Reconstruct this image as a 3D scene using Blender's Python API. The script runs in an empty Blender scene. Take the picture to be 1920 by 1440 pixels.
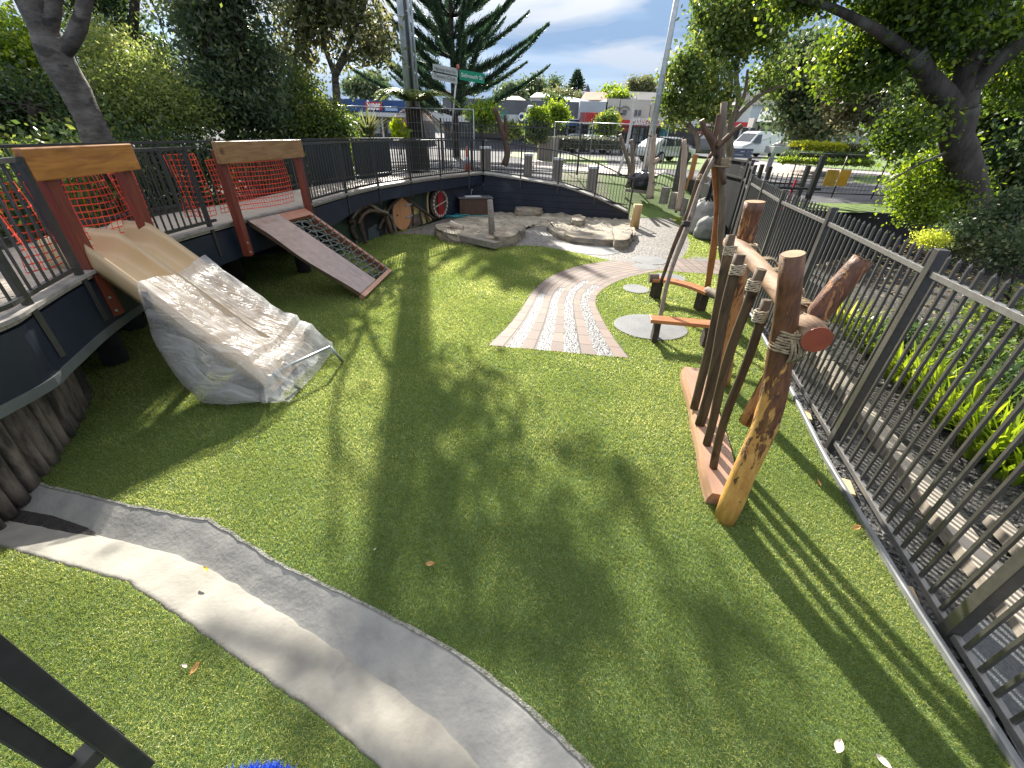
import bpy, math, random
import numpy as np
from mathutils import Vector, Matrix, noise as mnoise

sc = bpy.context.scene
col = sc.collection
R = math.radians

# ------------------------------------------------------------------ camera
PW, PH, FPX, EYE = 1920, 1440, 765.0, 2.6
_nad = np.array([920.2 - 960, -(1949.0 - 720), -FPX]); _nad /= np.linalg.norm(_nad)
_up = -_nad
_f = np.array([0, 0, -1.0]); _f = _f - _up * np.dot(_f, _up); _f /= np.linalg.norm(_f)
RW = np.array([np.cross(_f, _up), _f, _up])          # camera axes -> world axes
cam_d = bpy.data.cameras.new('camera'); cam = bpy.data.objects.new('camera', cam_d); col.objects.link(cam)
cam_d.sensor_width = 36; cam_d.lens = FPX / PW * 36; cam_d.clip_start = 0.05; cam_d.clip_end = 3000
m4 = Matrix.Identity(4)
for i in range(3):
    for j in range(3): m4[i][j] = float(RW[i][j])
m4.translation = Vector((0, 0, EYE)); cam.matrix_world = m4
sc.camera = cam

def ray(x, y): return RW @ np.array([x - 960.0, -(y - 720.0), -FPX])
def G(x, y, z=0.0):
    d = ray(x, y); t = (z - EYE) / d[2]; return (float(d[0] * t), float(d[1] * t), z)
def AT(x, y, Y):
    d = ray(x, y) * (Y / ray(x, y)[1]); return (float(d[0]), float(Y), float(d[2] + EYE))
def G2(x, y, z=0.0): return G(x, y, z)[:2]

# ------------------------------------------------------------------ light
SUN_AZ, SUN_EL = R(-11.3), R(31)
w = bpy.data.worlds.new('World'); sc.world = w; w.use_nodes = True
nt = w.node_tree; nt.nodes.clear(); N = nt.nodes.new; L = nt.links.new
out = N('ShaderNodeOutputWorld'); bg = N('ShaderNodeBackground'); bg.inputs[1].default_value = 0.115
sky = N('ShaderNodeTexSky'); sky.sky_type = 'NISHITA'; sky.sun_disc = False
sky.sun_elevation = SUN_EL; sky.sun_rotation = SUN_AZ; sky.air_density = 1.0; sky.dust_density = 0.6; sky.ozone_density = 1.6
tc = N('ShaderNodeTexCoord'); sep = N('ShaderNodeSeparateXYZ'); L(tc.outputs['Generated'], sep.inputs[0])
def wmath(op, a, b=None, c=None, clamp=False):
    n = N('ShaderNodeMath'); n.operation = op; n.use_clamp = clamp
    for i, v in enumerate((a, b, c)):
        if v is None: continue
        if isinstance(v, (int, float)): n.inputs[i].default_value = v
        else: L(v, n.inputs[i])
    return n.outputs[0]
# clouds: a layered deck projected on a plane overhead
den = wmath('ADD', wmath('MAXIMUM', sep.outputs[2], 0.0), 0.09)
comb = N('ShaderNodeCombineXYZ'); L(wmath('DIVIDE', sep.outputs[0], den), comb.inputs[0]); L(wmath('DIVIDE', sep.outputs[1], den), comb.inputs[1])
mp = N('ShaderNodeMapping'); mp.inputs['Rotation'].default_value = (0, 0, R(18)); mp.inputs['Scale'].default_value = (0.55, 0.8, 1); mp.inputs['Location'].default_value = (5.1, 0.4, 0)
L(comb.outputs[0], mp.inputs[0])
n1 = N('ShaderNodeTexNoise'); n1.inputs['Scale'].default_value = 0.8; n1.inputs['Detail'].default_value = 6; n1.inputs['Roughness'].default_value = 0.55; n1.inputs['Distortion'].default_value = 0.4
L(mp.outputs[0], n1.inputs['Vector'])
r1 = N('ShaderNodeValToRGB'); r1.color_ramp.elements[0].position = 0.46; r1.color_ramp.elements[1].position = 0.57; L(n1.outputs[0], r1.inputs[0])
n2 = N('ShaderNodeTexNoise'); n2.inputs['Scale'].default_value = 0.45; n2.inputs['Detail'].default_value = 4
L(mp.outputs[0], n2.inputs['Vector'])
r2 = N('ShaderNodeValToRGB'); r2.color_ramp.elements[0].position = 0.36; r2.color_ramp.elements[1].position = 0.62; L(n2.outputs[0], r2.inputs[0])
# slate blue bank low over the horizon
low = wmath('SUBTRACT', 1.0, wmath('DIVIDE', sep.outputs[2], 0.20, None, True), None, True)
mA = N('ShaderNodeMixRGB'); mA.inputs[2].default_value = (1.05, 1.55, 2.35, 1); L(wmath('ADD', wmath('MULTIPLY', r2.outputs[0], 0.3), 0.68), mA.inputs[0]); L(sky.outputs[0], mA.inputs[1])
mB = N('ShaderNodeMixRGB'); mB.inputs[2].default_value = (3.0, 3.1, 3.25, 1); L(wmath('MULTIPLY', r1.outputs[0], 0.9), mB.inputs[0]); L(mA.outputs[0], mB.inputs[1])
mC = N('ShaderNodeMixRGB'); mC.inputs[2].default_value = (0.78, 1.3, 2.2, 1); L(wmath('MULTIPLY', low, 0.9), mC.inputs[0]); L(mB.outputs[0], mC.inputs[1])
up = wmath('MULTIPLY', wmath('SUBTRACT', sep.outputs[2], 0.24), 2.6, None, True)   # unseen overhead sky lifted evenly as added fill light
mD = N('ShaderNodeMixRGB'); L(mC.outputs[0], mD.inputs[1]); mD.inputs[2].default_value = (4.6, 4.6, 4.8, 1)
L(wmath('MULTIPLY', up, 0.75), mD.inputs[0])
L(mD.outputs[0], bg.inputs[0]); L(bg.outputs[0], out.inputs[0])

sd = bpy.data.lights.new('sun', 'SUN'); sun = bpy.data.objects.new('sun', sd); col.objects.link(sun)
sd.energy = 5.0; sd.angle = R(0.55); sd.color = (1.0, 0.94, 0.83)
sdir = Vector((math.sin(SUN_AZ) * math.cos(SUN_EL), math.cos(SUN_AZ) * math.cos(SUN_EL), math.sin(SUN_EL)))
sun.rotation_euler = sdir.to_track_quat('Z', 'Y').to_euler(); sun.location = (0, 0, 30)
sc.view_settings.view_transform = 'Standard'; sc.view_settings.look = 'None'; sc.view_settings.exposure = 1.52; sc.view_settings.gamma = 1
sc.cycles.max_bounces = 8; sc.cycles.transparent_max_bounces = 24; sc.cycles.use_denoising = True
sc.cycles.caustics_reflective = False; sc.cycles.caustics_refractive = False

# ------------------------------------------------------------------ materials
MATS = {}
def new_mat(name):
    m = bpy.data.materials.new(name); m.use_nodes = True; t = m.node_tree; t.nodes.clear()
    return m, t
def mat(name, c1, c2=None, rough=0.7, metal=0.0, scale=8.0, stretch=(1, 1, 1), bump=0.0, bscale=None, detail=5, spec=0.5, contrast=(0.35, 0.65), spots=None, coat=0.0):
    """noise mix of two colours + bump, in object space"""
    if name in MATS: return MATS[name]
    m, t = new_mat(name); N = t.nodes.new; L = t.links.new
    o = N('ShaderNodeOutputMaterial'); b = N('ShaderNodeBsdfPrincipled'); L(b.outputs[0], o.inputs[0])
    b.inputs['Roughness'].default_value = rough; b.inputs['Metallic'].default_value = metal
    b.inputs['Specular IOR Level'].default_value = spec; b.inputs['Coat Weight'].default_value = coat
    tc = N('ShaderNodeTexCoord'); mp = N('ShaderNodeMapping'); mp.inputs['Scale'].default_value = stretch; L(tc.outputs['Object'], mp.inputs[0])
    n = N('ShaderNodeTexNoise'); n.inputs['Scale'].default_value = scale; n.inputs['Detail'].default_value = detail; n.inputs['Roughness'].default_value = 0.6; L(mp.outputs[0], n.inputs['Vector'])
    r = N('ShaderNodeValToRGB'); r.color_ramp.elements[0].position = contrast[0]; r.color_ramp.elements[1].position = contrast[1]
    c2 = c2 or tuple(x * 0.8 for x in c1)
    r.color_ramp.elements[0].color = (*c1, 1); r.color_ramp.elements[1].color = (*c2, 1); L(n.outputs[0], r.inputs[0])
    cur = r.outputs[0]
    if spots:
        sc_, lo, hi, cc = spots
        n3 = N('ShaderNodeTexNoise'); n3.inputs['Scale'].default_value = sc_; n3.inputs['Detail'].default_value = 3; L(mp.outputs[0], n3.inputs['Vector'])
        r3 = N('ShaderNodeValToRGB'); r3.color_ramp.elements[0].position = lo; r3.color_ramp.elements[1].position = hi; L(n3.outputs[0], r3.inputs[0])
        mx = N('ShaderNodeMixRGB'); L(r3.outputs[0], mx.inputs[0]); L(cur, mx.inputs[1]); mx.inputs[2].default_value = (*cc, 1); cur = mx.outputs[0]
    L(cur, b.inputs['Base Color'])
    if bump:
        n2 = N('ShaderNodeTexNoise'); n2.inputs['Scale'].default_value = bscale or scale * 3; n2.inputs['Detail'].default_value = 5; L(mp.outputs[0], n2.inputs['Vector'])
        bp = N('ShaderNodeBump'); bp.inputs['Strength'].default_value = bump; bp.inputs['Distance'].default_value = 0.02; L(n2.outputs[0], bp.inputs['Height']); L(bp.outputs[0], b.inputs['Normal'])
    MATS[name] = m
    return m
def wood(name, c1, c2, rough=0.6, scale=3.0, axis=0, knots=True, spec=0.4, coat=0.0, bump=0.25, knotc=None):
    if name in MATS: return MATS[name]
    m, t = new_mat(name); N = t.nodes.new; L = t.links.new
    o = N('ShaderNodeOutputMaterial'); b = N('ShaderNodeBsdfPrincipled'); L(b.outputs[0], o.inputs[0])
    b.inputs['Roughness'].default_value = rough; b.inputs['Specular IOR Level'].default_value = spec; b.inputs['Coat Weight'].default_value = coat
    tc = N('ShaderNodeTexCoord'); mp = N('ShaderNodeMapping'); s = [9, 9, 9]; s[axis] = 0.9; mp.inputs['Scale'].default_value = s; L(tc.outputs['Object'], mp.inputs[0])
    n = N('ShaderNodeTexNoise'); n.inputs['Scale'].default_value = scale; n.inputs['Detail'].default_value = 7; n.inputs['Roughness'].default_value = 0.65; n.inputs['Distortion'].default_value = 0.9; L(mp.outputs[0], n.inputs['Vector'])
    r = N('ShaderNodeValToRGB'); r.color_ramp.elements[0].position = 0.33; r.color_ramp.elements[1].position = 0.68
    r.color_ramp.elements[0].color = (*c2, 1); r.color_ramp.elements[1].color = (*c1, 1); L(n.outputs[0], r.inputs[0])
    cur = r.outputs[0]
    if knots:
        v = N('ShaderNodeTexVoronoi'); v.inputs['Scale'].default_value = 2.6; L(tc.outputs['Object'], v.inputs['Vector'])
        rk = N('ShaderNodeValToRGB'); rk.color_ramp.elements[0].position = 0.03; rk.color_ramp.elements[0].color = (1, 1, 1, 1); rk.color_ramp.elements[1].position = 0.16; rk.color_ramp.elements[1].color = (0, 0, 0, 1); L(v.outputs[0], rk.inputs[0])
        mx = N('ShaderNodeMixRGB'); L(rk.outputs[0], mx.inputs[0]); L(cur, mx.inputs[1]); mx.inputs[2].default_value = (*(knotc or tuple(x * 0.3 for x in c2)), 1); cur = mx.outputs[0]
    L(cur, b.inputs['Base Color'])
    bp = N('ShaderNodeBump'); bp.inputs['Strength'].default_value = bump; bp.inputs['Distance'].default_value = 0.01; L(n.outputs[0], bp.inputs['Height']); L(bp.outputs[0], b.inputs['Normal'])
    MATS[name] = m
    return m
def leafmat(name, ca, cb, cc=None, trans=0.45, rough=0.45):
    """leaf: colour varies per leaf, part of the light passes through"""
    if name in MATS: return MATS[name]
    m, t = new_mat(name); N = t.nodes.new; L = t.links.new
    o = N('ShaderNodeOutputMaterial'); b = N('ShaderNodeBsdfPrincipled'); tr = N('ShaderNodeBsdfTranslucent'); mx = N('ShaderNodeMixShader')
    g = N('ShaderNodeNewGeometry'); r = N('ShaderNodeValToRGB'); e = r.color_ramp.elements
    e[0].color = (*ca, 1); e[1].color = (*cb, 1)
    if cc: q = e.new(0.85); q.color = (*cb, 1); e[-1].color = (*cc, 1)
    tc = N('ShaderNodeTexCoord'); n = N('ShaderNodeTexNoise'); n.inputs['Scale'].default_value = 0.9; n.inputs['Detail'].default_value = 2; L(tc.outputs['Object'], n.inputs['Vector'])
    ad = N('ShaderNodeMath'); ad.operation = 'MULTIPLY_ADD'; L(n.outputs[0], ad.inputs[0]); ad.inputs[1].default_value = 1.1; ad.inputs[2].default_value = -0.55
    a2 = N('ShaderNodeMath'); a2.operation = 'ADD'; L(g.outputs['Random Per Island'], a2.inputs[0]); L(ad.outputs[0], a2.inputs[1]); a2.use_clamp = True
    L(a2.outputs[0], r.inputs[0]); L(r.outputs[0], b.inputs['Base Color'])
    hs = N('ShaderNodeHueSaturation'); hs.inputs['Hue'].default_value = 0.48; hs.inputs['Saturation'].default_value = 1.1; hs.inputs['Value'].default_value = 2.5; L(r.outputs[0], hs.inputs['Color']); L(hs.outputs[0], tr.inputs[0])
    b.inputs['Roughness'].default_value = rough; b.inputs['Specular IOR Level'].default_value = 0.5
    mx.inputs[0].default_value = trans; L(b.outputs[0], mx.inputs[1]); L(tr.outputs[0], mx.inputs[2]); L(mx.outputs[0], o.inputs[0])
    MATS[name] = m
    return m

RAILG = mat('sunlit_rail_grey', (0.13, 0.128, 0.12), (0.17, 0.165, 0.155), 0.38, 0.2, 20, spec=0.6)  # rail coat made paler; sunlight on the rails is in the colour
BLACK = mat('black_powder_coat', (0.022, 0.023, 0.024), (0.035, 0.035, 0.035), 0.38, 0.0, 20, spec=0.6)
DKGREY = mat('dark_grey_powder_coat', (0.05, 0.048, 0.044), (0.07, 0.067, 0.06), 0.36, 0.2, 20, spec=0.7)
NAVY = mat('navy_paint', (0.006, 0.011, 0.024), (0.012, 0.018, 0.034), 0.42, 0, 3, spots=(1.2, .6, .8, (0.03, 0.045, 0.06)))
GALV = mat('galvanised_steel', (0.42, 0.46, 0.48), (0.30, 0.34, 0.36), 0.42, 0.6, 5)
BARK = mat('grey_bark', (0.15, 0.135, 0.12), (0.06, 0.052, 0.045), 0.9, 0, 4, (1, 1, 1.6), 0.9, 14, spots=(3.5, .56, .62, (0.045, 0.04, 0.035)))
DBARK = mat('dark_bark', (0.05, 0.036, 0.028), (0.02, 0.014, 0.012), 0.95, 0, 6, (1, 1, .3), .7, 18)
GLASS = mat('dark_window', (0.02, 0.028, 0.035), (0.05, 0.06, 0.07), 0.08, 0, 2, spec=0.9)
WHITE = mat('white_paint', (0.62, 0.64, 0.66), (0.52, 0.54, 0.56), 0.45, 0, 3)
ROPE = mat('manila_rope', (0.42, 0.34, 0.22), (0.20, 0.15, 0.09), 0.85, 0, 30, (1, 1, 1), 0.6, 90)
LEAF_Y = leafmat('yellow_green_leaves', (0.055, 0.11, 0.015), (0.16, 0.24, 0.03), (0.25, 0.30, 0.05))
LEAF_M = leafmat('mid_green_leaves', (0.035, 0.07, 0.018), (0.11, 0.16, 0.035), (0.24, 0.27, 0.06))
LEAF_D = leafmat('dark_green_leaves', (0.018, 0.04, 0.016), (0.055, 0.095, 0.03), (0.17, 0.20, 0.05), 0.4)
LEAF_O = leafmat('olive_leaves', (0.05, 0.07, 0.03), (0.12, 0.13, 0.055), (0.2, 0.19, 0.09), 0.4)
LEAF_B = leafmat('blue_green_leaves', (0.03, 0.055, 0.028), (0.075, 0.11, 0.05), (0.18, 0.20, 0.09), 0.4)
LEAF_N = leafmat('needle_foliage', (0.016, 0.04, 0.022), (0.035, 0.075, 0.035), (0.07, 0.11, 0.05), 0.25)
LEAF_F = leafmat('flax_blades', (0.07, 0.125, 0.015), (0.17, 0.235, 0.03), (0.32, 0.31, 0.07), 0.5, .35)

# ------------------------------------------------------------------ mesh helpers
class MB:
    def __init__(s): s.v = []; s.f = []; s.sm = []
    def add(s, vs, fs, smooth=False):
        o = len(s.v); s.v += [tuple(map(float, p)) for p in vs]
        for f in fs: s.f.append(tuple(i + o for i in f)); s.sm.append(smooth)
    def box(s, c, d, rz=0.0, taper=1.0):
        x, y, z = d[0] / 2, d[1] / 2, d[2] / 2; ca, sa = math.cos(rz), math.sin(rz); vs = []
        for sz in (-1, 1):
            k = taper if sz > 0 else 1.0
            for sx, sy in ((-1, -1), (1, -1), (1, 1), (-1, 1)):
                a, b = sx * x * k, sy * y * k; vs.append((c[0] + a * ca - b * sa, c[1] + a * sa + b * ca, c[2] + sz * z))
        s.add(vs, [(3, 2, 1, 0), (4, 5, 6, 7), (0, 1, 5, 4), (1, 2, 6, 5), (2, 3, 7, 6), (3, 0, 4, 7)])
    def bar(s, p, q, w, h, up=(0, 0, 1)):
        p, q = Vector(p), Vector(q); d = (q - p)
        if d.length < 1e-6: return
        d.normalize(); u = Vector(up)
        if abs(d.dot(u)) > 0.98: u = Vector((0, 1, 0))
        a = d.cross(u).normalized() * (w / 2); b = a.cross(d).normalized() * (h / 2)
        vs = [p - a - b, p + a - b, p + a + b, p - a + b, q - a - b, q + a - b, q + a + b, q - a + b]
        s.add(vs, [(0, 1, 2, 3), (7, 6, 5, 4), (4, 5, 1, 0), (5, 6, 2, 1), (6, 7, 3, 2), (7, 4, 0, 3)])
    def tube(s, pts, rads, n=8, smooth=True, caps=True, wob=0.0, seed=0, wf=2.5):
        pts = [Vector(p) for p in pts]
        if isinstance(rads, (int, float)): rads = [rads] * len(pts)
        vs = []; fs = []; prev = None
        for i, p in enumerate(pts):
            d = (pts[min(i + 1, len(pts) - 1)] - pts[max(i - 1, 0)])
            d = d.normalized() if d.length > 1e-9 else Vector((0, 0, 1))
            if prev is None:
                a = d.orthogonal().normalized()
            else:
                a = (prev - d * prev.dot(d)); a = a.normalized() if a.length > 1e-6 else d.orthogonal().normalized()
            prev = a; b = d.cross(a)
            for k in range(n):
                t = 2 * math.pi * k / n; dv = a * math.cos(t) + b * math.sin(t); r = rads[i]
                if wob: r *= 1 + wob * mnoise.noise((p + dv * r) * wf + Vector((seed * 7.3, seed, 0)))
                vs.append(p + dv * r)
        for i in range(len(pts) - 1):
            for k in range(n):
                k2 = (k + 1) % n; fs.append((i * n + k, i * n + k2, (i + 1) * n + k2, (i + 1) * n + k))
        s.add(vs, fs, smooth)
        if caps:
            o = len(s.v) - len(vs)
            s.f.append(tuple(o + k for k in reversed(range(n)))); s.sm.append(False)
            s.f.append(tuple(o + (len(pts) - 1) * n + k for k in range(n))); s.sm.append(False)
    def prism(s, poly, z0, z1):
        n = len(poly)
        a = sum(poly[i][0] * poly[(i + 1) % n][1] - poly[(i + 1) % n][0] * poly[i][1] for i in range(n))
        if a < 0: poly = poly[::-1]
        vs = [(x, y, z0) for x, y in poly] + [(x, y, z1) for x, y in poly]
        s.add(vs, [tuple(reversed(range(n))), tuple(range(n, 2 * n))] + [(i, (i + 1) % n, n + (i + 1) % n, n + i) for i in range(n)])
    def extrude(s, poly3, vec):
        n = len(poly3); v = Vector(vec); a = [Vector(p) for p in poly3]
        s.add(a + [p + v for p in a], [tuple(range(n)), tuple(reversed(range(n, 2 * n)))] + [((i + 1) % n, i, n + i, n + (i + 1) % n) for i in range(n)])
    def sheet(s, poly, z): s.add([(p[0], p[1], p[2] if len(p) > 2 and z is None else z) for p in poly], [tuple(range(len(poly)))])
    def grid(s, rows, smooth=True, close=False):
        n = len(rows[0]); vs = [p for r in rows for p in r]; fs = []
        for i in range(len(rows) - 1):
            for k in range(n - (0 if close else 1)):
                k2 = (k + 1) % n; fs.append((i * n + k, i * n + k2, (i + 1) * n + k2, (i + 1) * n + k))
        s.add(vs, fs, smooth)
    def ellip(s, c, r, nu=14, nv=9, amp=0.0, seed=0, fr=2.0):
        rows = []
        for j in range(nv + 1):
            th = math.pi * j / nv; row = []
            for i in range(nu):
                ph = 2 * math.pi * i / nu; d = Vector((math.sin(th) * math.cos(ph), math.sin(th) * math.sin(ph), math.cos(th)))
                k = 1 + (amp * mnoise.noise(d * fr + Vector((seed * 3.1, seed, 0))) if amp else 0)
                row.append((c[0] + d.x * r[0] * k, c[1] + d.y * r[1] * k, c[2] + d.z * r[2] * k))
            rows.append(row)
        s.grid(rows[::-1], True, True)
    def build(s, name, m, parent=None, bevel=0.0, fix=False):
        me = bpy.data.meshes.new(name); me.from_pydata(s.v, [], s.f); me.polygons.foreach_set('use_smooth', s.sm)
        me.materials.append(m); me.update()
        if fix:
            import bmesh
            bm = bmesh.new(); bm.from_mesh(me); bmesh.ops.recalc_face_normals(bm, faces=bm.faces); bm.to_mesh(me); bm.free()
        o = bpy.data.objects.new(name, me); col.objects.link(o)
        if parent:
            o.parent = parent
            o.matrix_parent_inverse = parent.matrix_world.inverted() if parent.type != 'EMPTY' else Matrix.Translation(-parent.location)
        if bevel:
            b = o.modifiers.new('bevel', 'BEVEL'); b.width = bevel; b.segments = 2; b.limit_method = 'ANGLE'; b.angle_limit = R(35)
        return o

def tag(o, label=None, cat=None, group=None, kind=None):
    if label: o['label'] = label
    if cat: o['category'] = cat
    if group: o['group'] = group
    if kind: o['kind'] = kind
    return o
def empty(name, loc, label, cat, group=None):
    o = bpy.data.objects.new(name, None); o.location = loc; o.empty_display_size = 0.2; col.objects.link(o)
    return tag(o, label, cat, group)
def struct(name, mb, m, label=None):
    return tag(mb.build(name, m), label, None, None, 'structure')
def npmesh(name, verts, faces, m, parent=None, smooth=False):
    """fast mesh from numpy arrays; faces (n,k)"""
    me = bpy.data.meshes.new(name); nf, k = faces.shape
    me.vertices.add(len(verts)); me.vertices.foreach_set('co', verts.astype(np.float32).ravel())
    me.loops.add(nf * k); me.loops.foreach_set('vertex_index', faces.astype(np.int32).ravel())
    me.polygons.add(nf); me.polygons.foreach_set('loop_start', np.arange(0, nf * k, k, dtype=np.int32))
    try: me.polygons.foreach_set('loop_total', np.full(nf, k, dtype=np.int32))
    except Exception: pass
    me.polygons.foreach_set('use_smooth', np.full(nf, smooth)); me.materials.append(m); me.update(calc_edges=True); me.validate()
    o = bpy.data.objects.new(name, me); col.objects.link(o)
    if parent: o.parent = parent; o.matrix_parent_inverse = Matrix.Translation(-parent.location)
    return o
def smooth_poly(pts, k=6, closed=True):
    P = [np.array(p, float) for p in pts]; n = len(P); o = []
    for i in range(n if closed else n - 1):
        a, b, c, d = (P[(i - 1) % n], P[i], P[(i + 1) % n], P[(i + 2) % n]) if closed else (P[max(i - 1, 0)], P[i], P[i + 1], P[min(i + 2, n - 1)])
        for t in np.linspace(0, 1, k, endpoint=False):
            o.append(0.5 * ((2 * b) + (-a + c) * t + (2 * a - 5 * b + 4 * c - d) * t * t + (-a + 3 * b - 3 * c + d) * t ** 3))
    if not closed: o.append(P[-1])
    return [tuple(p) for p in o]
def resample(pts, step):
    P = [np.array(p, float) for p in pts]; o = [P[0]]; acc = 0.0
    for a, b in zip(P, P[1:]):
        Ls = np.linalg.norm(b - a); t = step - acc
        while t <= Ls: o.append(a + (b - a) * t / Ls); t += step
        acc = (acc + Ls) % step if Ls else acc
        acc = Ls - (t - step)
    return [tuple(p) for p in o]
def inside(X, Y, poly):
    r = np.zeros(X.shape, bool); n = len(poly); j = n - 1
    for i in range(n):
        xi, yi = poly[i][:2]; xj, yj = poly[j][:2]
        c = ((yi > Y) != (yj > Y)) & (X < (xj - xi) * (Y - yi) / (yj - yi + 1e-12) + xi); r ^= c; j = i
    return r
def text_mesh(txt, size, m, name='lettering', parent=None, loc=(0, 0, 0), rz=0.0, depth=0.01, rx=math.pi / 2, bold=0.0, sx=1.0, width=None):
    cu = bpy.data.curves.new('t', 'FONT'); cu.body = txt; cu.size = size; cu.extrude = depth; cu.align_x = 'CENTER'; cu.align_y = 'CENTER'; cu.offset = bold
    to = bpy.data.objects.new('t', cu); col.objects.link(to); bpy.context.view_layer.update()
    me = bpy.data.meshes.new_from_object(to.evaluated_get(bpy.context.evaluated_depsgraph_get()))
    bpy.data.objects.remove(to); bpy.data.curves.remove(cu)
    if width:
        xs = [v.co.x for v in me.vertices]; sx = width / max(1e-6, max(xs) - min(xs))
    M = Matrix.Translation(loc) @ Matrix.Rotation(rz, 4, 'Z') @ Matrix.Rotation(rx, 4, 'X') @ Matrix.Diagonal((sx, 1, 1, 1))
    me.transform(M); me.materials.clear(); me.materials.append(m); me.name = name
    o = bpy.data.objects.new(name, me); col.objects.link(o)
    if parent: o.parent = parent; o.matrix_parent_inverse = parent.matrix_world.inverted() if parent.type != 'EMPTY' else Matrix.Translation(-parent.location)
    return o
def flat(name, c, rough=0.5): return mat(name, c, tuple(x * 0.93 for x in c), rough, 0, 6)

def leaves(name, blobs, count, size, m, parent=None, seed=0, clump=14, cr=0.28, shell=0.45, elong=1.9, droop=0.0):
    """many leaf-sized faces gathered in clumps through ellipsoid volumes (x,y,z,rx,ry,rz)"""
    rng = np.random.default_rng(seed); B = np.array(blobs, float); vol = B[:, 3] * B[:, 4] * B[:, 5]; pr = vol ** 0.8; pr /= pr.sum()
    nc = max(1, count // clump); which = rng.choice(len(B), nc, p=pr)
    d = rng.normal(size=(nc, 3)); d /= np.linalg.norm(d, axis=1)[:, None]
    rad = (shell + (1 - shell) * rng.random(nc)) ** 0.8 * (0.86 + 0.28 * rng.random(nc)); c = B[which, :3] + d * B[which, 3:6] * rad[:, None]
    c = np.repeat(c, clump, 0); sp = cr * (0.6 + 0.8 * np.repeat(rng.random(nc), clump))[:, None]
    p = c + rng.normal(size=c.shape) * sp * np.array([1, 1, 0.7]); n = len(p)
    a = rng.normal(size=(n, 3)); a[:, 2] -= droop; a /= np.linalg.norm(a, axis=1)[:, None]
    b = rng.normal(size=(n, 3)); b[:, 2] *= 0.6; b = np.cross(a, b); b /= np.linalg.norm(b, axis=1)[:, None] + 1e-9
    s = size * (0.6 + 0.8 * rng.random(n))[:, None]; a = a * s * elong / 2; b = b * s / 2
    V = np.stack([p - a, p + b - a * 0.1, p + a, p - b - a * 0.1], 1).reshape(-1, 3)
    return npmesh(name, V, np.arange(n * 4).reshape(n, 4), m, parent)
# ================================================================== GROUND
GREY = mat('grey_concrete', (0.27, 0.265, 0.245), (0.20, 0.20, 0.19), 0.9, 0, 5, bump=0.22, bscale=34, spots=(5, .58, .74, (0.20, 0.195, 0.18)))
PALE = mat('pale_concrete', (0.27, 0.258, 0.225), (0.20, 0.19, 0.165), 0.9, 0, 4.0, bump=0.3, bscale=34, spots=(7, .62, .72, (0.22, 0.205, 0.18)))
ASPH = mat('asphalt', (0.12, 0.12, 0.13), (0.08, 0.08, 0.085), 0.9, 0, 1.2, bump=0.2, bscale=60, spec=.12, spots=(0.35, .45, .7, (0.17, 0.17, 0.175)))
SOIL = mat('dark_soil', (0.055, 0.045, 0.035), (0.02, 0.018, 0.015), 0.95, 0, 6, bump=0.8, bscale=22)
TURFB = mat('turf_backing', (0.10, 0.165, 0.05), (0.07, 0.12, 0.035), 0.9, 0, 60, bump=0.6, bscale=220)
LAWN = mat('mown_lawn', (0.13, 0.20, 0.03), (0.08, 0.13, 0.025), 0.8, 0, 1.5, bump=0.6, bscale=30, spots=(8, .5, .8, (0.2, 0.27, 0.05)))
SAND = mat('wet_sand', (0.33, 0.295, 0.225), (0.16, 0.145, 0.115), 0.9, 0, 7, bump=1.0, bscale=11, spots=(1.3, .5, .65, (0.40, 0.35, 0.27)))
PAVE = mat('pinkish_paving', (0.45, 0.38, 0.34), (0.36, 0.31, 0.28), 0.8, 0, 2, bump=0.1)

def pebblemat(name, a, b, c, scale):
    m, t = new_mat(name); N = t.nodes.new; L = t.links.new
    o = N('ShaderNodeOutputMaterial'); p = N('ShaderNodeBsdfPrincipled'); L(p.outputs[0], o.inputs[0]); p.inputs['Roughness'].default_value = 0.6
    tc = N('ShaderNodeTexCoord'); v = N('ShaderNodeTexVoronoi'); v.inputs['Scale'].default_value = scale; L(tc.outputs['Object'], v.inputs['Vector'])
    r = N('ShaderNodeValToRGB'); e = r.color_ramp.elements; e[0].color = (*a, 1); e[1].color = (*c, 1); q = e.new(0.45); q.color = (*b, 1); r.color_ramp.interpolation = 'LINEAR'
    sx = N('ShaderNodeSeparateXYZ'); L(v.outputs['Color'], sx.inputs[0]); L(sx.outputs[0], r.inputs[0])
    n = N('ShaderNodeTexNoise'); n.inputs['Scale'].default_value = 1.1; n.inputs['Detail'].default_value = 3; L(tc.outputs['Object'], n.inputs['Vector'])
    ov = N('ShaderNodeMixRGB'); ov.blend_type = 'MULTIPLY'; ov.inputs[0].default_value = 0.5; L(r.outputs[0], ov.inputs[1]); rr = N('ShaderNodeValToRGB'); rr.color_ramp.elements[0].color = (.7, .68, .66, 1); rr.color_ramp.elements[0].position = .35; rr.color_ramp.elements[1].position = .6; L(n.outputs[0], rr.inputs[0]); L(rr.outputs[0], ov.inputs[2])
    L(ov.outputs[0], p.inputs['Base Color'])
    bp = N('ShaderNodeBump'); bp.inputs['Strength'].default_value = 0.8; bp.inputs['Distance'].default_value = 0.01; bp.invert = True; L(v.outputs['Distance'], bp.inputs['Height']); L(bp.outputs[0], p.inputs['Normal'])
    MATS[name] = m
    return m
PEB_W = pebblemat('white_pebble', (0.02, 0.022, 0.027), (0.08, 0.083, 0.09), (0.26, 0.26, 0.26), 36)
PEB_G = pebblemat('exposed_aggregate', (0.035, 0.033, 0.03), (0.13, 0.118, 0.105), (0.24, 0.22, 0.195), 30)

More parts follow.
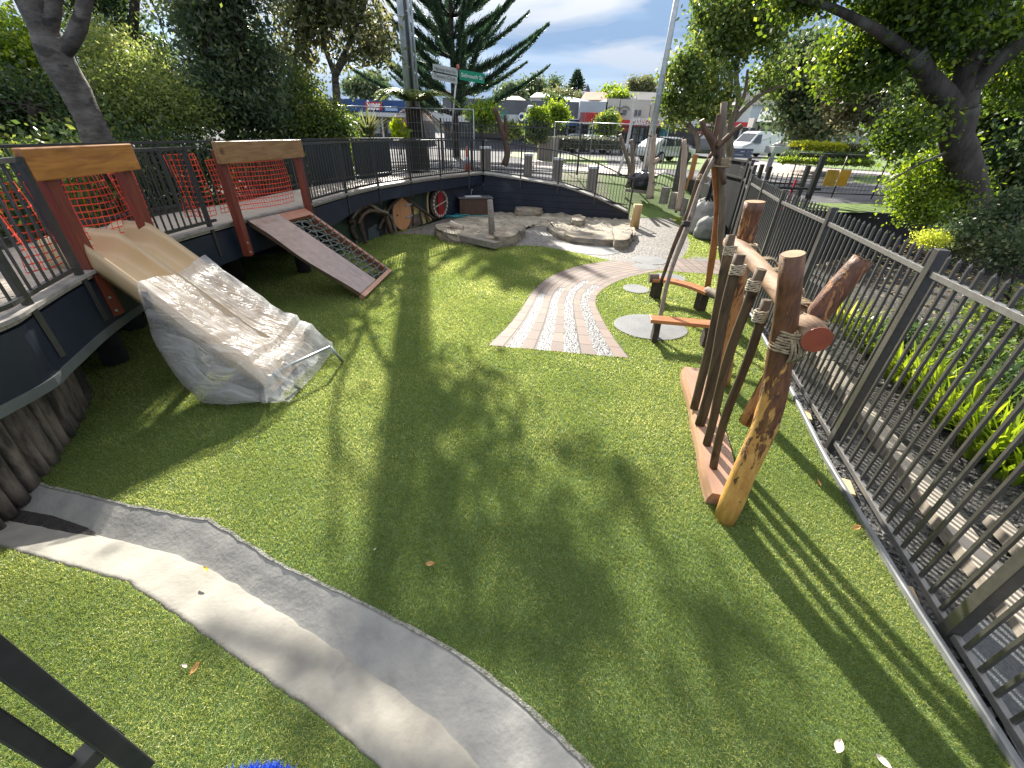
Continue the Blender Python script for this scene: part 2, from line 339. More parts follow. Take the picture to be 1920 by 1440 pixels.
def brickmat(name, ca, cb, mortar, sc_=(1, 1)):
    m, t = new_mat(name); N = t.nodes.new; L = t.links.new
    o = N('ShaderNodeOutputMaterial'); p = N('ShaderNodeBsdfPrincipled'); L(p.outputs[0], o.inputs[0]); p.inputs['Roughness'].default_value = 0.75
    uv = N('ShaderNodeUVMap'); uv.uv_map = 'UVMap'; br = N('ShaderNodeTexBrick'); L(uv.outputs[0], br.inputs['Vector'])
    br.offset = 0.0; br.inputs['Color1'].default_value = (*ca, 1); br.inputs['Color2'].default_value = (*cb, 1); br.inputs['Mortar'].default_value = (*mortar, 1)
    br.inputs['Scale'].default_value = 1; br.inputs['Mortar Size'].default_value = 0.006; br.inputs['Brick Width'].default_value = sc_[0]; br.inputs['Row Height'].default_value = sc_[1]
    tc = N('ShaderNodeTexCoord'); n = N('ShaderNodeTexNoise'); n.inputs['Scale'].default_value = 9; n.inputs['Detail'].default_value = 5; L(tc.outputs['Object'], n.inputs['Vector'])
    mx = N('ShaderNodeMixRGB'); mx.blend_type = 'MULTIPLY'; mx.inputs[0].default_value = 0.35; L(br.outputs[0], mx.inputs[1]); L(n.outputs['Color'], mx.inputs[2]); L(mx.outputs[0], p.inputs['Base Color'])
    bp = N('ShaderNodeBump'); bp.inputs['Strength'].default_value = 0.5; bp.inputs['Distance'].default_value = 0.006; bp.invert = True; L(br.outputs['Fac'], bp.inputs['Height']); L(bp.outputs[0], p.inputs['Normal'])
    return m
BRICK = brickmat('pink_paver', (0.25, 0.18, 0.145), (0.165, 0.125, 0.105), (0.05, 0.045, 0.04), (0.26, 0.105))

# --- outlines (metres, from the photograph's ground positions)
px = lambda L_, z=0.0: [G2(x, y, z) for x, y in L_]
gut_far = px([(60, 905), (230, 945), (400, 978), (520, 1055), (700, 1140), (860, 1225), (960, 1300), (1110, 1440)])
gut_mid = px([(30, 965), (170, 1000), (330, 1040), (400, 1070), (560, 1170), (700, 1265), (820, 1350), (900, 1440)], -0.10)
gut_near = px([(0, 1022), (60, 1040), (240, 1090), (330, 1150), (450, 1235), (600, 1340), (720, 1440)])
ext = lambda P, a, b: [(P[0][0] + a[0], P[0][1] + a[1])] + P + [(P[-1][0] + b[0], P[-1][1] + b[1])]
gut_far = ext(gut_far, (-1.2, .2), (.5, -.45)); gut_mid = ext(gut_mid, (-1.2, .2), (.45, -.5)); gut_near = ext(gut_near, (-1.2, .15), (.4, -.5))
gf, gm, gn = gut_far, gut_mid, gut_near   # cast in straight facets
def lerp_line(P, n):
    P = [np.array(p) for p in P]; d = [0]
    for a, b in zip(P, P[1:]): d.append(d[-1] + np.linalg.norm(b - a))
    return [tuple(np.array([np.interp(t, d, [p[k] for p in P]) for k in range(len(P[0]))])) for t in np.linspace(0, d[-1], n)]
gf, gm, gn = lerp_line(gf, 110), lerp_line(gm, 110), lerp_line(gn, 110)
wv = lambda P, s, am: [(p[0] + am * mnoise.noise(Vector((i * .45, s, 0))) + am * .6 * mnoise.noise(Vector((i * 1.3, s, 4))), p[1] + am * mnoise.noise(Vector((i * .45, s, 7))) + am * .6 * mnoise.noise(Vector((i * 1.3, s, 9)))) for i, p in enumerate(P)]
gf, gm, gn = wv(gf, 1, .012), wv(gm, 2, .016), wv(gn, 3, .010)
rows = []
for i, (a, b, c) in enumerate(zip(gf, gm, gn)):
    a, b, c = map(np.array, (a, b, c)); j = 0.012 * mnoise.noise(Vector((i * .35, 0, 0)))
    lipf = a + (a - b) / np.linalg.norm(a - b) * 0.03; lipn = c + (c - b) / np.linalg.norm(c - b) * 0.02
    def q(p, z, o=0.0): return (p[0], p[1] + o, z)
    rows.append([q(lipf, -.04), q(a, 0.006), q(a * .88 + b * .12, -.002), q(a * .5 + b * .5, -.045 + j), q(b * .93 + a * .07, -.095), q(b, -.10), q(b * .93 + c * .07, -.088), q(b * .5 + c * .5, -.05 + j * .6), q(b * .25 + c * .75, -.018, j), q(b * .08 + c * .92, 0.0), q(c, 0.004), q(lipn, -.04)])
g1 = MB(); g1.grid([r[:6] for r in rows], True); struct('concrete_gutter', g1, GREY)
fr_ = MB(); fr_.grid([[(a[0] + (a[0] - b[0]) * .03 + .006 * mnoise.noise(Vector((i * 1.7, 0, 0))), a[1] + (a[1] - b[1]) * .03 + .01 * mnoise.noise(Vector((i * 1.9, 5, 0))), .012), (a[0] + (b[0] - a[0]) * .05, a[1] + (b[1] - a[1]) * .05 + .008 * mnoise.noise(Vector((i * 2.3, 9, 0))), .009)] for i, (a, b) in enumerate(zip(gf, gm)) if i > 6], True)
struct('turf_cut_edge', fr_, mat('frayed_pale_edge', (.34, .33, .30), (.12, .13, .09), .9, 0, 40, bump=1, bscale=120))
g2 = MB(); g2.grid([r[5:] for r in rows], True); struct('concrete_gutter_apron', g2, PALE)

kerb_line = [(2.38, -1.0), (2.42, 0.1), (2.56, .86), (2.73, 1.74), (3.02, 3.01), (3.45, 4.46), (3.95, 6.2), (4.35, 7.9), (4.8, 9.7), (5.45, 11.2), (5.95, 12.5), (6.1, 14.4), (6.1, 16.8)]
path_l = px([(915, 648), (955, 608), (980, 575), (1000, 545), (1030, 520), (1070, 503), (1100, 496), (1150, 488)])
path_r = px([(1180, 672), (1150, 632), (1125, 590), (1117, 565), (1128, 545), (1165, 525), (1215, 512), (1250, 505)])
strip = px([(1236, 508), (1275, 485), (1345, 487), (1372, 489), (1378, 516), (1345, 515)])
peb = px([(735, 440), (800, 440), (850, 449), (900, 460), (935, 463), (1000, 461), (1060, 470), (1105, 480), (1150, 490), (1200, 502), (1236, 508), (1275, 485), (1289, 470), (1292, 452), (1284, 436), (1262, 413)]) + [(6.0, 17.3), (5.6, 20.5), (4.2, 20.5), (3.95, 15.6), (2.8, 15.9), (1.5, 16.0), (-1.25, 16.2), (-2.3, 15.0), (-2.9, 13.3)]
sandp = px([(862, 408), (930, 397), (1000, 390), (1110, 390), (1165, 402), (1190, 425), (1178, 442), (1140, 448), (1060, 438), (1030, 425), (985, 428), (950, 440), (880, 436), (830, 427)])
discs = [G(1163 + 70, 586) + (.56, .40), G(1192, 543) + (.24, .24), G(1252, 522) + (.27, .27)]
discs = [(2.16, 6.02, 0, .56, .5), (2.38, 7.86, 0, .25, .27), (3.27, 8.66, 0, .36, .33)]
pdiscs = [(2.05, 10.95, 0, .62, .55), (3.25, 10.1, 0, .42, .42), (3.0, 9.5, 0, .3, .25), (1.75, 11.9, 0, .35, .3), (4.6, 10.4, 0, .25, .25)]

base = MB(); base.sheet([(-30, -8), (30, -8), (30, 19), (-30, 19)], -0.36); struct('low_ground', base, SOIL)
play_out = [(-5.0, 3.0)] + [(-5.2, 4.0), (-6.2, 6.0), (-6.4, 9.0), (-4.8, 10.2), (-4.3, 11.3), (-3.2, 12.8), (-2.4, 14.4), (-1.3, 16.2), (1.5, 16.0), (3.95, 15.5), (4.2, 20.5), (6.2, 20.5)] + kerb_line[::-1]
main_turf = play_out[:-0 or None]
near_edge = [p for p in gf][::-1]
turf_poly = [p for p in play_out if True]
tb = MB(); main_poly = play_out + near_edge[0:0]
# main lawn: clip along the gutter by building one outline
main_poly = [(-5.0, 3.0)] + play_out[1:] + [(gf[-1][0] + .02, gf[-1][1] + 0.03)] + [(p[0], p[1] + .012) for p in gf[::-1]]
tb.sheet(main_poly, -0.004); struct('turf_ground', tb, TURFB)
tb2 = MB(); near_poly = [(p[0], p[1] - .008) for p in gn] + [(0.4, -2.5), (-6, -2.5), (-6, gn[0][1])]
tb2.sheet(near_poly, -0.004); struct('turf_bank', tb2, TURFB)

pm = MB(); pm.sheet(smooth_poly(peb[:16], 3, False) + peb[16:], 0.002); struct('pebble_path', pm, PEB_G)
sm_ = MB(); sp = smooth_poly(sandp, 4)
cx_ = sum(p[0] for p in sp) / len(sp); cy_ = sum(p[1] for p in sp) / len(sp); rows = []
for k in np.linspace(1, 0.02, 22): rows.append([(cx_ + (p[0] - cx_) * k, cy_ + (p[1] - cy_) * k, 0.012 + 0.12 * (1 - k) ** .5 * (0.6 + mnoise.noise(Vector((p[0] * k * 2.2, p[1] * k * 2.2, 3)))) + 0.05 * mnoise.noise(Vector((p[0] * k * 7, p[1] * k * 7, 1))) * (k < .98)) for p in sp])
sm_.grid(rows, True, True); struct('sand', sm_, SAND)

# S-curved path: brick lanes with pebble lanes between
pl, pr_ = lerp_line(smooth_poly(path_l, 6, False), 60), lerp_line(smooth_poly(path_r, 6, False), 60)
bm_ = MB(); bm_.grid([[(*a, .0045), (*b, .0045)] for a, b in zip(pl, pr_)], False); struct('pebble_path_inlay', bm_, PEB_W)
lane_u = [0, .13, .235, .345, .45, .60, .70, .80, .90, 1.0]   # brick = even lanes
def brick_lanes(name, lanes):
    V, F, UV = [], [], []
    for (u0, u1, v0) in lanes:
        for i in range(len(pl) - 1):
            if i / 59 < v0: continue
            q = []
            for (k, u) in ((i, u0), (i, u1), (i + 1, u1), (i + 1, u0)):
                a, b = np.array(pl[k]), np.array(pr_[k]); p = a + (b - a) * u; q.append(len(V)); V.append((p[0], p[1], 0.0075)); UV.append((k * 0.075, u * 0.945))
            F.append(tuple(q))
    me = bpy.data.meshes.new(name); me.from_pydata(V, [], F); uvl = me.uv_layers.new(name='UVMap')
    for pi, p in enumerate(me.polygons):
        for li in p.loop_indices: uvl.data[li].uv = UV[me.loops[li].vertex_index]
    me.materials.append(BRICK); o = bpy.data.objects.new(name, me); col.objects.link(o); o['kind'] = 'structure'
brick_lanes('brick_path', [(lane_u[0], lane_u[1], 0), (lane_u[2], lane_u[3], 0), (lane_u[4], lane_u[5] - .06, 0), (lane_u[6] - .04, lane_u[7] - .03, 0), (lane_u[8], 1.0, 0),
    (lane_u[1], lane_u[2], .42), (lane_u[3], lane_u[4], .50), (lane_u[5] - .06, lane_u[6] - .04, .62), (lane_u[7] - .03, lane_u[8], .58)])
me = bpy.data.meshes.new('brick_cross_path'); a, b, c_, d_, e_, f_ = strip
V = [(*a, .009), (*b, .009), (*c_, .009), (*d_, .009), (*e_, .009), (*f_, .009)]; me.from_pydata(V, [], [(0, 5, 4, 3, 2, 1)]); uvl = me.uv_layers.new(name='UVMap')
for p in me.polygons:
    for li in p.loop_indices: co = me.vertices[me.loops[li].vertex_index].co; uvl.data[li].uv = (co.y * 1.0, co.x * .5)
me.materials.append(BRICK); o = bpy.data.objects.new('brick_cross_path', me); col.objects.link(o); o['kind'] = 'structure'

STONE_D = mat('flush_grey_stone', (0.165, 0.17, 0.17), (0.12, 0.125, 0.13), 0.6, 0, 2.5, bump=0.15, bscale=30)
def disc(c, name, lab, z=0.012):
    m = MB(); P = []
    for k in range(36):
        t = 2 * math.pi * k / 36; r = 1 + .04 * mnoise.noise(Vector((math.cos(t) * 1.5 + c[0], math.sin(t) * 1.5, 0))); P.append((c[0] + c[3] * r * math.cos(t), c[1] + c[4] * r * math.sin(t)))
    m.prism(P, -0.03, z); o = m.build(name, STONE_D, bevel=0.004); tag(o, lab, 'stepping stone', 'flush round stones set in the turf')
disc(discs[0], 'stepping_stone', 'largest flat grey oval stone in the turf, beside the low straight bench', .02)
disc(discs[1], 'stepping_stone', 'small round grey stone in the turf right of the curving brick path', .02)
disc(discs[2], 'stepping_stone', 'middle sized round grey stone in the turf just below the brick cross strip', .02)
PL = ['large pale smooth disc in the pebble paving below the right sandpit rocks', 'grey oval disc where the brick path meets the pebbles', 'small grey disc touching the top edge of the brick path', 'faint pale disc in the pebbles between the two rock groups', 'small grey disc at the pebble edge near the white sack']
for d, l in zip(pdiscs, PL):
    disc(d, 'stepping_stone', l, .010); 

# --- turf blades: the artificial grass pile, one sheet of stuff
TURF = leafmat('turf_blades', (0.085, 0.13, 0.036), (0.205, 0.25, 0.068), (0.40, 0.415, 0.18), 0.5, 0.35)
def blades(name, poly, holes, bands, seed, m):
    rng = np.random.default_rng(seed); VV = []; nn = 0
    for (y0, y1, dens, h, wd) in bands:
        xs = [p[0] for p in poly]; x0, x1 = min(xs), max(xs); n = int((x1 - x0) * (y1 - y0) * dens)
        if n < 1: continue
        X = rng.uniform(x0, x1, n); Y = rng.uniform(y0, y1, n); k = inside(X, Y, poly)
        for hp in holes: k &= ~inside(X, Y, hp)
        # keep only what can be seen
        X, Y = X[k], Y[k]; n = len(X); 
        d = np.stack([X, Y, np.full(n, -EYE)], 1) @ RW; sx = 960 + FPX * d[:, 0] / -d[:, 2]; sy = 720 - FPX * d[:, 1] / -d[:, 2]
        k = (sx > -120) & (sx < 2040) & (sy < 1600) & (sy > 0); X, Y = X[k], Y[k]; n = len(X)
        t = rng.uniform(0, 2 * np.pi, n); hh = h * rng.uniform(.55, 1.15, n); ww = wd * rng.uniform(.7, 1.3, n)
        l = rng.normal(0, .42, (n, 2)) * hh[:, None] + np.array([0.0, -0.10 * h]); dx, dy = np.cos(t) * ww / 2, np.sin(t) * ww / 2; z = np.zeros(n)
        a = np.stack([X - dx, Y - dy, z], 1); b = np.stack([X + dx, Y + dy, z], 1)
        c = np.stack([X + dx * .6 + l[:, 0] * .5, Y + dy * .6 + l[:, 1] * .5, hh * .62], 1); e = np.stack([X - dx * .6 + l[:, 0] * .5, Y - dy * .6 + l[:, 1] * .5, hh * .62], 1)
        tip = np.stack([X + l[:, 0] * 1.4, Y + l[:, 1] * 1.4, hh], 1); tip2 = tip + np.stack([dx * .4, dy * .4, z - .0005], 1)
        VV.append(np.stack([a, b, c, e, tip2, tip], 1).reshape(-1, 3)); nn += n
    V = np.concatenate(VV); i = np.arange(nn) * 6
    F = np.concatenate([np.stack([i, i + 1, i + 2, i + 3], 1), np.stack([i + 3, i + 2, i + 4, i + 5], 1)])
    o = npmesh(name, V, F, m); o['kind'] = 'stuff'; return o
holes = [pl + pr_[::-1], strip, smooth_poly(peb[:16], 3, False) + peb[16:]] + [[(c[0] + c[3] * 1.0 * math.cos(t), c[1] + c[4] * math.sin(t)) for t in np.linspace(0, 6.28, 24)] for c in discs]
o = blades('turf_grass', main_poly, holes, [(0.3, 1.6, 30000, .018, .0031), (1.6, 2.8, 22000, .019, .0038), (2.8, 4.5, 12500, .022, .0055), (4.5, 7, 8000, .024, .0075), (7, 11, 4500, .026, .011), (11, 20, 2200, .028, .018)], 3, TURF)
tag(o, 'artificial green turf pile covering the play lawn')
o = blades('turf_grass', near_poly, [], [(0.2, 2.2, 30000, .019, .0031)], 4, TURF); tag(o, 'artificial green turf pile on the bank below the gutter')

# --- street level beyond the play area
st = MB()
st.sheet([(-400, 18.0), (-3.2, 18.0), (-2.6, 17.0), (-1.3, 16.3), (1.5, 16.1), (1.52, 22.5), (7.2, 22.5), (7.6, 12.3), (12.5, 10.6), (17, 8.5), (400, 8.5), (400, 900), (-400, 900)], 1.0)
struct('street_ground', st, ASPH)
lb = MB(); lb.grid([[(x, y, 1.0 + .08 * mnoise.noise(Vector((x, y, 0)))) for x in (-60, -20, -12, -9, -7.5, -6.2, -5.2 if y < 14 else -4.6 + .0)] for y in np.linspace(-2, 27, 30)], True); struct('garden_soil', lb, SOIL)
# bank rising from the play level to the street, behind the ramp and the driftwood
bk = MB(); rows = []
for y in np.linspace(15.9, 22.6, 16):
    r = []
    for x in np.linspace(1.4, 7.6, 14):
        t = min(max((y - 16.0) / 5.8, 0), 1); zz = t * t * (3 - 2 * t) * 1.0 * .98; r.append((x, y, (zz + 0.0) if x > 4.0 else max(zz, 0.0) + .0))
    rows.append(r)
mid_ = 6
b2g = MB(); b2g.grid([r[:mid_] for r in rows], True); struct('planted_slope', b2g, mat('bark_mulch_and_weeds', (0.10, 0.085, 0.06), (0.10, 0.135, 0.04), .9, 0, 3, bump=.9, bscale=18))
bk.grid([r[mid_ - 1:] for r in rows], True); struct('turf_slope', bk, mat('darker_turf', (0.06, 0.11, 0.02), (0.11, 0.165, 0.03), .9, 0, 9, bump=.8, bscale=60))  # turf in a darker green than the lawn
def zone(name, pts, m, z, z0=1.0):
    q = MB(); q.sheet([G2(x, y, z0) for x, y in pts], z); struct(name, q, m)
zone('lawn_verge', [(955, 293), (962, 284), (1135, 296), (1140, 309), (1050, 306)], LAWN, 1.012)
zone('lawn_verge', [(1228, 316), (1245, 291), (1300, 293), (1345, 297), (1345, 322)], LAWN, 1.012)
zone('lawn_island', [(1425, 300), (1440, 289), (1600, 282), (1700, 291), (1800, 297), (2100, 310), (2100, 345), (1700, 325), (1560, 315)], LAWN, 1.012)
zone('footpath', [(1385, 316), (1425, 303), (1560, 317), (1700, 327), (2100, 348), (2100, 352), (1700, 331), (1600, 329), (1600, 338), (1470, 332)], PAVE, 1.010)
zone('footpath', [(985, 297), (1140, 310), (1250, 320), (1230, 330), (1140, 326), (975, 309)], PAVE, 1.008)
zone('lawn_verge', [(1600, 330), (1700, 331), (2100, 352), (2100, 372), (1700, 349), (1600, 343)], LAWN, 1.016)
zone('lawn_verge', [(1480, 392), (1490, 380), (1800, 388), (1800, 402), (1580, 399)], LAWN, 1.016)

# right-hand bed outside the fence
GRAV = mat('river_gravel_mulch', (0.075, 0.073, 0.066), (0.014, 0.014, 0.014), 0.85, 0, 26, bump=1.0, bscale=34, contrast=(.45, .55))
bed = MB(); rows = []
bankf = lambda y: float(np.interp(y, [4.2, 6.2, 7.2], [1, .75, 0.0]))
fl = lambda y: float(np.interp(y, [-3, 0, 1.38, 3.23, 5.34, 7.18, 10], [2.05, 2.32, 2.75, 3.24, 3.8, 4.23, 5.15]))
for y in np.linspace(-1.5, 11.9, 70):
    r = []
    for i, dx in enumerate([-.32, -.1, .15, .4, .7, .95, 1.2, 1.5, 1.9, 2.4, 3.0, 3.7, 4.5, 6.0, 8.0]):
        z = float(np.interp(dx, [0, .8, 1.3, 2.2, 3.2, 4.5, 8], [-.06, -.10, -.03, .25, .62, .85, 1.0])); x = fl(y) + dx
        z = z if z < 0 else z * bankf(y)
        z -= .25 * (1 - bankf(y)) * (dx > .5)
        z += 0.045 * mnoise.noise(Vector((x * 2.2, y * 2.2, 0))) + .02 * mnoise.noise(Vector((x * 9, y * 9, 4))); r.append((x, y, z))
    rows.append(r)
bed.grid(rows, True); struct('mulched_bed', bed, GRAV)
rng = random.Random(5)
peb_s = MB()
for _ in range(5200):
    y = rng.uniform(-.6, 6.2) ; dx = rng.choice([rng.uniform(-.22, .1), rng.uniform(.9, 3.2), rng.uniform(.9, 3.2)]); x = fl(y) + dx
    z = float(np.interp(dx, [0, .8, 1.3, 2.2, 3.2, 4.5, 8], [-.06, -.10, -.03, .25, .62, .85, 1.0])); z = z if z < 0 else z * bankf(y); z += -.25 * (1 - bankf(y)) * (dx > .5) + 0.045 * mnoise.noise(Vector((x * 2.2, y * 2.2, 0)))
    s = rng.uniform(.012, .034); v = [Vector((rng.uniform(-1, 1), rng.uniform(-1, 1), rng.uniform(-.6, .8))) * s for _ in range(4)]
    p = Vector((x, y, z + .01)); peb_s.add([p + q for q in v], [(0, 1, 2), (0, 2, 3), (0, 3, 1), (1, 3, 2)])
STN = mat('loose_stones', (0.17, 0.165, 0.15), (0.025, 0.025, 0.026), 0.8, 0, 14)
o = peb_s.build('loose_gravel', STN); tag(o, 'loose dark and pale stones strewn over the bed outside the fence', kind='stuff')
# flexible grey kerb along the turf
kb = MB()
kp = resample([(x, y, 0) for x, y in kerb_line[:8]], .25)
kb.grid([[(p[0] - .022, p[1] - .01, -.05), (p[0] - .022, p[1], .045), (p[0] - .012, p[1], .052), (p[0] + .015, p[1], .048), (p[0] + .028, p[1], .03), (p[0] + .03, p[1] + .01, -.06)] for p in kp], False)
o = struct('plastic_kerb', kb, mat('weathered_grey_edging', (0.22, 0.23, 0.235), (0.14, 0.145, 0.15), .5, 0, 5))
# timber sleeper edging beyond the fence
SLEEP = wood('grey_sleeper', (0.42, 0.37, 0.30), (0.24, 0.21, 0.17), .85, 2, 1, False)
for i, (y0, y1) in enumerate([(-.8, 1.15), (1.18, 3.1), (3.13, 5.0), (5.03, 6.9)]):
    q = MB(); q.bar((fl(y0) + .60, y0, -.02), (fl(y1) + .60, y1, -.02), .19, .12)
    tag(q.build('timber_sleeper', SLEEP, bevel=.006), ['short near grey timber sleeper by the drain mesh outside the fence', 'grey timber sleeper outside the fence striped by picket shadows, below the widest fence post', 'grey timber sleeper outside the fence beside the flax clumps', 'farthest grey timber sleeper outside the fence, behind the log frame'][i], 'sleeper', 'timber sleepers edging the bed')
q = MB(); q.bar((fl(-.8) + .98, -.8, .02), (fl(2.3) + .95, 2.3, .02), .11, .1); tag(q.build('timber_sleeper', SLEEP, bevel=.006), 'weathered upper timber edging between drain mesh and mulch', 'sleeper', 'timber sleepers edging the bed')
MESHM = mat('shade_cloth', (0.05, 0.055, 0.06), (0.09, 0.10, 0.105), .6, 0, 60, bump=.5, bscale=140)
q = MB(); rows = []
for y in np.linspace(-.7, 1.5, 16): rows.append([(fl(y) + d, y, -.035 + .02 * mnoise.noise(Vector((y * 5, d * 6, 0)))) for d in np.linspace(.08, .9, 9)])
q.grid(rows, True); tag(q.build('drain_mesh', MESHM), 'black shade cloth laid over the bed outside the near fence', 'shade cloth')
PINE = wood('raw_pine', (0.62, 0.46, 0.26), (0.45, 0.33, 0.18), .7, 2, 1, False)
for i, y in enumerate([.75, 1.62, 2.65, 3.75]):
    q = MB(); x = fl(y) - .07; q.bar((x - .035, y - .09, -.02), (x + .05, y + .1, -.03), .07, .035)
    tag(q.build('timber_peg', PINE, bevel=.004), ['nearest raw pine offcut wedged between kerb and fence rail', 'raw pine peg under the fence below the big grey post', 'raw pine peg between kerb and fence level with the log foot', 'raw pine peg in the gravel strip beside the tilted log top'][i], 'timber peg', 'pine pegs along the kerb')
q = MB(); q.bar((7.5, 12.33, .37), (12.5, 10.6, .37), .12, 1.32); q.bar((12.5, 10.6, .368), (17.2, 8.42, .368), .12, 1.32); tag(q.build('retaining_wall', mat('black_wall', (.012, .013, .016), (.02, .02, .024), .7, 0, 4)), 'low black timber retaining wall below the road edge behind the fence', 'wall')
q = MB(); q.bar((7.58, 12.25, .38), (7.22, 22.4, .38), .12, 1.3); tag(q.build('retaining_wall', MATS['black_wall']), 'black side wall running back beside the mesh gates', 'wall')

# damp dark silt lying in the left end of the gutter
q = MB(); dp = [(x, y) for x, y in px([(-10, 958), (40, 958), (100, 968), (165, 990), (186, 1003), (140, 1001), (90, 992), (20, 986), (-10, 986)], -0.085)]
q.grid([[(*(np.array(dp[0]) * (1 - t) + np.array(dp[-1]) * t), -.075) for t in (0, 1)], [(*dp[1], -.072), (*dp[7], -.072)], [(*dp[2], -.078), (*dp[6], -.078)], [(*dp[3], -.082), (*dp[5], -.082)], [(*dp[4], -.084), (*dp[4], -.084)]], True)
tag(q.build('wet_silt', mat('wet_black_silt', (.03, .026, .022), (.015, .013, .012), .7, 0, 12, bump=.8, bscale=30)), 'dark damp silt lying in the left end of the gutter', kind='stuff')
# ================================================================== BOARDWALK
ZD = 1.3
edge = [(-2.2, .15), (-3.3, .95), (-3.72, 1.9), (-3.76, 2.71), (-3.88, 3.05), (-4.16, 3.79), (-4.36, 4.6), (-4.42, 5.25), (-4.33, 6.4), (-4.18, 7.3), (-3.95, 8.15), (-3.88, 9.0), (-3.78, 9.9), (-3.55, 11.2), (-2.95, 12.9), (-2.2, 14.5), (-1.25, 16.05)]
E_ = smooth_poly(edge, 5, False)
def offset(P, d):
    o = []
    for i, p in enumerate(P):
        a, b = np.array(P[max(i - 1, 0)][:2]), np.array(P[min(i + 1, len(P) - 1)][:2]); t = (b - a) / np.linalg.norm(b - a); o.append((p[0] - t[1] * d, p[1] + t[0] * d) + tuple(p[2:]))
    return o
W_ = 1.45
outer = offset(E_, W_)
ramp = [(-1.25, 16.05, 1.3), (0.1, 15.9, 1.18), (1.5, 15.6, 1.05), (2.75, 15.45, .72), (3.9, 15.35, .28)]
DECK = wood('pale_decking', (0.42, 0.37, 0.31), (0.30, 0.26, 0.22), .7, 2, 0, False)
bw = empty('boardwalk', (-4.5, 8, 0), 'raised curving boardwalk with navy side boards along the left of the lawn', 'boardwalk')
dk = MB()
I2 = resample(E_, .145); O2 = lerp_line(outer, len(I2))
I2 = lerp_line(E_, 150); O2 = lerp_line(outer, 150)
for a, b, c, d in zip(I2, I2[1:], O2, O2[1:]):
    a, b, c, d = map(np.array, (a, b, c, d)); b = a + (b - a) * .94; d = c + (d - c) * .94
    vs = [(*a, 1.24), (*b, 1.24), (*d, 1.24), (*c, 1.24), (*a, 1.28), (*b, 1.28), (*d, 1.28), (*c, 1.28)]; dk.add(vs, [(4, 5, 6, 7), (3, 2, 1, 0), (0, 1, 5, 4), (1, 2, 6, 5), (2, 3, 7, 6), (3, 0, 4, 7)])
dk.build('deck_boards', DECK, bw)
def strip_wall(P, off, th, z0, z1, name, m, parent):
    q = MB(); A = offset(P, off); B = offset(P, off + th)
    rows = [[(a[0], a[1], z0), (a[0], a[1], z1), (b[0], b[1], z1), (b[0], b[1], z0)] for a, b in zip(A, B)]; q.grid(rows, False, True); return q.build(name, m, parent)
cut = [i for i, p in enumerate(E_) if p[1] > 9.6][0]
q = MB(); A = offset(E_, -.005); B = offset(E_, .035); zb_ = [float(np.interp(p[1], [9, 10.5], [.78, .95])) for p in E_]
q.grid([[(a[0], a[1], z), (a[0], a[1], 1.22), (b[0], b[1], 1.22), (b[0], b[1], z)] for a, b, z in zip(A, B, zb_)], False, True); q.build('side_board', NAVY, bw)
PF = empty('panel_fence', (-6, 15, 1), 'dark green black slatted screen behind the boardwalk below the olive tree', 'fence')
for k_ in range(3):
    a_, b_ = Vector((-6.55 + k_ * .75, 11.2 + k_ * 1.45, 0)), Vector((-6.55 + (k_ + 1) * .75 - .03, 11.2 + (k_ + 1) * 1.45 - .05, 0)); q = MB()
    for j_ in range(24): c_ = a_.lerp(b_, (j_ + .5) / 24); q.box((c_.x, c_.y, 1.62), (.06, .02, 1.25), math.atan2(1.45, .75))
    q.bar(a_ + Vector((0, 0, 2.2)), b_ + Vector((0, 0, 2.2)), .04, .04); q.bar(a_ + Vector((0, 0, 1.1)), b_ + Vector((0, 0, 1.1)), .04, .04); q.build('screen_panel', mat('dark_green_black', (.012, .022, .02), (.018, .028, .026), .5), PF)
strip_wall(E_, -.05, .10, 1.285, 1.315, 'edge_kerb', mat('weathered_edge_timber', (0.30, 0.28, 0.25), (0.16, 0.15, 0.14), .7, 0, 6), bw)
strip_wall(E_[:32], -.022, .03, .70, .78, 'trim_strip', mat('grey_green_trim', (0.10, 0.115, 0.11), (0.07, 0.08, 0.08), .5, 0, 4), bw)
strip_wall(outer, 0, .04, .3, 1.28, 'side_board', NAVY, bw)
PILE = mat('dark_timber_pile', (0.02, 0.018, 0.016), (0.01, 0.01, 0.01), .9, 0, 6)
for (x, y) in [(-4.75, 6.2), (-4.95, 4.4), (-4.35, 8.3), (-5.5, 5.4), (-5.3, 7.6), (-4.3, 9.4)]:
    q = MB(); q.tube([(x, y, -.3), (x, y, 1.24)], .13, 12, wob=.1); q.build('pile', PILE, bw)
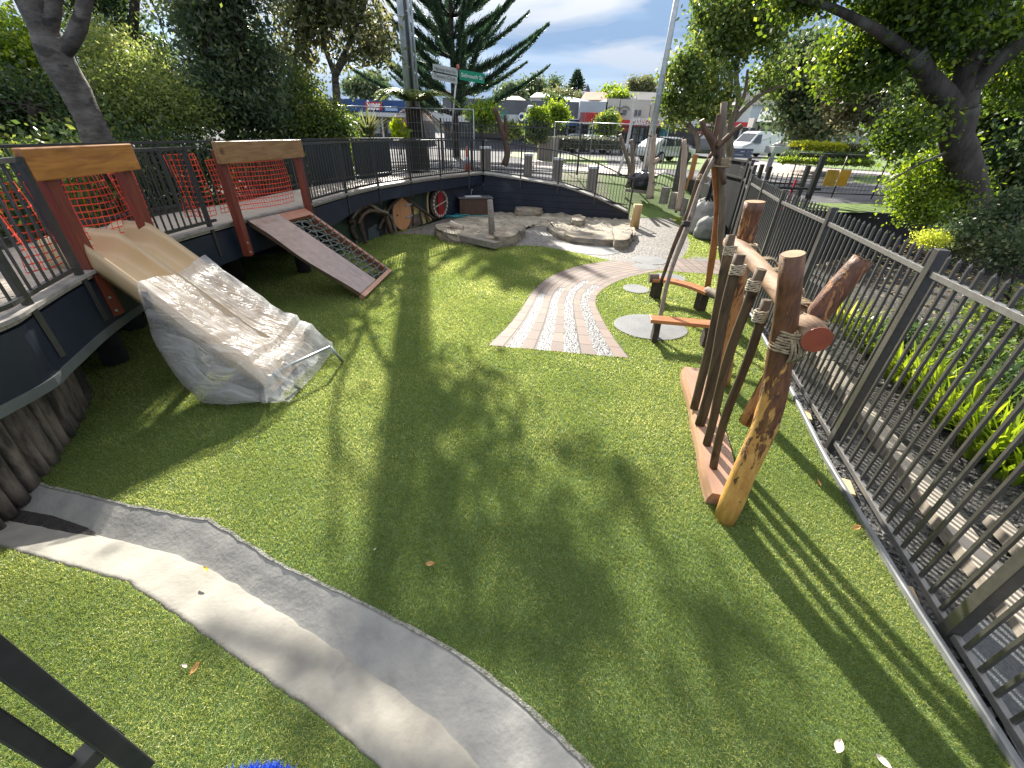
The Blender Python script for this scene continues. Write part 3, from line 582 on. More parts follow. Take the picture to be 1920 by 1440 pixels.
# wall under the far half of the boardwalk
GREENW = mat('dark_green_wall', (0.022, 0.045, 0.028), (0.014, 0.03, 0.02), .55, 0, 2)
rw = empty('retaining_wall', (0, 16.2, 0), 'dark navy horizontal board wall curving behind the sandpit', 'wall')
far = E_[cut:]
fi = [i for i, p in enumerate(far) if p[1] > 14.3][0]
strip_wall(far[:fi + 1], .40, .04, -.2, 1.25, 'green_wall_panel', GREENW, rw)
RP = [(p[0] - .30 * (1 - i / max(1, len(far[fi:]) - 1)), p[1] + .12 * (1 - i / max(1, len(far[fi:]) - 1))) for i, p in enumerate(far[fi:])]; RPz = [(p[0], p[1], 1.3) for p in RP] + ramp[1:]
nb = 7
for k in range(nb):
    q = MB(); z0 = -.1 + k * .2
    for a, b in zip(RPz, RPz[1:]):
        ta, tb_ = min(z0 + .192, a[2] - .06), min(z0 + .192, b[2] - .06)
        if max(ta, tb_) <= z0 + .01: continue
        o_ = .02; 
        q.add([(a[0], a[1] + o_, z0), (b[0], b[1] + o_, z0), (b[0], b[1] + o_, max(tb_, z0 + .002)), (a[0], a[1] + o_, max(ta, z0 + .002)), (a[0], a[1] + o_ + .03, z0), (b[0], b[1] + o_ + .03, z0), (b[0], b[1] + o_ + .03, max(tb_, z0 + .002)), (a[0], a[1] + o_ + .03, max(ta, z0 + .002))], [(0, 1, 2, 3), (3, 2, 6, 7), (7, 6, 5, 4), (4, 5, 1, 0)])
    if q.f: q.build('wall_board', NAVY, rw)
q = MB()
for a, b in zip(RPz, RPz[1:]): q.add([(a[0], a[1] + .045, -.2), (b[0], b[1] + .045, -.2), (b[0], b[1] + .045, b[2] - .04), (a[0], a[1] + .045, a[2] - .04)], [(0, 1, 2, 3)])
q.build('wall_backing', NAVY, rw)
q = MB()
for a, b in zip(RPz, RPz[1:]): q.bar((a[0], a[1], a[2] - .03), (b[0], b[1], b[2] - .03), .1, .05)
q.build('coping', MATS['weathered_edge_timber'], rw)
q = MB()
for a, b in zip(RPz, RPz[1:]): q.add([(a[0], a[1] + .06, a[2] - .04), (b[0], b[1] + .06, b[2] - .04), (b[0] + .15, b[1] + 1.5, b[2] - .04), (a[0] + .15, a[1] + 1.5, a[2] - .04)], [(0, 1, 2, 3)])
q.build('ramp_surface', GREY, rw)

# ------------------------------------------------------------------ railings
def railing(name, P, label, cat='railing', h=1.0, post=.05, pick=.016, sp=.105, panel=1.9, m=BLACK, zb=.0, spikes=False, toprail=(.05, .035), lowpost=0.0, rail_drop=0.0, skip=(), group=None, mrail=None, flatpick=False):
    P = [tuple(p) if len(p) == 3 else (*p, ZD) for p in P]
    root = empty(name, P[len(P) // 2], label, cat, group)
    Q = resample(P, panel); 
    if np.linalg.norm(np.array(Q[-1]) - np.array(P[-1])) > panel * .35: Q.append(P[-1])
    for p in Q:
        q = MB(); q.box((p[0], p[1], p[2] + zb + (h - lowpost * -1) / 2 - lowpost), (post, post, h + lowpost), math.atan2(1, 0)); o = q.build('post', m, root)
    dense = resample(P, .4) + [P[-1]]
    q = MB()
    for a, b in zip(dense, dense[1:]): q.bar((a[0], a[1], a[2] + zb + h - rail_drop - toprail[1] / 2), (b[0], b[1], b[2] + zb + h - rail_drop - toprail[1] / 2), *toprail)
    q.build('top_rail', mrail or m, root); q = MB()
    for a, b in zip(dense, dense[1:]): q.bar((a[0], a[1], a[2] + zb + .08), (b[0], b[1], b[2] + zb + .08), .035, .035)
    q.build('bottom_rail', mrail or m, root)
    for a, b in zip(Q, Q[1:]):
        a, b = np.array(a), np.array(b); n = max(2, int(np.linalg.norm(b - a) / sp)); q = MB()
        top = h if spikes else h - rail_drop - toprail[1]
        # picket positions follow the curve
        seg = [np.array(r) for r in P]
        for k in range(1, n):
            t = a + (b - a) * k / n; j = min(range(len(seg)), key=lambda i: np.linalg.norm(seg[i] - t)); 
            q.box((t[0], t[1], t[2] + zb + (top + .06) / 2), (pick, pick, top - .06), math.atan2(b[1] - a[1], b[0] - a[0]))
        q.build('picket_panel', m, root)
    return root
def dens(P, step=.12): return resample(P, step)
# inner railing in three runs, broken by the two timber frames
E3 = [(p[0], p[1], ZD) for p in E_]
runA = [p for p in E3 if .9 < p[1] < 3.85]; runB = [p for p in E3 if 5.05 < p[1] < 6.35]; runC = [p for p in E3 if p[1] > 8.15] 
railing('railing', runA, 'black picket railing on the deck edge left of the slide', lowpost=.45, panel=1.1, group='black deck railings')
railing('railing', runB, 'short black picket railing between the slide frame and the climbing ramp frame', lowpost=.4, panel=.95, group='black deck railings')
railing('railing', runC, 'long black picket railing curving along the boardwalk to the corner of the navy wall', lowpost=.42, panel=1.5, group='black deck railings')
railing('railing', [(x, y, z) for x, y, z in ramp], 'black picket railing sloping down the ramp above the sandpit', lowpost=.3, panel=1.33, group='black deck railings')
O3 = [(p[0], p[1], ZD) for p in outer if p[1] > 1.5]
railing('railing', O3, 'black picket railing along the far side of the boardwalk under the trees', panel=1.6, sp=.11, group='black deck railings')
# camera side: part of the railing the photographer leans over
nr = empty('railing', (-.8, .3, 1.3), 'dark railing posts close to the camera at the lower left corner', 'railing')
LIGHTE = DKGREY
def vbox(px1, px2, z0, z1, r, m, name, th=.05):
    """upright flat bar between two vertical image edges at distance r"""
    a = np.array(G2(*px1, 1.6)); b = np.array(G2(*px2, 1.6)); a = a / np.linalg.norm(a) * r; b = b / np.linalg.norm(b) * r
    d = (b - a) / np.linalg.norm(b - a); n = np.array([-d[1], d[0]]); n = n if np.dot(n, a) > 0 else -n
    q = MB(); P = [a, b, b + n * th, a + n * th]; q.prism([tuple(p) for p in P], z0, z1); q.build(name, m, nr, bevel=.004)
vbox((0, 1186), (0, 1277), 1.2, 2.3, .95, BLACK, 'post', .07)
vbox((0, 1325), (0, 1393), 1.2, 2.3, .98, BLACK, 'picket', .03)
vbox((0, 1460), (0, 1520), 1.2, 2.3, 1.0, BLACK, 'picket', .03)
a = G2(0, 1186, 1.6); b = G2(0, 1520, 1.6); a = np.array(a) / np.linalg.norm(a) * .98; b = np.array(b) / np.linalg.norm(b) * .98; d = (b - a) / np.linalg.norm(b - a)
q = MB(); q.bar((*(a - d * .0), 1.38), (*(b + d * 1.0), 1.38), .04, .04); q.build('bottom_rail', DKGREY, nr)
q = MB(); q.bar((*(a - d * .0), 2.28), (*(b + d * 1.0), 2.28), .05, .04); q.build('top_rail', DKGREY, nr)

# right-hand spiked fence (posts taller, grey sheen)
fpts = [(1.95, -1.9), (2.3, -.5), (2.75, 1.38), (3.24, 3.23), (3.8, 5.34), (4.23, 7.18), (4.72, 8.75), (5.15, 10.1)]
fe = empty('picket_fence', (3.5, 4, 0), 'dark grey spiked picket fence running along the right side of the lawn', 'fence')
for i, p in enumerate(fpts):
    q = MB(); q.box((p[0], p[1], .90), (.075, .075, 2.04), math.atan2(fpts[min(i + 1, 7)][1] - p[1], fpts[min(i + 1, 7)][0] - p[0]) if i < 7 else 1.3); q.build('post', DKGREY, fe, bevel=.004)
for a, b in zip(fpts, fpts[1:]):
    a3, b3 = Vector((*a, 0)), Vector((*b, 0)); rz = math.atan2(b[1] - a[1], b[0] - a[0]); d = (b3 - a3).normalized()
    q = MB(); s_ = a3 + d * .04; e_2 = b3 - d * .04
    q.bar(s_ + Vector((0, 0, 1.74)), e_2 + Vector((0, 0, 1.74)), .04, .045); q.build('top_rail', RAILG, fe, bevel=.003)
    q = MB(); q.bar(s_ + Vector((0, 0, .06)), e_2 + Vector((0, 0, .06)), .04, .045); q.build('bottom_rail', RAILG, fe, bevel=.003)
    n = int((b3 - a3).length / .118); q = MB()
    for k in range(1, n):
        t = a3.lerp(b3, k / n); q.box((t.x, t.y, .96), (.021, .021, 1.84), rz)
        q.add([(t.x - .009, t.y - .009, 1.88), (t.x + .009, t.y - .009, 1.88), (t.x + .009, t.y + .009, 1.88), (t.x - .009, t.y + .009, 1.88), (t.x, t.y, 1.91)], [(0, 1, 4), (1, 2, 4), (2, 3, 4), (3, 0, 4)])
    q.build('picket_panel', DKGREY, fe)

# mesh gates
PERF = MATS.get('perf')
def perfmat():
    m, t = new_mat('perforated_steel'); N = t.nodes.new; L = t.links.new
    o = N('ShaderNodeOutputMaterial'); p = N('ShaderNodeBsdfPrincipled'); p.inputs['Base Color'].default_value = (.010, .011, .012, 1); p.inputs['Roughness'].default_value = .8; p.inputs['Specular IOR Level'].default_value = .2
    tc = N('ShaderNodeTexCoord'); v = N('ShaderNodeTexVoronoi'); v.inputs['Scale'].default_value = 26; v.inputs['Randomness'].default_value = 0.0; L(tc.outputs['Object'], v.inputs['Vector'])
    r = N('ShaderNodeMath'); r.operation = 'LESS_THAN'; r.inputs[1].default_value = .24; L(v.outputs['Distance'], r.inputs[0])
    tr = N('ShaderNodeBsdfTransparent'); mx = N('ShaderNodeMixShader'); L(r.outputs[0], mx.inputs[0]); L(p.outputs[0], mx.inputs[1]); L(tr.outputs[0], mx.inputs[2]); L(mx.outputs[0], o.inputs[0]); return m
PERF = perfmat()
def gate(a, b, h, label, z=0.0):
    root = empty('mesh_gate', (a[0], a[1], z), label, 'gate', 'perforated gate leaves beside the logs')
    q = MB(); A, B = Vector((*a, z)), Vector((*b, z)); up = Vector((0, 0, 1))
    for (p, s) in ((A, B), (B, A)): q = MB(); q.box((p.x, p.y, z + h / 2), (.07, .07, h + .1), math.atan2(b[1] - a[1], b[0] - a[0])); q.build('post', BLACK, root)
    for hh in (.1, h * .78, h - .05): q = MB(); q.bar(A + up * hh, B + up * hh, .045, .05); q.build('rail', DKGREY, root)
    q = MB(); n = (B - A).normalized().cross(up) * .012; q.extrude([A + up * .1 + n, B + up * .1 + n, B + up * (h - .06) + n, A + up * (h - .06) + n], n * .3); q.build('mesh_panel', PERF, root)
gate((5.17, 10.18), (5.62, 11.25), 2.05, 'perforated dark gate leaf nearest the picket fence')
gate((5.66, 11.33), (6.15, 12.5), 2.1, 'perforated dark gate leaf behind the tall tied poles')
gate((6.2, 12.65), (6.3, 14.9), 2.1, 'farthest dark mesh fence leaf beside the white sack')

# street fence (tall, thin pickets) from the gates back to the left
SF = [(5.9, 16.4, .15), (6.45, 18.2, .6), (6.1, 19.6, .75), (3.9, 20.4, .95), (1.4, 20.6, 1.0), (-1.2, 20.6, 1.0), (-3.4, 20.6, 1.0)]
railing('street_fence', SF, 'tall black picket fence between the playground and the street', 'fence', h=1.95, post=.07, pick=.018, sp=.125, panel=2.35, spikes=True, toprail=(.04, .04), rail_drop=.2)

# temporary galvanised mesh fence
def wire_fence(name, pts, h, label, m, cell=(.075, .2), z=1.0, r=.018, wr=.003, group=None, base=0.0):
    root = empty(name, (pts[0][0], pts[0][1], z), label, 'fence', group)
    for a, b in zip(pts, pts[1:]):
        A, B = Vector((*a, z + base)), Vector((*b, z + base)); U = Vector((0, 0, h)); q = MB()
        for p, s in ((A, A + U), (B, B + U), (A + U, B + U), (A + Vector((0, 0, .12)), B + Vector((0, 0, .12)))): q.tube([p, s], r, 8)
        q.build('frame', m, root); q = MB(); Lg = (B - A).length
        for k in range(1, int(Lg / cell[0])): t = A.lerp(B, k * cell[0] / Lg); q.bar(t + Vector((0, 0, .12)), t + U, wr, wr)
        for k in range(1, int((h - .1) / cell[1])): zz = Vector((0, 0, .12 + k * cell[1])); q.bar(A + zz, B + zz, wr, wr)
        q.build('wire_mesh', m, root)
    return root
wire_fence('temporary_fence', [(-8.2, 18.6), (-6.0, 18.5), (-3.75, 18.3), (-1.75, 18.1)], 2.2, 'galvanised temporary mesh fence behind the tree fern', GALV, (.11, .27), wr=.006)
wire_fence('temporary_fence', [AT(1250, 262, 23)[:2], AT(1110, 252, 23.5)[:2], AT(1040, 247, 24)[:2]], 2.0, 'thin galvanised fence between verge and street behind the driftwood', GALV, (.2, .5), wr=.004, z=1.0)
q0 = G2(1560, 372, 1.0); 
wire_fence('road_fence', [G2(1470, 372, 1.0), G2(1556, 377, 1.0), G2(1630, 380, 1.0), G2(1790, 386, 1.0)], 1.15, 'low black wire fence along the road with two yellow boards', BLACK, (.11, .11), wr=.006, base=.1)
YB = mat('yellow_board', (0.42, 0.26, 0.03), (0.34, 0.20, 0.02), .5, 0, 5)
for i, (x0, x1) in enumerate([(1553, 1575), (1578, 1598)]):
    A, B = Vector(AT(x0, 318, 13.45)), Vector(AT(x1, 319, 13.2)); q = MB(); D = Vector((0, 0, .42)); q.extrude([A, B, B - D, A - D], (0, .015, 0)); o = q.build('notice_board', YB); tag(o, ['left yellow board fixed to the road fence', 'right yellow board fixed to the road fence'][i], 'board', 'yellow boards on the road fence')
# loose tall posts of the second gate near the road
gp = empty('gate_frame', (7.5, 12.2, .4), 'open dark gate frame with tall posts standing above the spiked fence', 'gate')
for (x0, y0, x1, y1, Y, w_) in [(1545, 292, 1505, 372, 12.0, .11), (1517, 310, 1500, 372, 12.6, .10), (1445, 312, 1430, 372, 12.6, .09), (1430, 308, 1418, 360, 13.0, .09)]:
    p = AT(x0, y0, Y); q = MB(); q.box((p[0], p[1], (p[2] - .2) / 2), (w_, w_, p[2] + .2)); q.build('post', BLACK, gp)
a, b = AT(1540, 355, 12.0), AT(1455, 352, 12.6); q = MB(); q.bar(a, b, .06, .06); q.build('rail', BLACK, gp)
q = MB(); a, b = AT(1425, 342, 12.6), AT(1500, 345, 12.6); q.bar(a, b, .04, .04)
for k in range(1, 8): t = Vector(a).lerp(Vector(b), k / 8); q.bar(t + Vector((0, 0, .25)), t - Vector((0, 0, 1.0)), .02, .02)
q.build('picket_panel', BLACK, gp)
a = Vector(AT(1493, 337, 12.4)); q = MB(); q.bar(a, a - Vector((.05, 0, .75)), .05, .03); q.build('marker', mat('red_tape', (.6, .03, .05), (.5, .02, .04), .5), gp)

# log palisade under the near left deck
lp = empty('log_palisade', (-4.1, 2.8, 0), 'row of dark upright bark logs below the deck at the left edge', 'palisade')
PALM = mat('weathered_log', (0.17, 0.14, 0.115), (0.03, 0.026, 0.022), .95, 0, 7, (1, 1, .25), .9, 20, contrast=(.4, .6))
PA = lerp_line([(-3.78, 1.4), (-3.85, 2.0), (-4.0, 2.55), (-4.35, 3.2), (-4.68, 3.68)], 19)
for i, p in enumerate(PA):
    q = MB(); r = .052 + .016 * ((i * 7) % 5) / 5; c = Vector((p[0], p[1], 0)); top = Vector((p[0] + .12, p[1] - .03, .78 - .0 * i))
    q.tube([c + (top - c) * t + Vector((0, 0, -.05 if t == 0 else 0)) for t in (0, .2, .4, .6, .8, 1)], [r * 1.05, r, r * .96, r * 1.02, r * .95, r * .92], 11, wob=.14, seed=i, wf=7); q.build('log', PALM, lp)
# ================================================================== PLAY EQUIPMENT
REDW = wood('red_stained_timber', (0.20, 0.045, 0.025), (0.10, 0.02, 0.014), .42, 2, 2, False, .5)
HONEY = wood('honey_timber', (0.46, 0.20, 0.04), (0.22, 0.08, 0.015), .38, 1.9, 1, True, .5, .25, .12, (0.06, 0.02, 0.008))
HONEY2 = wood('honey_timber_grey', (0.33, 0.185, 0.075), (0.17, 0.085, 0.035), .42, 1.9, 1, True, .5, .2, .12, (0.08, 0.03, 0.01))
def frame(pl_, pr__, y_over, ztop, label, mbeam, bh=.25):
    root = empty('play_portal', (pl_[0], pl_[1], .6), label, 'play frame')
    for p in (pl_, pr__):
        q = MB(); q.box((p[0] + .04, p[1], (.82 + ztop - .1) / 2), (.10, .13, ztop - .1 - .82), .05); o = q.build('post', REDW, root, bevel=.008)
        b_ = MB()
        for zz in (.88, 1.02): b_.tube([(p[0] + .085, p[1] - .03, zz), (p[0] + .105, p[1] - .03, zz)], .012, 8)
        b_.build('bolt', GALV, o)
    a, b = Vector((pl_[0] + .10, pl_[1] - y_over, ztop - bh / 2)), Vector((pr__[0] + .10, pr__[1] + y_over * .8, ztop - bh / 2)); q = MB(); q.bar(a, b, .075, bh); q.build('beam', mbeam, root, bevel=.01)
    return root
frame((-4.27, 4.0), (-4.36, 4.93), .18, 2.36, 'red posted timber frame with knotty honey beam over the slide', HONEY)
frame((-4.22, 6.42), (-3.93, 8.1), .12, 2.36, 'red posted timber frame with browner beam over the climbing ramp', HONEY2, .27)

# orange-red barrier netting behind both frames
NET = mat('red_barrier_net', (0.85, 0.10, 0.04), (0.75, 0.05, 0.04), .5)
def barrier(a, b, z0, z1, label, sag=.05):
    A, B = Vector(a), Vector(b); Lg = (B - A).length; n = int(Lg / .06); q = MB(); mz = int((z1 - z0) / .062); n_ = (B - A).normalized().cross(Vector((0, 0, 1)))
    def P(u, v): 
        z = z0 + (z1 - z0) * v + sag * math.sin(u * 5 + 1) * (1 - v) * .6; return A.lerp(B, u) + Vector((0, 0, z)) + n_ * (.04 * math.sin(u * 7 + v * 3))
    for i in range(n + 1):
        u = i / n; q.grid([[P(u, v) - (B - A).normalized() * .0055, P(u, v) + (B - A).normalized() * .0055] for v in np.linspace(0, 1, mz + 1)], False)
    for j in range(mz + 1):
        v = j / mz; q.grid([[P(u, v) + n_ * .002 - Vector((0, 0, .0055)), P(u, v) + n_ * .002 + Vector((0, 0, .0055))] for u in np.linspace(0, 1, n + 1)], False)
    o = q.build('barrier_net', NET); tag(o, label, 'barrier net', 'red plastic safety nets on the boardwalk')
def odge(y, d): 
    i = min(range(len(O2)), key=lambda k: abs(O2[k][1] - y)); p = O2[i]; return (p[0] + d, p[1], 0)
def idge(y, d):
    i = min(range(len(I2)), key=lambda k: abs(I2[k][1] - y)); p = I2[i]; return (p[0] + d, p[1], 0)
barrier((-4.5, 4.02, 0), (-4.58, 4.95, 0), 1.36, 2.14, 'red plastic mesh net strung inside the slide frame')
barrier((-4.60, 5.0, 0), (-4.75, 5.55, 0), 1.40, 2.24, 'narrow strip of red mesh net just right of the slide frame')
barrier((-4.42, 6.45, 0), (-4.12, 8.05, 0), 1.4, 2.12, 'red plastic mesh net strung inside the climbing ramp frame')
barrier((-4.62, 5.98, 0), (-4.5, 6.42, 0), 1.42, 2.2, 'narrow strip of red mesh net just left of the climbing ramp frame')
barrier((-4.25, 3.45, 0), (-4.42, 3.92, 0), 1.4, 2.1, 'strip of red mesh net behind the pickets left of the slide frame')

# double slide
PLAST = mat('cream_slide_plastic', (0.50, 0.38, 0.23), (0.45, 0.33, 0.19), .32, 0, 1.5, spec=.5)
def sl_x(s): return -4.72 + 2.08 * s
def sl_z(s): return float(np.interp(s, [0, .23, .32, .55, .82, .93, 1], [1.35, 1.345, 1.22, .82, .34, .23, .20]))
def sl_y(s, u): c = 4.50 - .26 * s; wd = .83 + .18 * s; return c + (u - .5) * wd
def prof(u):
    k = abs(((u * 2) % 1) - .5) * 2
    return .25 * max(0, (k - .46) / .54) ** 2.0
slide = empty('double_slide', (-3.4, 4.6, 0), 'cream double lane plastic slide with its lower half wrapped in clear plastic', 'slide')
q = MB(); rows = []
for s in np.linspace(0, 1, 34):
    h = min(1, .72 + s * 6) * (1 if s < .9 else 1 - (s - .9) * 4); r = []
    for u in np.linspace(0, 1, 37): r.append((sl_x(s) - (.10 * (1 - h)), sl_y(s, u), sl_z(s) + prof(u) * h))
    for (du, dz) in ((1.035, -.0), (1.045, -.08), (1.0, -.2), (.9, -.22), (.5, -.2), (.1, -.22), (0, -.2), (-.045, -.08), (-.035, 0)): r.append((sl_x(s), sl_y(s, du), sl_z(s) + (.19 * h - .02 if dz == 0 else .12 * h + dz)))
    rows.append(r)
q.grid(rows, True, True); q.build('chute', PLAST, slide)
# crinkled translucent plastic wrap
def wrapmat():
    m, t = new_mat('clear_plastic_sheet'); N = t.nodes.new; L = t.links.new
    o = N('ShaderNodeOutputMaterial'); p = N('ShaderNodeBsdfPrincipled'); p.inputs['Base Color'].default_value = (.72, .73, .74, 1); p.inputs['Roughness'].default_value = .28
    tr = N('ShaderNodeBsdfTransparent'); tl = N('ShaderNodeBsdfTranslucent'); tl.inputs[0].default_value = (.55, .57, .6, 1); m1 = N('ShaderNodeMixShader'); m2 = N('ShaderNodeMixShader')
    tc = N('ShaderNodeTexCoord'); n = N('ShaderNodeTexNoise'); n.inputs['Scale'].default_value = 3.2; n.inputs['Detail'].default_value = 4; n.inputs['Distortion'].default_value = 1.6
    mp = N('ShaderNodeMapping'); mp.inputs['Rotation'].default_value = (.3, .5, .6); mp.inputs['Scale'].default_value = (.5, 2.6, 1.2); L(tc.outputs['Object'], mp.inputs[0]); L(mp.outputs[0], n.inputs['Vector'])
    bp = N('ShaderNodeBump'); bp.inputs['Strength'].default_value = .6; bp.inputs['Distance'].default_value = .05; rg_ = N('ShaderNodeMath'); rg_.operation = 'SUBTRACT'; L(n.outputs[0], rg_.inputs[0]); rg_.inputs[1].default_value = .5; ra_ = N('ShaderNodeMath'); ra_.operation = 'ABSOLUTE'; L(rg_.outputs[0], ra_.inputs[0]); rp_ = N('ShaderNodeMath'); rp_.operation = 'POWER'; L(ra_.outputs[0], rp_.inputs[0]); rp_.inputs[1].default_value = .55; L(rp_.outputs[0], bp.inputs['Height'])
    for s_ in (p, tl): L(bp.outputs[0], s_.inputs['Normal'])
    m1.inputs[0].default_value = .35; L(p.outputs[0], m1.inputs[1]); L(tl.outputs[0], m1.inputs[2])
    r = N('ShaderNodeMapRange'); r.inputs[1].default_value = .35; r.inputs[2].default_value = .65; r.inputs[3].default_value = .48; r.inputs[4].default_value = .72; L(n.outputs[0], r.inputs[0]); L(r.outputs[0], m2.inputs[0]); L(m1.outputs[0], m2.inputs[1]); L(tr.outputs[0], m2.inputs[2]); L(m2.outputs[0], o.inputs[0]); return m
WRAP = wrapmat(); q = MB(); rows = []
for i, s in enumerate(np.linspace(.485, 1.11, 64)):
    t = (s - .485) / .625; x = sl_x(s); zc = sl_z(min(s, 1)); r = []; e = max(0, (t - .86) / .14)
    bag = math.sin(min(1, t * 1.25) * math.pi) ** .7 if t < .8 else math.sin(math.pi) + max(0, 1 - (t - .8) / .2) * 0.2
    pts = []
    top = zc + .235 * (1 - e) * (1.0 if s < .95 else .7) + .035
    for u in np.linspace(-.06, 1.06, 26): pts.append((sl_y(min(s, 1), u), top + .035 * math.cos(u * 2 * math.pi) * (1 - e) - e * .10))
    yR, yL = sl_y(min(s, 1), 1.09), sl_y(min(s, 1), -.08); zb = max(.015, zc - .28 - .25 * bag)
    pts += [(yR + .03, top - .10), (yR + .02, zc - .18), (yR - .15, max(.02, zc - .3))]
    pts += [(yR - .5, max(.02, zb - .02))]
    pts += [(yL + .15, zb), (yL - .02 - .10 * bag, max(.02, zb - .02)), (yL - .08 - .20 * bag, zb + .06), (yL - .07 - .20 * bag, (zb + zc) / 2 + .02), (yL - .04 - .10 * bag, zc - .0), (yL - .02, top - .06)]
    for k, (y, z) in enumerate(pts):
        nn = mnoise.noise(Vector((x * 3.2 + z * 1.4, y * 5.5 + x * 1.5, z * 4))); n2_ = mnoise.noise(Vector((x * 9 - y * 3, y * 10, z * 9 + 3))); n3 = abs(mnoise.noise(Vector((x * 6 + y * 2.0, y * 3.2, z * 3 + 9))))
        r.append((x + .01 * n2_ - .05 * e * nn, y + .02 * nn, max(.008, z + .02 * nn + .006 * n2_ - .06 * n3 * n3)))
    rows.append(r)
q.grid(rows, True, True); w_ = q.build('plastic_wrap', WRAP, slide)
q = MB(); s = .478
q.grid([[(sl_x(s) + dx, sl_y(s, u), sl_z(s) + z) for u, z in ((-.052, .19), (-.066, .05), (-.05, -.09), (.02, -.22))] for dx in (0, .07)], True); q.build('strap', mat('black_tape', (.012, .012, .014), (.02, .02, .02), .4), slide)
for a, b in (((-2.75, 3.86, .02), (-2.62, 3.82, .27)), ((-2.42, 3.89, .02), (-2.62, 3.82, .27)), ((-2.18, 4.56, .02), (-2.25, 4.46, .28))):
    q = MB(); q.tube([a, b], .018, 8); q.build('support_leg', GALV, slide)
q = MB(); q.tube([(-2.62, 3.82, .27), (-2.25, 4.46, .28)], .016, 8); q.build('crossbar', GALV, slide)

# climbing ramp: live-edge plank and a rope net panel
A_, B_, C_, D_ = [Vector(G(*p)) for p in ((464, 413, 1.28), (572, 390, 1.28), (735, 507, .06), (685, 556, .06))]
B_ = Vector((A_.x + .28, A_.y + 1.5, 1.28)) if False else B_
nrm = (B_ - A_).cross(D_ - A_).normalized(); nrm = nrm if nrm.z > 0 else -nrm
def RP_(u, v, d=0.0): return (A_ * (1 - u) + B_ * u) * (1 - v) + (D_ * (1 - u) + C_ * u) * v + nrm * d
cr = empty('climbing_ramp', D_, 'sloping climbing ramp with smooth live-edge plank beside a knotted rope net', 'climbing ramp')
PLK = wood('silky_red_plank', (0.30, 0.20, 0.16), (0.17, 0.105, 0.08), .28, 1.0, 0, True, .6, .35, .06)
def slab(u0, u1, v0, v1, t, name, m, live=False, nn=14):
    q = MB(); rows = []
    for v in np.linspace(v0, v1, nn):
        k = (.035 * mnoise.noise(Vector((v * 3, 1, 0))) - .03 * math.sin(v * 3.14)) if live else 0
        rows.append([RP_(u0 + k, v, 0), RP_(u1, v, 0), RP_(u1, v, -t), RP_(u0 + k * .5 + (.03 if live else 0), v, -t * (1.5 if live else 1))])
    q.grid(rows, False, True); q.add(rows[0], [(0, 1, 2, 3)]); q.add(rows[-1], [(3, 2, 1, 0)]); return q.build(name, m, cr)
slab(0, .50, 0, .955, .07, 'plank', PLK, True)
RB = wood('red_border_board', (0.36, 0.15, 0.085), (0.24, 0.09, 0.05), .4, 2, 0, False, .5)
slab(.94, 1.0, 0, .955, .16, 'side_board', RB); slab(.505, .94, 0, .085, .10, 'head_board', RB); slab(-.0, 1.0, .96, 1.0, .09, 'foot_board', mat('pale_red_timber', (.45, .25, .17), (.36, .19, .12), .5, 0, 6)); 
GROPE = mat('grey_green_rope', (0.15, 0.165, 0.145), (0.09, 0.10, 0.09), .8, 0, 60, bump=.6, bscale=160)
q = MB()
us = [.565, .66, .75, .84]
for i, u in enumerate(us): q.tube([RP_(u + .028 * math.sin(v * 44 + i * 3.14), v, -.045 + .012 * math.cos(v * 44)) for v in np.linspace(.09, .955, 60)], .0125, 6)
for k in range(13):
    v = .11 + k * .067
    q.tube([RP_(.51 + .43 * t, v + .035 * t + .006 * math.sin(t * 20), -.03 + .012 * math.sin(t * 25 + k)) for t in np.linspace(0, 1, 14)], .0125, 6)
    q.tube([RP_(.86, v + .03, -.02), RP_(.925, v + .02, .015), RP_(.96, v + .0, .012)], .015, 6)
q.build('rope_net', GROPE, cr)

# ------------------------------------------------------------------ log frame

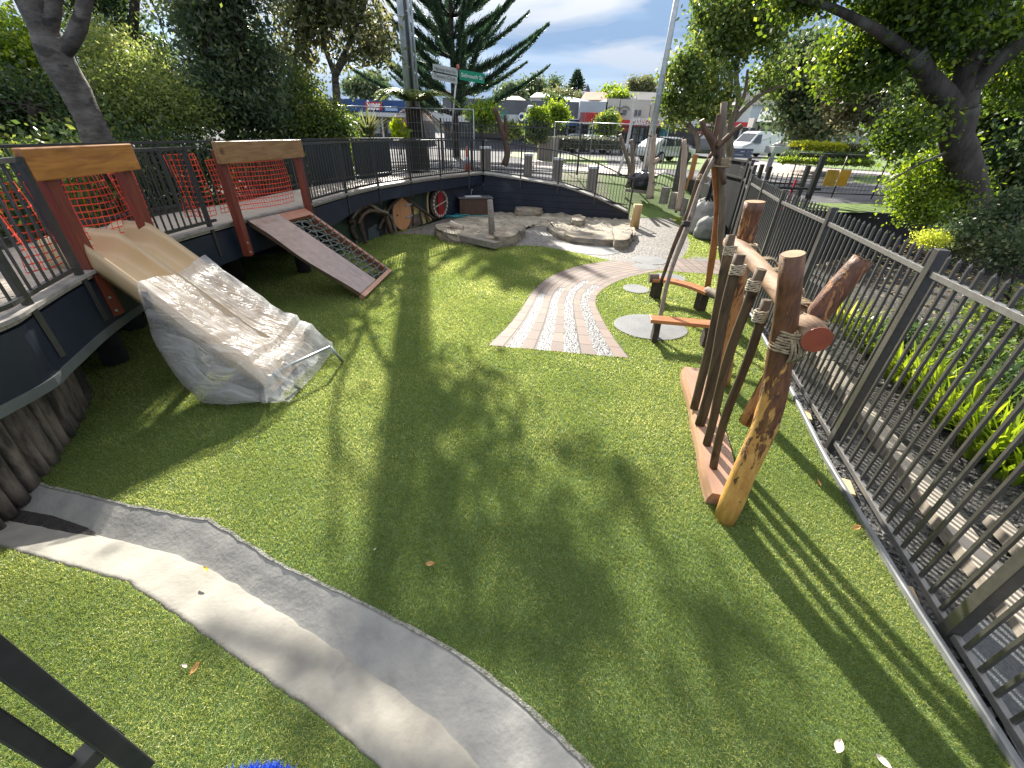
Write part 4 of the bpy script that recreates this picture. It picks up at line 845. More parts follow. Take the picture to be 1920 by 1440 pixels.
def barklog(name, wood_a, wood_b, bark_a, bark_b, zlo, zhi, sc_=6):
    m, t = new_mat(name); N = t.nodes.new; L = t.links.new
    o = N('ShaderNodeOutputMaterial'); p = N('ShaderNodeBsdfPrincipled'); L(p.outputs[0], o.inputs[0]); tc = N('ShaderNodeTexCoord')
    mp = N('ShaderNodeMapping'); mp.inputs['Scale'].default_value = (1.6, 1.6, .42); L(tc.outputs['Object'], mp.inputs[0])
    def no(s, d=6, dist=.3): n = N('ShaderNodeTexNoise'); n.inputs['Scale'].default_value = s; n.inputs['Detail'].default_value = d; n.inputs['Roughness'].default_value = .68; n.inputs['Distortion'].default_value = dist; L(mp.outputs[0], n.inputs['Vector']); return n.outputs[0]
    def ramp(v, c1, c2, a, b): r = N('ShaderNodeValToRGB'); r.color_ramp.elements[0].position = a; r.color_ramp.elements[1].position = b; r.color_ramp.elements[0].color = (*c1, 1); r.color_ramp.elements[1].color = (*c2, 1); L(v, r.inputs[0]); return r.outputs[0]
    wcol = ramp(no(14), wood_b, wood_a, .35, .65); bcol = ramp(no(20), bark_b, bark_a, .35, .7)
    sz = N('ShaderNodeSeparateXYZ'); L(tc.outputs['Object'], sz.inputs[0]); mr = N('ShaderNodeMapRange'); mr.inputs[1].default_value = zlo; mr.inputs[2].default_value = zhi; mr.inputs[3].default_value = -.16; mr.inputs[4].default_value = .16; L(sz.outputs[2], mr.inputs[0])
    ad = N('ShaderNodeMath'); ad.operation = 'ADD'; nb_ = no(sc_, 7, .8); L(nb_, ad.inputs[0]); L(mr.outputs[0], ad.inputs[1]); f = ramp(ad.outputs[0], (0, 0, 0), (1, 1, 1), .50, .54)
    mx = N('ShaderNodeMixRGB'); L(f, mx.inputs[0]); L(wcol, mx.inputs[1]); L(bcol, mx.inputs[2]); L(mx.outputs[0], p.inputs['Base Color']); p.inputs['Roughness'].default_value = .55; p.inputs['Coat Weight'].default_value = .08
    bp = N('ShaderNodeBump'); bp.inputs['Strength'].default_value = .7; bp.inputs['Distance'].default_value = .012; L(f, bp.inputs['Height']); b2_ = N('ShaderNodeBump'); b2_.inputs['Strength'].default_value = .5; b2_.inputs['Distance'].default_value = .01; L(no(30), b2_.inputs['Height']); L(bp.outputs[0], b2_.inputs['Normal']); L(b2_.outputs[0], p.inputs['Normal']); MATS[name] = m; return m
LOGG = barklog('golden_log_with_bark', (0.62, 0.37, 0.10), (0.42, 0.20, 0.05), (0.20, 0.08, 0.03), (0.06, 0.025, 0.012), .1, 1.5, 10)
LOGM = barklog('brown_log_with_bark', (0.46, 0.22, 0.08), (0.30, 0.12, 0.04), (0.20, 0.075, 0.03), (0.05, 0.02, 0.012), .2, 2.4, 11)
LOGD = wood('dark_slim_pole', (0.13, 0.088, 0.048), (0.04, 0.027, 0.016), .65, 1.6, 2, True, .3, 0, .5)
CUT = mat('red_cut_end', (0.36, 0.085, 0.045), (0.26, 0.06, 0.03), .5, 0, 5)
CUTP = mat('pale_cut_end', (0.36, 0.23, 0.13), (0.24, 0.14, 0.075), .6, 0, 9)
BEAMM = wood('pale_beam_log', (0.33, 0.22, 0.14), (0.13, 0.075, 0.045), .7, 2.0, 1, True, .25, 0, .5)
def spl(pts, n=14): return smooth_poly(pts, max(2, n // (len(pts) - 1)), False)
def log(pts, rads, name, m, parent, n=14, seed=0, wob=.18, cap=None, wf=5, k=14):
    P = spl(pts, k); r = np.interp(np.linspace(0, 1, len(P)), np.linspace(0, 1, len(rads)), rads); q = MB(); q.tube(P, list(r), n, wob=wob, seed=seed, wf=wf); o = q.build(name, m, parent)
    if cap:
        d = (Vector(P[-1]) - Vector(P[-2])).normalized(); q = MB(); q.tube([Vector(P[-1]) + d * .001, Vector(P[-1]) + d * .004], r[-1] * .97, n, False); q.build('cut_end', cap, o)
    return o
def wind(c, axis, r, turns, pitch, parent, tr=.0085, name='rope_lashing', wobble=.15, m=None):
    a = Vector(axis).normalized(); u = a.orthogonal().normalized(); v = a.cross(u); c = Vector(c); q = MB(); n = int(turns * 16)
    P = [c + a * (pitch * (i / 16) - pitch * turns / 2 + .004 * math.sin(i * 1.7)) + (u * math.cos(i * math.pi / 8) + v * math.sin(i * math.pi / 8)) * (r * (1 + wobble * .12 * math.sin(i * .9))) for i in range(n + 1)]
    q.tube(P, tr, 6); return q.build(name, m or ROPE, parent)
lf = empty('pole_climber', (1.74, 2.24, 0), 'rustic log frame with four slim poles hung on a rope bound beam above a plank', 'log frame')
log([(1.745, 2.24, -.02), (1.775, 2.29, .45), (1.81, 2.34, .85), (1.80, 2.40, 1.2), (1.73, 2.45, 1.6), (1.615, 2.45, 2.03)], [.082, .08, .085, .082, .072, .062], 'leg_log', LOGG, lf, 18, 1, .22, CUTP)
log([(1.80, 2.52, .75), (1.86, 2.52, 1.2), (1.90, 2.5, 1.5), (2.0, 2.5, 1.8), (2.075, 2.5, 2.0)], [.06, .07, .072, .066, .06], 'leg_log', LOGM, lf, 16, 2, .15, CUTP)
log([(2.62, 4.35, -.02), (2.5, 4.4, .8), (2.40, 4.45, 1.55), (2.36, 4.45, 2.06)], [.085, .08, .078, .095], 'leg_log', LOGM, lf, 14, 3, .15, CUTP)
o = log([(2.34, 4.66, 1.63), (2.26, 4.2, 1.64), (2.13, 3.5, 1.62), (1.98, 2.9, 1.6), (1.86, 2.30, 1.56)], [.078, .075, .073, .076, .088], 'beam', BEAMM, lf, 18, 5, .14, CUT)
for (x, y) in ((1.845, 2.6), (1.99, 3.0), (2.10, 3.35), (2.18, 3.7), (2.27, 4.2)):
    ax = Vector((.22, 1, .02)); wind((x + .06, y, 1.605), ax, .094, 4 if y > 2.8 else 6, .02, lf)
wind((1.775, 2.43, 1.5), (0, 0, 1), .088, 8, .018, lf); wind((1.93, 2.5, 1.58), (.3, 0, 1), .082, 6, .018, lf); wind((2.42, 4.45, 1.6), (0, 0, 1), .092, 6, .018, lf); wind((1.79, 2.44, 1.46), (1, .1, .2), .12, 5, .02, lf)
for i, (f, t, r) in enumerate([((1.955, 3.60, .12), (1.93, 3.82, 1.86), .042), ((1.90, 3.31, .12), (1.88, 3.50, 1.77), .046), ((1.845, 3.02, .12), (1.80, 3.05, 1.78), .038), ((1.795, 2.70, .12), (1.72, 2.72, 1.655), .033)]):
    f, t = Vector(f), Vector(t); P = [f.lerp(t, k) + Vector((.018 * math.sin(k * 5 + i), .015 * math.sin(k * 7 + i * 2), 0)) for k in (0, .2, .4, .6, .8, 1)]
    log(P, [r, r * .98, r, r * .95, r, r], 'hanging_pole', LOGD, lf, 10, i + 6, .14, None, 8); c = f.lerp(t, .925); wind(c, t - f, r * 1.2, 6, .014, lf, .007, m=mat('pale_rope', (.50, .44, .33), (.30, .25, .17), .85, 0, 40, bump=.5, bscale=120))
q = MB(); rows = []
for t in np.linspace(0, 1, 22):
    c = Vector((2.30, 4.50, 0)).lerp(Vector((1.80, 2.36, 0)), t); n_ = Vector((.97, -.23, 0)); wl, wr = .135 + .02 * mnoise.noise(Vector((t * 4, 0, 0))), .12 + .02 * mnoise.noise(Vector((t * 4, 9, 0)))
    rows.append([c - n_ * wl + Vector((0, 0, .125)), c + n_ * wr + Vector((0, 0, .125)), c + n_ * (wr + .01) + Vector((0, 0, .0)), c - n_ * (wl + .03) + Vector((0, 0, .0)), c - n_ * (wl + .022) + Vector((0, 0, .07))])
q.grid(rows, False, True); q.add(rows[0], [(0, 1, 2, 3, 4)]); q.add(rows[-1], [(4, 3, 2, 1, 0)])
q.build('foot_plank', wood('pinkish_plank', (0.42, 0.26, 0.18), (0.28, 0.155, 0.10), .4, 1.2, 1, True, .5, .15, .1), lf)

# ------------------------------------------------------------------ stick tipi
tp = empty('pole_tipi', (3.2, 7.2, 0), 'tall tipi of crooked branches lashed with rope near the top beside the gates', 'pole tipi')
BR = wood('brown_branch', (0.15, 0.09, 0.06), (0.045, 0.028, 0.02), .7, 1.2, 2, True, .3, 0, .5)
GB = wood('grey_branch', (0.23, 0.19, 0.15), (0.10, 0.08, 0.062), .75, 1.2, 2, True, .3, 0, .5)
RBK = wood('red_peeled_branch', (0.42, 0.17, 0.07), (0.24, 0.08, 0.035), .5, 1.2, 2, True, .4, .1, .3)
T = lambda x, y, Y=7.2: AT(x, y, Y)
log([G(1239, 530, .38), T(1264, 460, 7.25), T(1291, 395, 7.25), T(1312, 330, 7.25), T(1340, 280, 7.25)], [.03, .034, .036, .036, .036], 'pole', BR, tp, 10, 11, .3)
log([(2.15, 5.6, -.01), AT(1247, 547, 5.95), AT(1267, 480, 6.3), AT(1289, 425, 6.6), AT(1314, 347, 6.95), AT(1342, 290, 7.1)], [.03, .032, .034, .042, .034, .034], 'pole', GB, tp, 10, 12, .3)
log([(3.80, 7.9, -.01), AT(1337, 470, 7.75), AT(1346, 390, 7.5), AT(1340, 310, 7.3), AT(1342, 290, 7.25)], [.055, .06, .058, .055, .05], 'pole', RBK, tp, 12, 13, .2)
log([(4.1, 7.45, -.01), AT(1353, 470, 7.4), AT(1355, 380, 7.3), AT(1352, 290, 7.25), AT(1358, 192, 7.25)], [.056, .056, .058, .058, .045], 'pole', GB, tp, 12, 14, .2, CUTP)
log([T(1358, 345, 7.1), T(1345, 300, 7.1), T(1338, 268, 7.1), T(1322, 243, 7.1), T(1316, 225, 7.1)], [.04, .062, .058, .045, .036], 'pole', BR, tp, 12, 15, .3, CUTP)
log([T(1338, 270, 7.1), T(1344, 240, 7.1), T(1348, 214, 7.1)], [.04, .038, .03], 'branch_fork', BR, tp, 10, 16, .3)
log([T(1346, 275, 7.0), T(1372, 250, 6.95), T(1370, 238, 6.95) if False else T(1390, 236, 6.95)], [.04, .036, .036], 'branch_fork', BR, tp, 10, 17, .25, CUTP)
wind(T(1347, 306, 7.22), (0, .1, 1), .17, 7, .018, tp); wind(T(1318, 335, 7.1), (.3, 0, 1), .08, 5, .018, tp)
wind(AT(1286, 420, 6.5), (.2, .3, 1), .052, 4, .016, tp, .009, m=mat('black_cord', (.02, .02, .022), (.03, .03, .03), .7))

# low benches
BEN = wood('orange_bench_top', (0.50, 0.21, 0.09), (0.34, 0.12, 0.05), .35, 1.3, 0, True, .5, .2, .1)
LEGM = mat('dark_bench_leg', (0.05, 0.035, 0.025), (0.025, 0.018, 0.014), .8, 0, 8)
b1 = empty('low_bench', (2.3, 5.5, 0), 'straight low wooden bench at the foot of the tipi with dark legs', 'bench')
q = MB(); q.bar((1.97, 5.56, .33), (2.88, 5.42, .33), .2, .055); q.build('seat', BEN, b1, bevel=.008)
for p in ((2.08, 5.53), (2.78, 5.43)): q = MB(); q.box((p[0], p[1], .15), (.08, .17, .31), -.15); q.build('leg', LEGM, b1, bevel=.005)
b2 = empty('low_bench', (2.9, 7.0, 0), 'curved low balance bench sweeping behind the tipi towards the log frame', 'bench')
cp = smooth_poly([(2.50, 7.42), (2.80, 7.38), (3.1, 7.12), (3.3, 6.75)], 8, False)
q = MB(); o1, o2_ = offset(cp, .1), offset(cp, -.1); q.grid([[(*a, .37), (*b, .37), (*b, .315), (*a, .315)] for a, b in zip(o1, o2_)], False, True); q.add([(*o1[0], .37), (*o2_[0], .37), (*o2_[0], .315), (*o1[0], .315)], [(0, 1, 2, 3)]); q.build('seat', BEN, b2, bevel=.006)
for p in ((2.62, 7.4), (3.25, 6.85)): q = MB(); q.box((p[0], p[1], .15), (.15, .15, .31), .3); q.build('leg', LEGM, b2, bevel=.005)
log([(3.28, 6.82, .36), (3.35, 6.5, .36), (3.38, 6.05, .34), (3.3, 5.6, .33)], [.075, .075, .07, .065], 'log_rail', GB, b2, 12, 21, .2)
q = MB(); q.box((3.32, 5.75, .13), (.14, .14, .27), .2); q.build('leg', LEGM, b2)
log([(2.46, 7.44, .36), (2.62, 7.42, .37)], [.09, .07], 'log_end', GB, b2, 12, 22, .2, k=4)

# ------------------------------------------------------------------ sandpit stones and timbers
ROCK = mat('sandstone', (0.32, 0.265, 0.19), (0.15, 0.13, 0.10), .85, 0, 4, bump=1.0, bscale=16, spots=(2.0, .5, .7, (0.14, 0.135, 0.125)))
def rock(pts, z0, z1, name, label, m=ROCK, group='sandstone rocks around the sandpit', seed=0, cat='rock'):
    """irregular slab with a broken outline"""
    P = smooth_poly(pts, 4); c = Vector((sum(p[0] for p in P) / len(P), sum(p[1] for p in P) / len(P), 0)); rows = []
    for (k, z) in ((1.03, z0 - .05), (1.05, z0 + (z1 - z0) * .3), (1.0, z0 + (z1 - z0) * .7), (.985, z1 - .012), (.9, z1), (.6, z1 + .008), (.05, z1 + .012)):
        rows.append([(c.x + (p[0] - c.x) * k + .05 * mnoise.noise(Vector((p[0] * 6, p[1] * 6, z * 9 + seed))), c.y + (p[1] - c.y) * k + .03 * mnoise.noise(Vector((p[0] * 5 + 9, p[1] * 5, z * 9))), z + .022 * mnoise.noise(Vector((p[0] * 4 * k, p[1] * 4 * k, seed)))) for p in P])
    q = MB(); q.grid(rows, False, True); o = q.build(name, m); tag(o, label, cat, group); return o
def pz(L_, z): return [G2(x, y, z) for x, y in L_]
rock(pz([(817, 421), (845, 420), (868, 430), (862, 440), (838, 437), (820, 430)], .22), 0, .24, 'sandpit_rock', 'left end rock of the front row under the halved log', seed=1)
rock(pz([(866, 430), (905, 432), (935, 434), (930, 446), (890, 446), (864, 440)], .20), 0, .22, 'sandpit_rock', 'long flat topped rock behind the lying timber', seed=2)
rock(pz([(930, 430), (962, 424), (972, 430), (965, 441), (935, 444), (926, 438)], .26), 0, .27, 'sandpit_rock', 'tall block rock just right of the grey upright post', seed=3)
rock(pz([(966, 422), (983, 420), (985, 426), (975, 433), (967, 430)], .24), 0, .24, 'sandpit_rock', 'small rock closing the right end of the left front row', seed=4)
rock(pz([(1028, 424), (1060, 432), (1075, 440), (1055, 443), (1035, 433)], .10), 0, .12, 'sandpit_rock', 'dark low rock at the left tip of the right front row', seed=5)
rock(pz([(1062, 434), (1110, 433), (1150, 437), (1152, 449), (1110, 448), (1068, 443)], .16), 0, .17, 'sandpit_rock', 'long dark sided rock in the middle of the right front row', seed=6)
rock(pz([(1152, 428), (1180, 424), (1186, 434), (1178, 448), (1155, 449), (1150, 438)], .24), 0, .25, 'sandpit_rock', 'squared pale rock at the right end of the front row', seed=7)
rock(pz([(1180, 424), (1191, 427), (1191, 437), (1184, 440)], .2), 0, .2, 'sandpit_rock', 'narrow rock wedged against the pale stump post', seed=8)
rock(pz([(970, 386), (1010, 384), (1019, 388), (1012, 395), (972, 396)], .22), .05, .26, 'sandpit_rock', 'flat pale rock against the navy wall, left of the two', seed=9)
rock(pz([(1045, 389), (1080, 388), (1086, 393), (1070, 397), (1046, 396)], .18), .05, .2, 'sandpit_rock', 'flat pale rock against the navy wall, right of the two', seed=10)
rock(pz([(1072, 406), (1088, 404), (1098, 410), (1090, 416), (1074, 414)], .2), .08, .24, 'sandpit_rock', 'single squat rock standing inside the sand', seed=11)
GT = wood('grey_timber', (0.26, 0.235, 0.2), (0.14, 0.125, 0.105), .8, 1.5, 0, False, .3, 0, .4)
q = MB(); q.bar((*G2(856, 441, .16), .13), (*G2(932, 458, .16), .13), .2, .16); tag(q.build('lying_timber', GT, bevel=.012), 'rough grey timber lying in front of the left sandpit rocks', 'timber')
p = G2(918, 462, 0); q = MB(); q.tube([(p[0] + .04, p[1] + .45, -.05), (p[0] + .02, p[1] + .45, .5), (p[0] - .02, p[1] + .45, 1.06)], [.085, .08, .075], 9, wob=.15, seed=3); tag(q.build('timber_post', GT), 'tall weathered grey post standing behind the lying timber', 'post')
p = (3.80, 14.0); q = MB(); q.tube([(p[0], p[1], -.05), (p[0], p[1], .3), (p[0] + .01, p[1], .72)], [.15, .14, .145], 10, wob=.12, seed=5); o = q.build('stump_post', wood('pale_yellow_log', (.52, .36, .17), (.36, .22, .09), .6, 1.3, 2, True, .4, .05, .3)); tag(o, 'short pale yellow log post at the right end of the sandpit', 'post')
q = MB(); a = Vector((*G2(845, 424, .3), .36)); q.grid([[a + Vector((.0 + t * .34, .05 * k * 0, 0)) + Vector((0, .13 * math.cos(an), .13 * math.sin(an) - .04 + t * -.12)) for an in np.linspace(-.3, math.pi + .3, 9)] for k, t in enumerate((0, .5, 1))], True, True)
tag(q.build('halved_log', wood('pale_stripy_log', (.42, .36, .28), (.22, .17, .12), .7, 1.5, 0, False)), 'halved striped log resting on the left end rock', 'log')
TEAL = mat('teal_hose', (0.02, 0.28, 0.30), (0.015, .2, .22), .4)
q = MB(); c = G2(850, 408, 0); q.tube([(c[0] + .33 * math.cos(t) * (1 + .3 * math.sin(t * .37)), c[1] + .25 * math.sin(t) * (1 + .2 * math.cos(t * .5)), .03 + .012 * t / 3) for t in np.linspace(0, 19, 90)] + [(c[0] + .6, c[1] + .1, .06), (c[0] + .95, c[1] + .0, .09), (c[0] + 1.2, c[1] + .1, .07)], .016, 6); tag(q.build('garden_hose', TEAL), 'tangled teal hose lying beside the red window', 'hose')
q = MB(); c = Vector((*G2(898, 452, .1), 0)); q.tube([c + Vector((.07 * math.cos(t), -.02 + .17 * math.sin(t) * .3, .16 + .17 * math.sin(t))) for t in np.linspace(-1, 4.3, 24)], .009, 6); tag(q.build('hose_loop', mat('pale_green_hose', (.35, .42, .33), (.3, .36, .28), .4)), 'pale green hose looped over the lying timber', 'hose')
# wash bench with tap, and planks leaning on the wall
P0, P1 = Vector((-2.05, 15.2, 0)), Vector((-.98, 15.55, 0)); sb = empty('wash_bench', P0, 'dark stained sink cabinet with grey top against the navy wall', 'cabinet')
q = MB(); q.bar(P0 + Vector((0, 0, .29)), P1 + Vector((0, 0, .29)), .5, .58); q.build('cabinet', wood('dark_cabinet', (.10, .055, .035), (.05, .028, .02), .5, 2, 2, False), sb, bevel=.01)
q = MB(); q.bar(P0 + Vector((-.04, 0, .6)), P1 + Vector((.05, 0, .6)), .58, .04); q.build('worktop', mat('slate_top', (.12, .12, .13), (.08, .08, .09), .35, 0, 5), sb, bevel=.006)
q = MB(); q.bar(P0.lerp(P1, .2) + Vector((0, 0, .625)), P0.lerp(P1, .7) + Vector((0, 0, .625)), .3, .012); q.build('basin', WHITE, sb)
q = MB(); c = P0.lerp(P1, .4) + Vector((0, .1, .62)); q.tube([c, c + Vector((0, 0, .18)), c + Vector((.03, -.05, .22)), c + Vector((.06, -.14, .2))], .014, 8); q.build('tap', GALV, sb)
for i, (xa, xb) in enumerate([(836, 858), (843, 867)]):
    q = MB(); q.bar((*G2(xb, 402, 0), .02), AT(xa, 351 - i * 4, 15.35), .11, .035, (1, 0, 0)); tag(q.build('leaning_plank', GT), ['left grey plank leaning on the navy wall by the red window', 'right grey plank leaning on the navy wall by the cabinet'][i], 'plank', 'planks leaning on the wall')

# ------------------------------------------------------------------ storybook doors along the green wall
WL = offset(far, .36)
def wall_at(pxx, z):
    best = min(range(1, len(WL) - 1), key=lambda i: abs(projx((*WL[i][:2], z)) - pxx)); p = Vector((*WL[best][:2], 0)); t = (Vector((*WL[best + 1][:2], 0)) - Vector((*WL[best - 1][:2], 0))).normalized(); return p, t
def projx(p): c = RW.T @ (np.array(p) - np.array([0, 0, EYE])); return 960 + FPX * c[0] / -c[2]
def plane_pt(x, y, P0, Tn, d=0.0):
    n = Vector((Tn.y, -Tn.x, 0)); n = n if n.dot(Vector((0, 0, 0)) - P0) > 0 else -n; q0 = P0 + n * d; r = Vector([float(v) for v in ray(x, y)]); o = Vector((0, 0, EYE)); t = (q0 - o).dot(n) / r.dot(n); return o + r * t
def panel(pts, P0, Tn, d, th, name, m, parent):
    n = Vector((Tn.y, -Tn.x, 0)); n = n if n.dot(-P0) > 0 else -n; q = MB(); q.extrude([plane_pt(x, y, P0, Tn, d) for x, y in pts], -n * th); return q.build(name, m, parent, fix=True)
YEL = mat('yellow_plaster', (.62, .52, .20), (.52, .43, .17), .8, 0, 4); DW = wood('dark_storybook_timber', (.10, .075, .055), (.04, .03, .022), .85, 1.6, 2, False, .3, 0, .6)
FAKE = mat('grey_brown_masonry', (.20, .16, .13), (.07, .055, .045), .9, 0, 9, bump=.9, bscale=10)
# 1 tunnel mouth
P0, Tn = wall_at(700, .4)
tn = empty('tunnel_portal', P0, 'dark rustic tunnel mouth framed by gnarled timber, left of the round door', 'play tunnel')
panel([(690, 462), (684, 440), (678, 418), (682, 400), (693, 392), (705, 392), (716, 400), (722, 420), (724, 445)], P0, Tn, .0, .02, 'painted_opening', mat('tunnel_dark', (.006, .006, .007), (.01, .01, .01), .9), tn)  # near-black panel; the tunnel's shade is painted, no hole behind it
panel([(690, 430), (705, 420), (712, 422), (710, 455), (693, 462)], P0, Tn, .015, .01, 'far_opening', mat('slate_panel', (.05, .065, .07), (.035, .045, .05), .6), tn)
def bark_arch(pts, r, seed, name='arch_timber', parent=None, d=.08, m=None): return log([plane_pt(x, y, P0, Tn, d) for x, y in pts], [r * .9, r, r * 1.1, r], name, m or DW, parent, 9, seed, .45, None, 9)
bark_arch([(690, 466), (682, 445), (676, 420), (676, 402)], .055, 31, 'jamb', tn, .14); bark_arch([(668, 448), (660, 430), (662, 415), (656, 418)], .07, 32, 'jamb', tn, .1)
bark_arch([(655, 418), (668, 398), (686, 386), (702, 388), (716, 398), (726, 402)], .05, 33, 'arch', tn, .2, BR); bark_arch([(660, 410), (672, 392), (690, 382), (712, 395), (728, 400)], .035, 34, 'arch', tn, .26, GB); bark_arch([(672, 420), (682, 402), (695, 395), (712, 398)], .04, 35, 'arch', tn, .28, BR)
bark_arch([(736, 444), (730, 425), (722, 405)], .06, 36, 'jamb', tn, .12, BR); bark_arch([(744, 440), (738, 420), (732, 404)], .045, 37, 'jamb', tn, .1, GB)
panel([(724, 402), (736, 402), (752, 446), (738, 450), (730, 440)], P0, Tn, .03, .04, 'side_masonry', FAKE, tn)
panel([(645, 430), (662, 412), (672, 460), (652, 455)], P0, Tn, .03, .04, 'side_masonry', FAKE, tn)
# 2 round door under a gable of logs
P0, Tn = wall_at(760, .4)
rd = empty('storybook_door', P0, 'round honey timber door under a log gable with yellow plaster panels', 'play door')
panel([(712, 440), (716, 414), (733, 398), (748, 372), (762, 372), (790, 394), (812, 412), (790, 420), (765, 432), (740, 442)], P0, Tn, .01, .03, 'plaster_panel', FAKE, rd)
for pts in ([(708, 404), (722, 392), (724, 388), (716, 412), (708, 410)], [(776, 386), (786, 392), (786, 400), (777, 402)], [(788, 396), (797, 402), (799, 418), (792, 421)], [(802, 406), (810, 414), (803, 417)]): panel(pts, P0, Tn, .02, .01, 'yellow_panel', YEL, rd)
c = plane_pt(752, 400, P0, Tn, .06); top = plane_pt(752, 369, P0, Tn, .06); bot = plane_pt(752, 431, P0, Tn, .06); lf_, rt_ = plane_pt(733.5, 401, P0, Tn, .06), plane_pt(769, 397, P0, Tn, .06)
rr = (rt_ - lf_).length / 2; rz_ = (top.z - bot.z) / 2; cc = Vector(((lf_.x + rt_.x) / 2, (lf_.y + rt_.y) / 2, (top.z + bot.z) / 2)); nW = Vector((Tn.y, -Tn.x, 0)); nW = nW if nW.dot(-P0) > 0 else -nW
q = MB(); q.extrude([cc + Tn * rr * math.cos(t) + Vector((0, 0, rz_ * math.sin(t))) for t in np.linspace(0, 2 * math.pi, 41)[:-1]], nW * .05)
dr = q.build('door_leaf', wood('door_boards', (.52, .27, .12), (.36, .15, .06), .5, 1.2, 2, True, .4, .1, .3, (.12, .03, .015)), rd, fix=True)
q = MB(); q.tube([cc + nW * .05 + Tn * (rr * 1.05) * math.cos(t) + Vector((0, 0, rz_ * 1.04 * math.sin(t))) for t in np.linspace(0, 2 * math.pi, 41)], .025, 6, wob=.3); q.build('door_surround', DW, rd)
for zz in (.45, -.28): q = MB(); q.bar(cc + nW * .07 + Tn * rr * .35 + Vector((0, 0, rz_ * zz)), cc + nW * .07 + Tn * rr * 1.0 + Vector((0, 0, rz_ * zz + .02)), .02, .045); q.build('hinge', GALV, dr)
q = MB(); q.ellip(cc + nW * .08 - Tn * rr * .6, (.025, .025, .025)); q.build('door_knob', BLACK, dr)
for i, pts in enumerate([[(750, 370), (735, 384), (722, 404), (712, 425), (710, 430)], [(755, 368), (772, 380), (795, 396), (815, 411)], [(728, 371), (745, 369), (768, 366)], [(725, 395), (729, 415), (732, 440)], [(773, 380), (774, 400), (775, 424)], [(787, 396), (790, 410), (792, 420)], [(797, 402), (800, 410), (802, 418)]]):
    log([plane_pt(x, y, P0, Tn, .12) for x, y in pts], [.04, .045, .045, .04] if i < 3 else [.03, .03], 'gable_timber', DW if i != 2 else GB, rd, 8, 40 + i, .3, None, 9, 10)
# 3 red oval window
P0, Tn = wall_at(822, .5)
rwn = empty('storybook_window', P0, 'tall oval play window with red shutter ringed by pale stones', 'play window'); nW = Vector((Tn.y, -Tn.x, 0)); nW = nW if nW.dot(-P0) > 0 else -nW
a1, a2, t1, b1_ = plane_pt(808, 382, P0, Tn, .05), plane_pt(838, 376, P0, Tn, .05), plane_pt(822, 355, P0, Tn, .05), plane_pt(822, 408, P0, Tn, .05); cc = (a1 + a2) / 2; cc.z = (t1.z + b1_.z) / 2; rr = (a2 - a1).length / 2; rz_ = (t1.z - b1_.z) / 2
q = MB(); q.extrude([cc - nW * .03 + Tn * rr * 1.1 * math.cos(t) + Vector((0, 0, rz_ * 1.08 * math.sin(t))) for t in np.linspace(0, 2 * math.pi, 33)[:-1]], nW * .06); q.build('back_board', DW, rwn, fix=True)
q = MB(); q.extrude([cc + nW * .05 + Tn * rr * .34 * s_ + Vector((0, 0, rz_ * z_)) for s_, z_ in ((-1, -.82), (1, -.86), (1, .8), (-1, .84))], nW * .02); q.build('red_shutter', mat('red_shutter_paint', (.30, .012, .02), (.22, .01, .015), .45, 0, 6), rwn, fix=True)
STW = mat('pale_cobble', (.55, .45, .38), (.36, .28, .24), .8, 0, 20)
for k in range(20):
    t = 2 * math.pi * k / 20; q = MB(); c = cc + nW * .05 + Tn * rr * .84 * math.cos(t) + Vector((0, 0, rz_ * .9 * math.sin(t))); q.ellip(c, (.04, .04, .055), 8, 6, .4, k); q.build('cobble', STW, rwn)
q = MB(); q.bar(cc + nW * .1 - Tn * rr * .8 + Vector((0, 0, -.06)), cc + nW * .1 + Tn * rr * .7 + Vector((0, 0, .08)), .02, .025); q.build('latch_bar', STW, rwn)
q = MB(); q.tube([cc - Tn * rr * 1.15 + Tn * .16 * math.cos(t) * -1 + nW * .03 + Vector((0, 0, rz_ * 1.05 * math.sin(t))) for t in np.linspace(-1.4, 1.4, 16)], .035, 6); q.build('pale_rim', wood('pale_rim_wood', (.5, .36, .2), (.36, .24, .13), .6, 1, 2, False), rwn)

# ------------------------------------------------------------------ things at the back: driftwood, stumps, bollards, sacks
DRF = wood('pale_driftwood', (0.46, 0.38, 0.30), (0.28, 0.21, 0.16), .7, 1.2, 2, True, .3, 0, .3)
def drift(pts, Y, r, label, seed, m=DRF, branch=None, name='driftwood_pole', group='driftwood poles set in the back turf'):
    P = [AT(x, y, Y) for x, y in pts]; root = empty(name, P[0], label, 'pole', group); log(P, r, 'trunk', m, root, 10, seed, .25, CUTP, 4)
    if branch: log([AT(x, y, Y - .02) for x, y in branch], [r[0] * .6, r[0] * .45], 'branch_stub', m, root, 8, seed + 1, .2, None, 4, 6)
drift([(1218, 372), (1221, 345), (1222, 320), (1223, 290), (1228, 252)], 17.6, [.17, .12, .11, .1, .085], 'crooked pink brown driftwood pole with a side knob beside the lamp post', 51, DRF, [(1224, 306), (1236, 298)])
drift([(1272, 395), (1277, 365), (1281, 330), (1283, 290), (1283, 262)], 15.6, [.15, .11, .1, .09, .07], 'leaning driftwood pole standing right of the two grey stumps', 52)
drift([(1180, 350), (1180, 315), (1172, 285), (1163, 252)], 18.6, [.09, .08, .07, .06], 'grey forked driftwood pole behind the end of the ramp, left one', 53, GB, [(1172, 285), (1168, 262)])
drift([(1176, 352), (1186, 320), (1186, 290), (1184, 262)], 18.3, [.1, .09, .08, .07], 'grey driftwood pole behind the end of the ramp, right one', 54, GB)
drift([(1158, 330), (1176, 270), (1186, 215), (1193, 182)], 19.5, [.06, .055, .05, .045], 'slim white leaning pole rising above the bakery canopy', 55, mat('white_pole', (.6, .6, .6), (.5, .5, .5), .6, 0, 5))
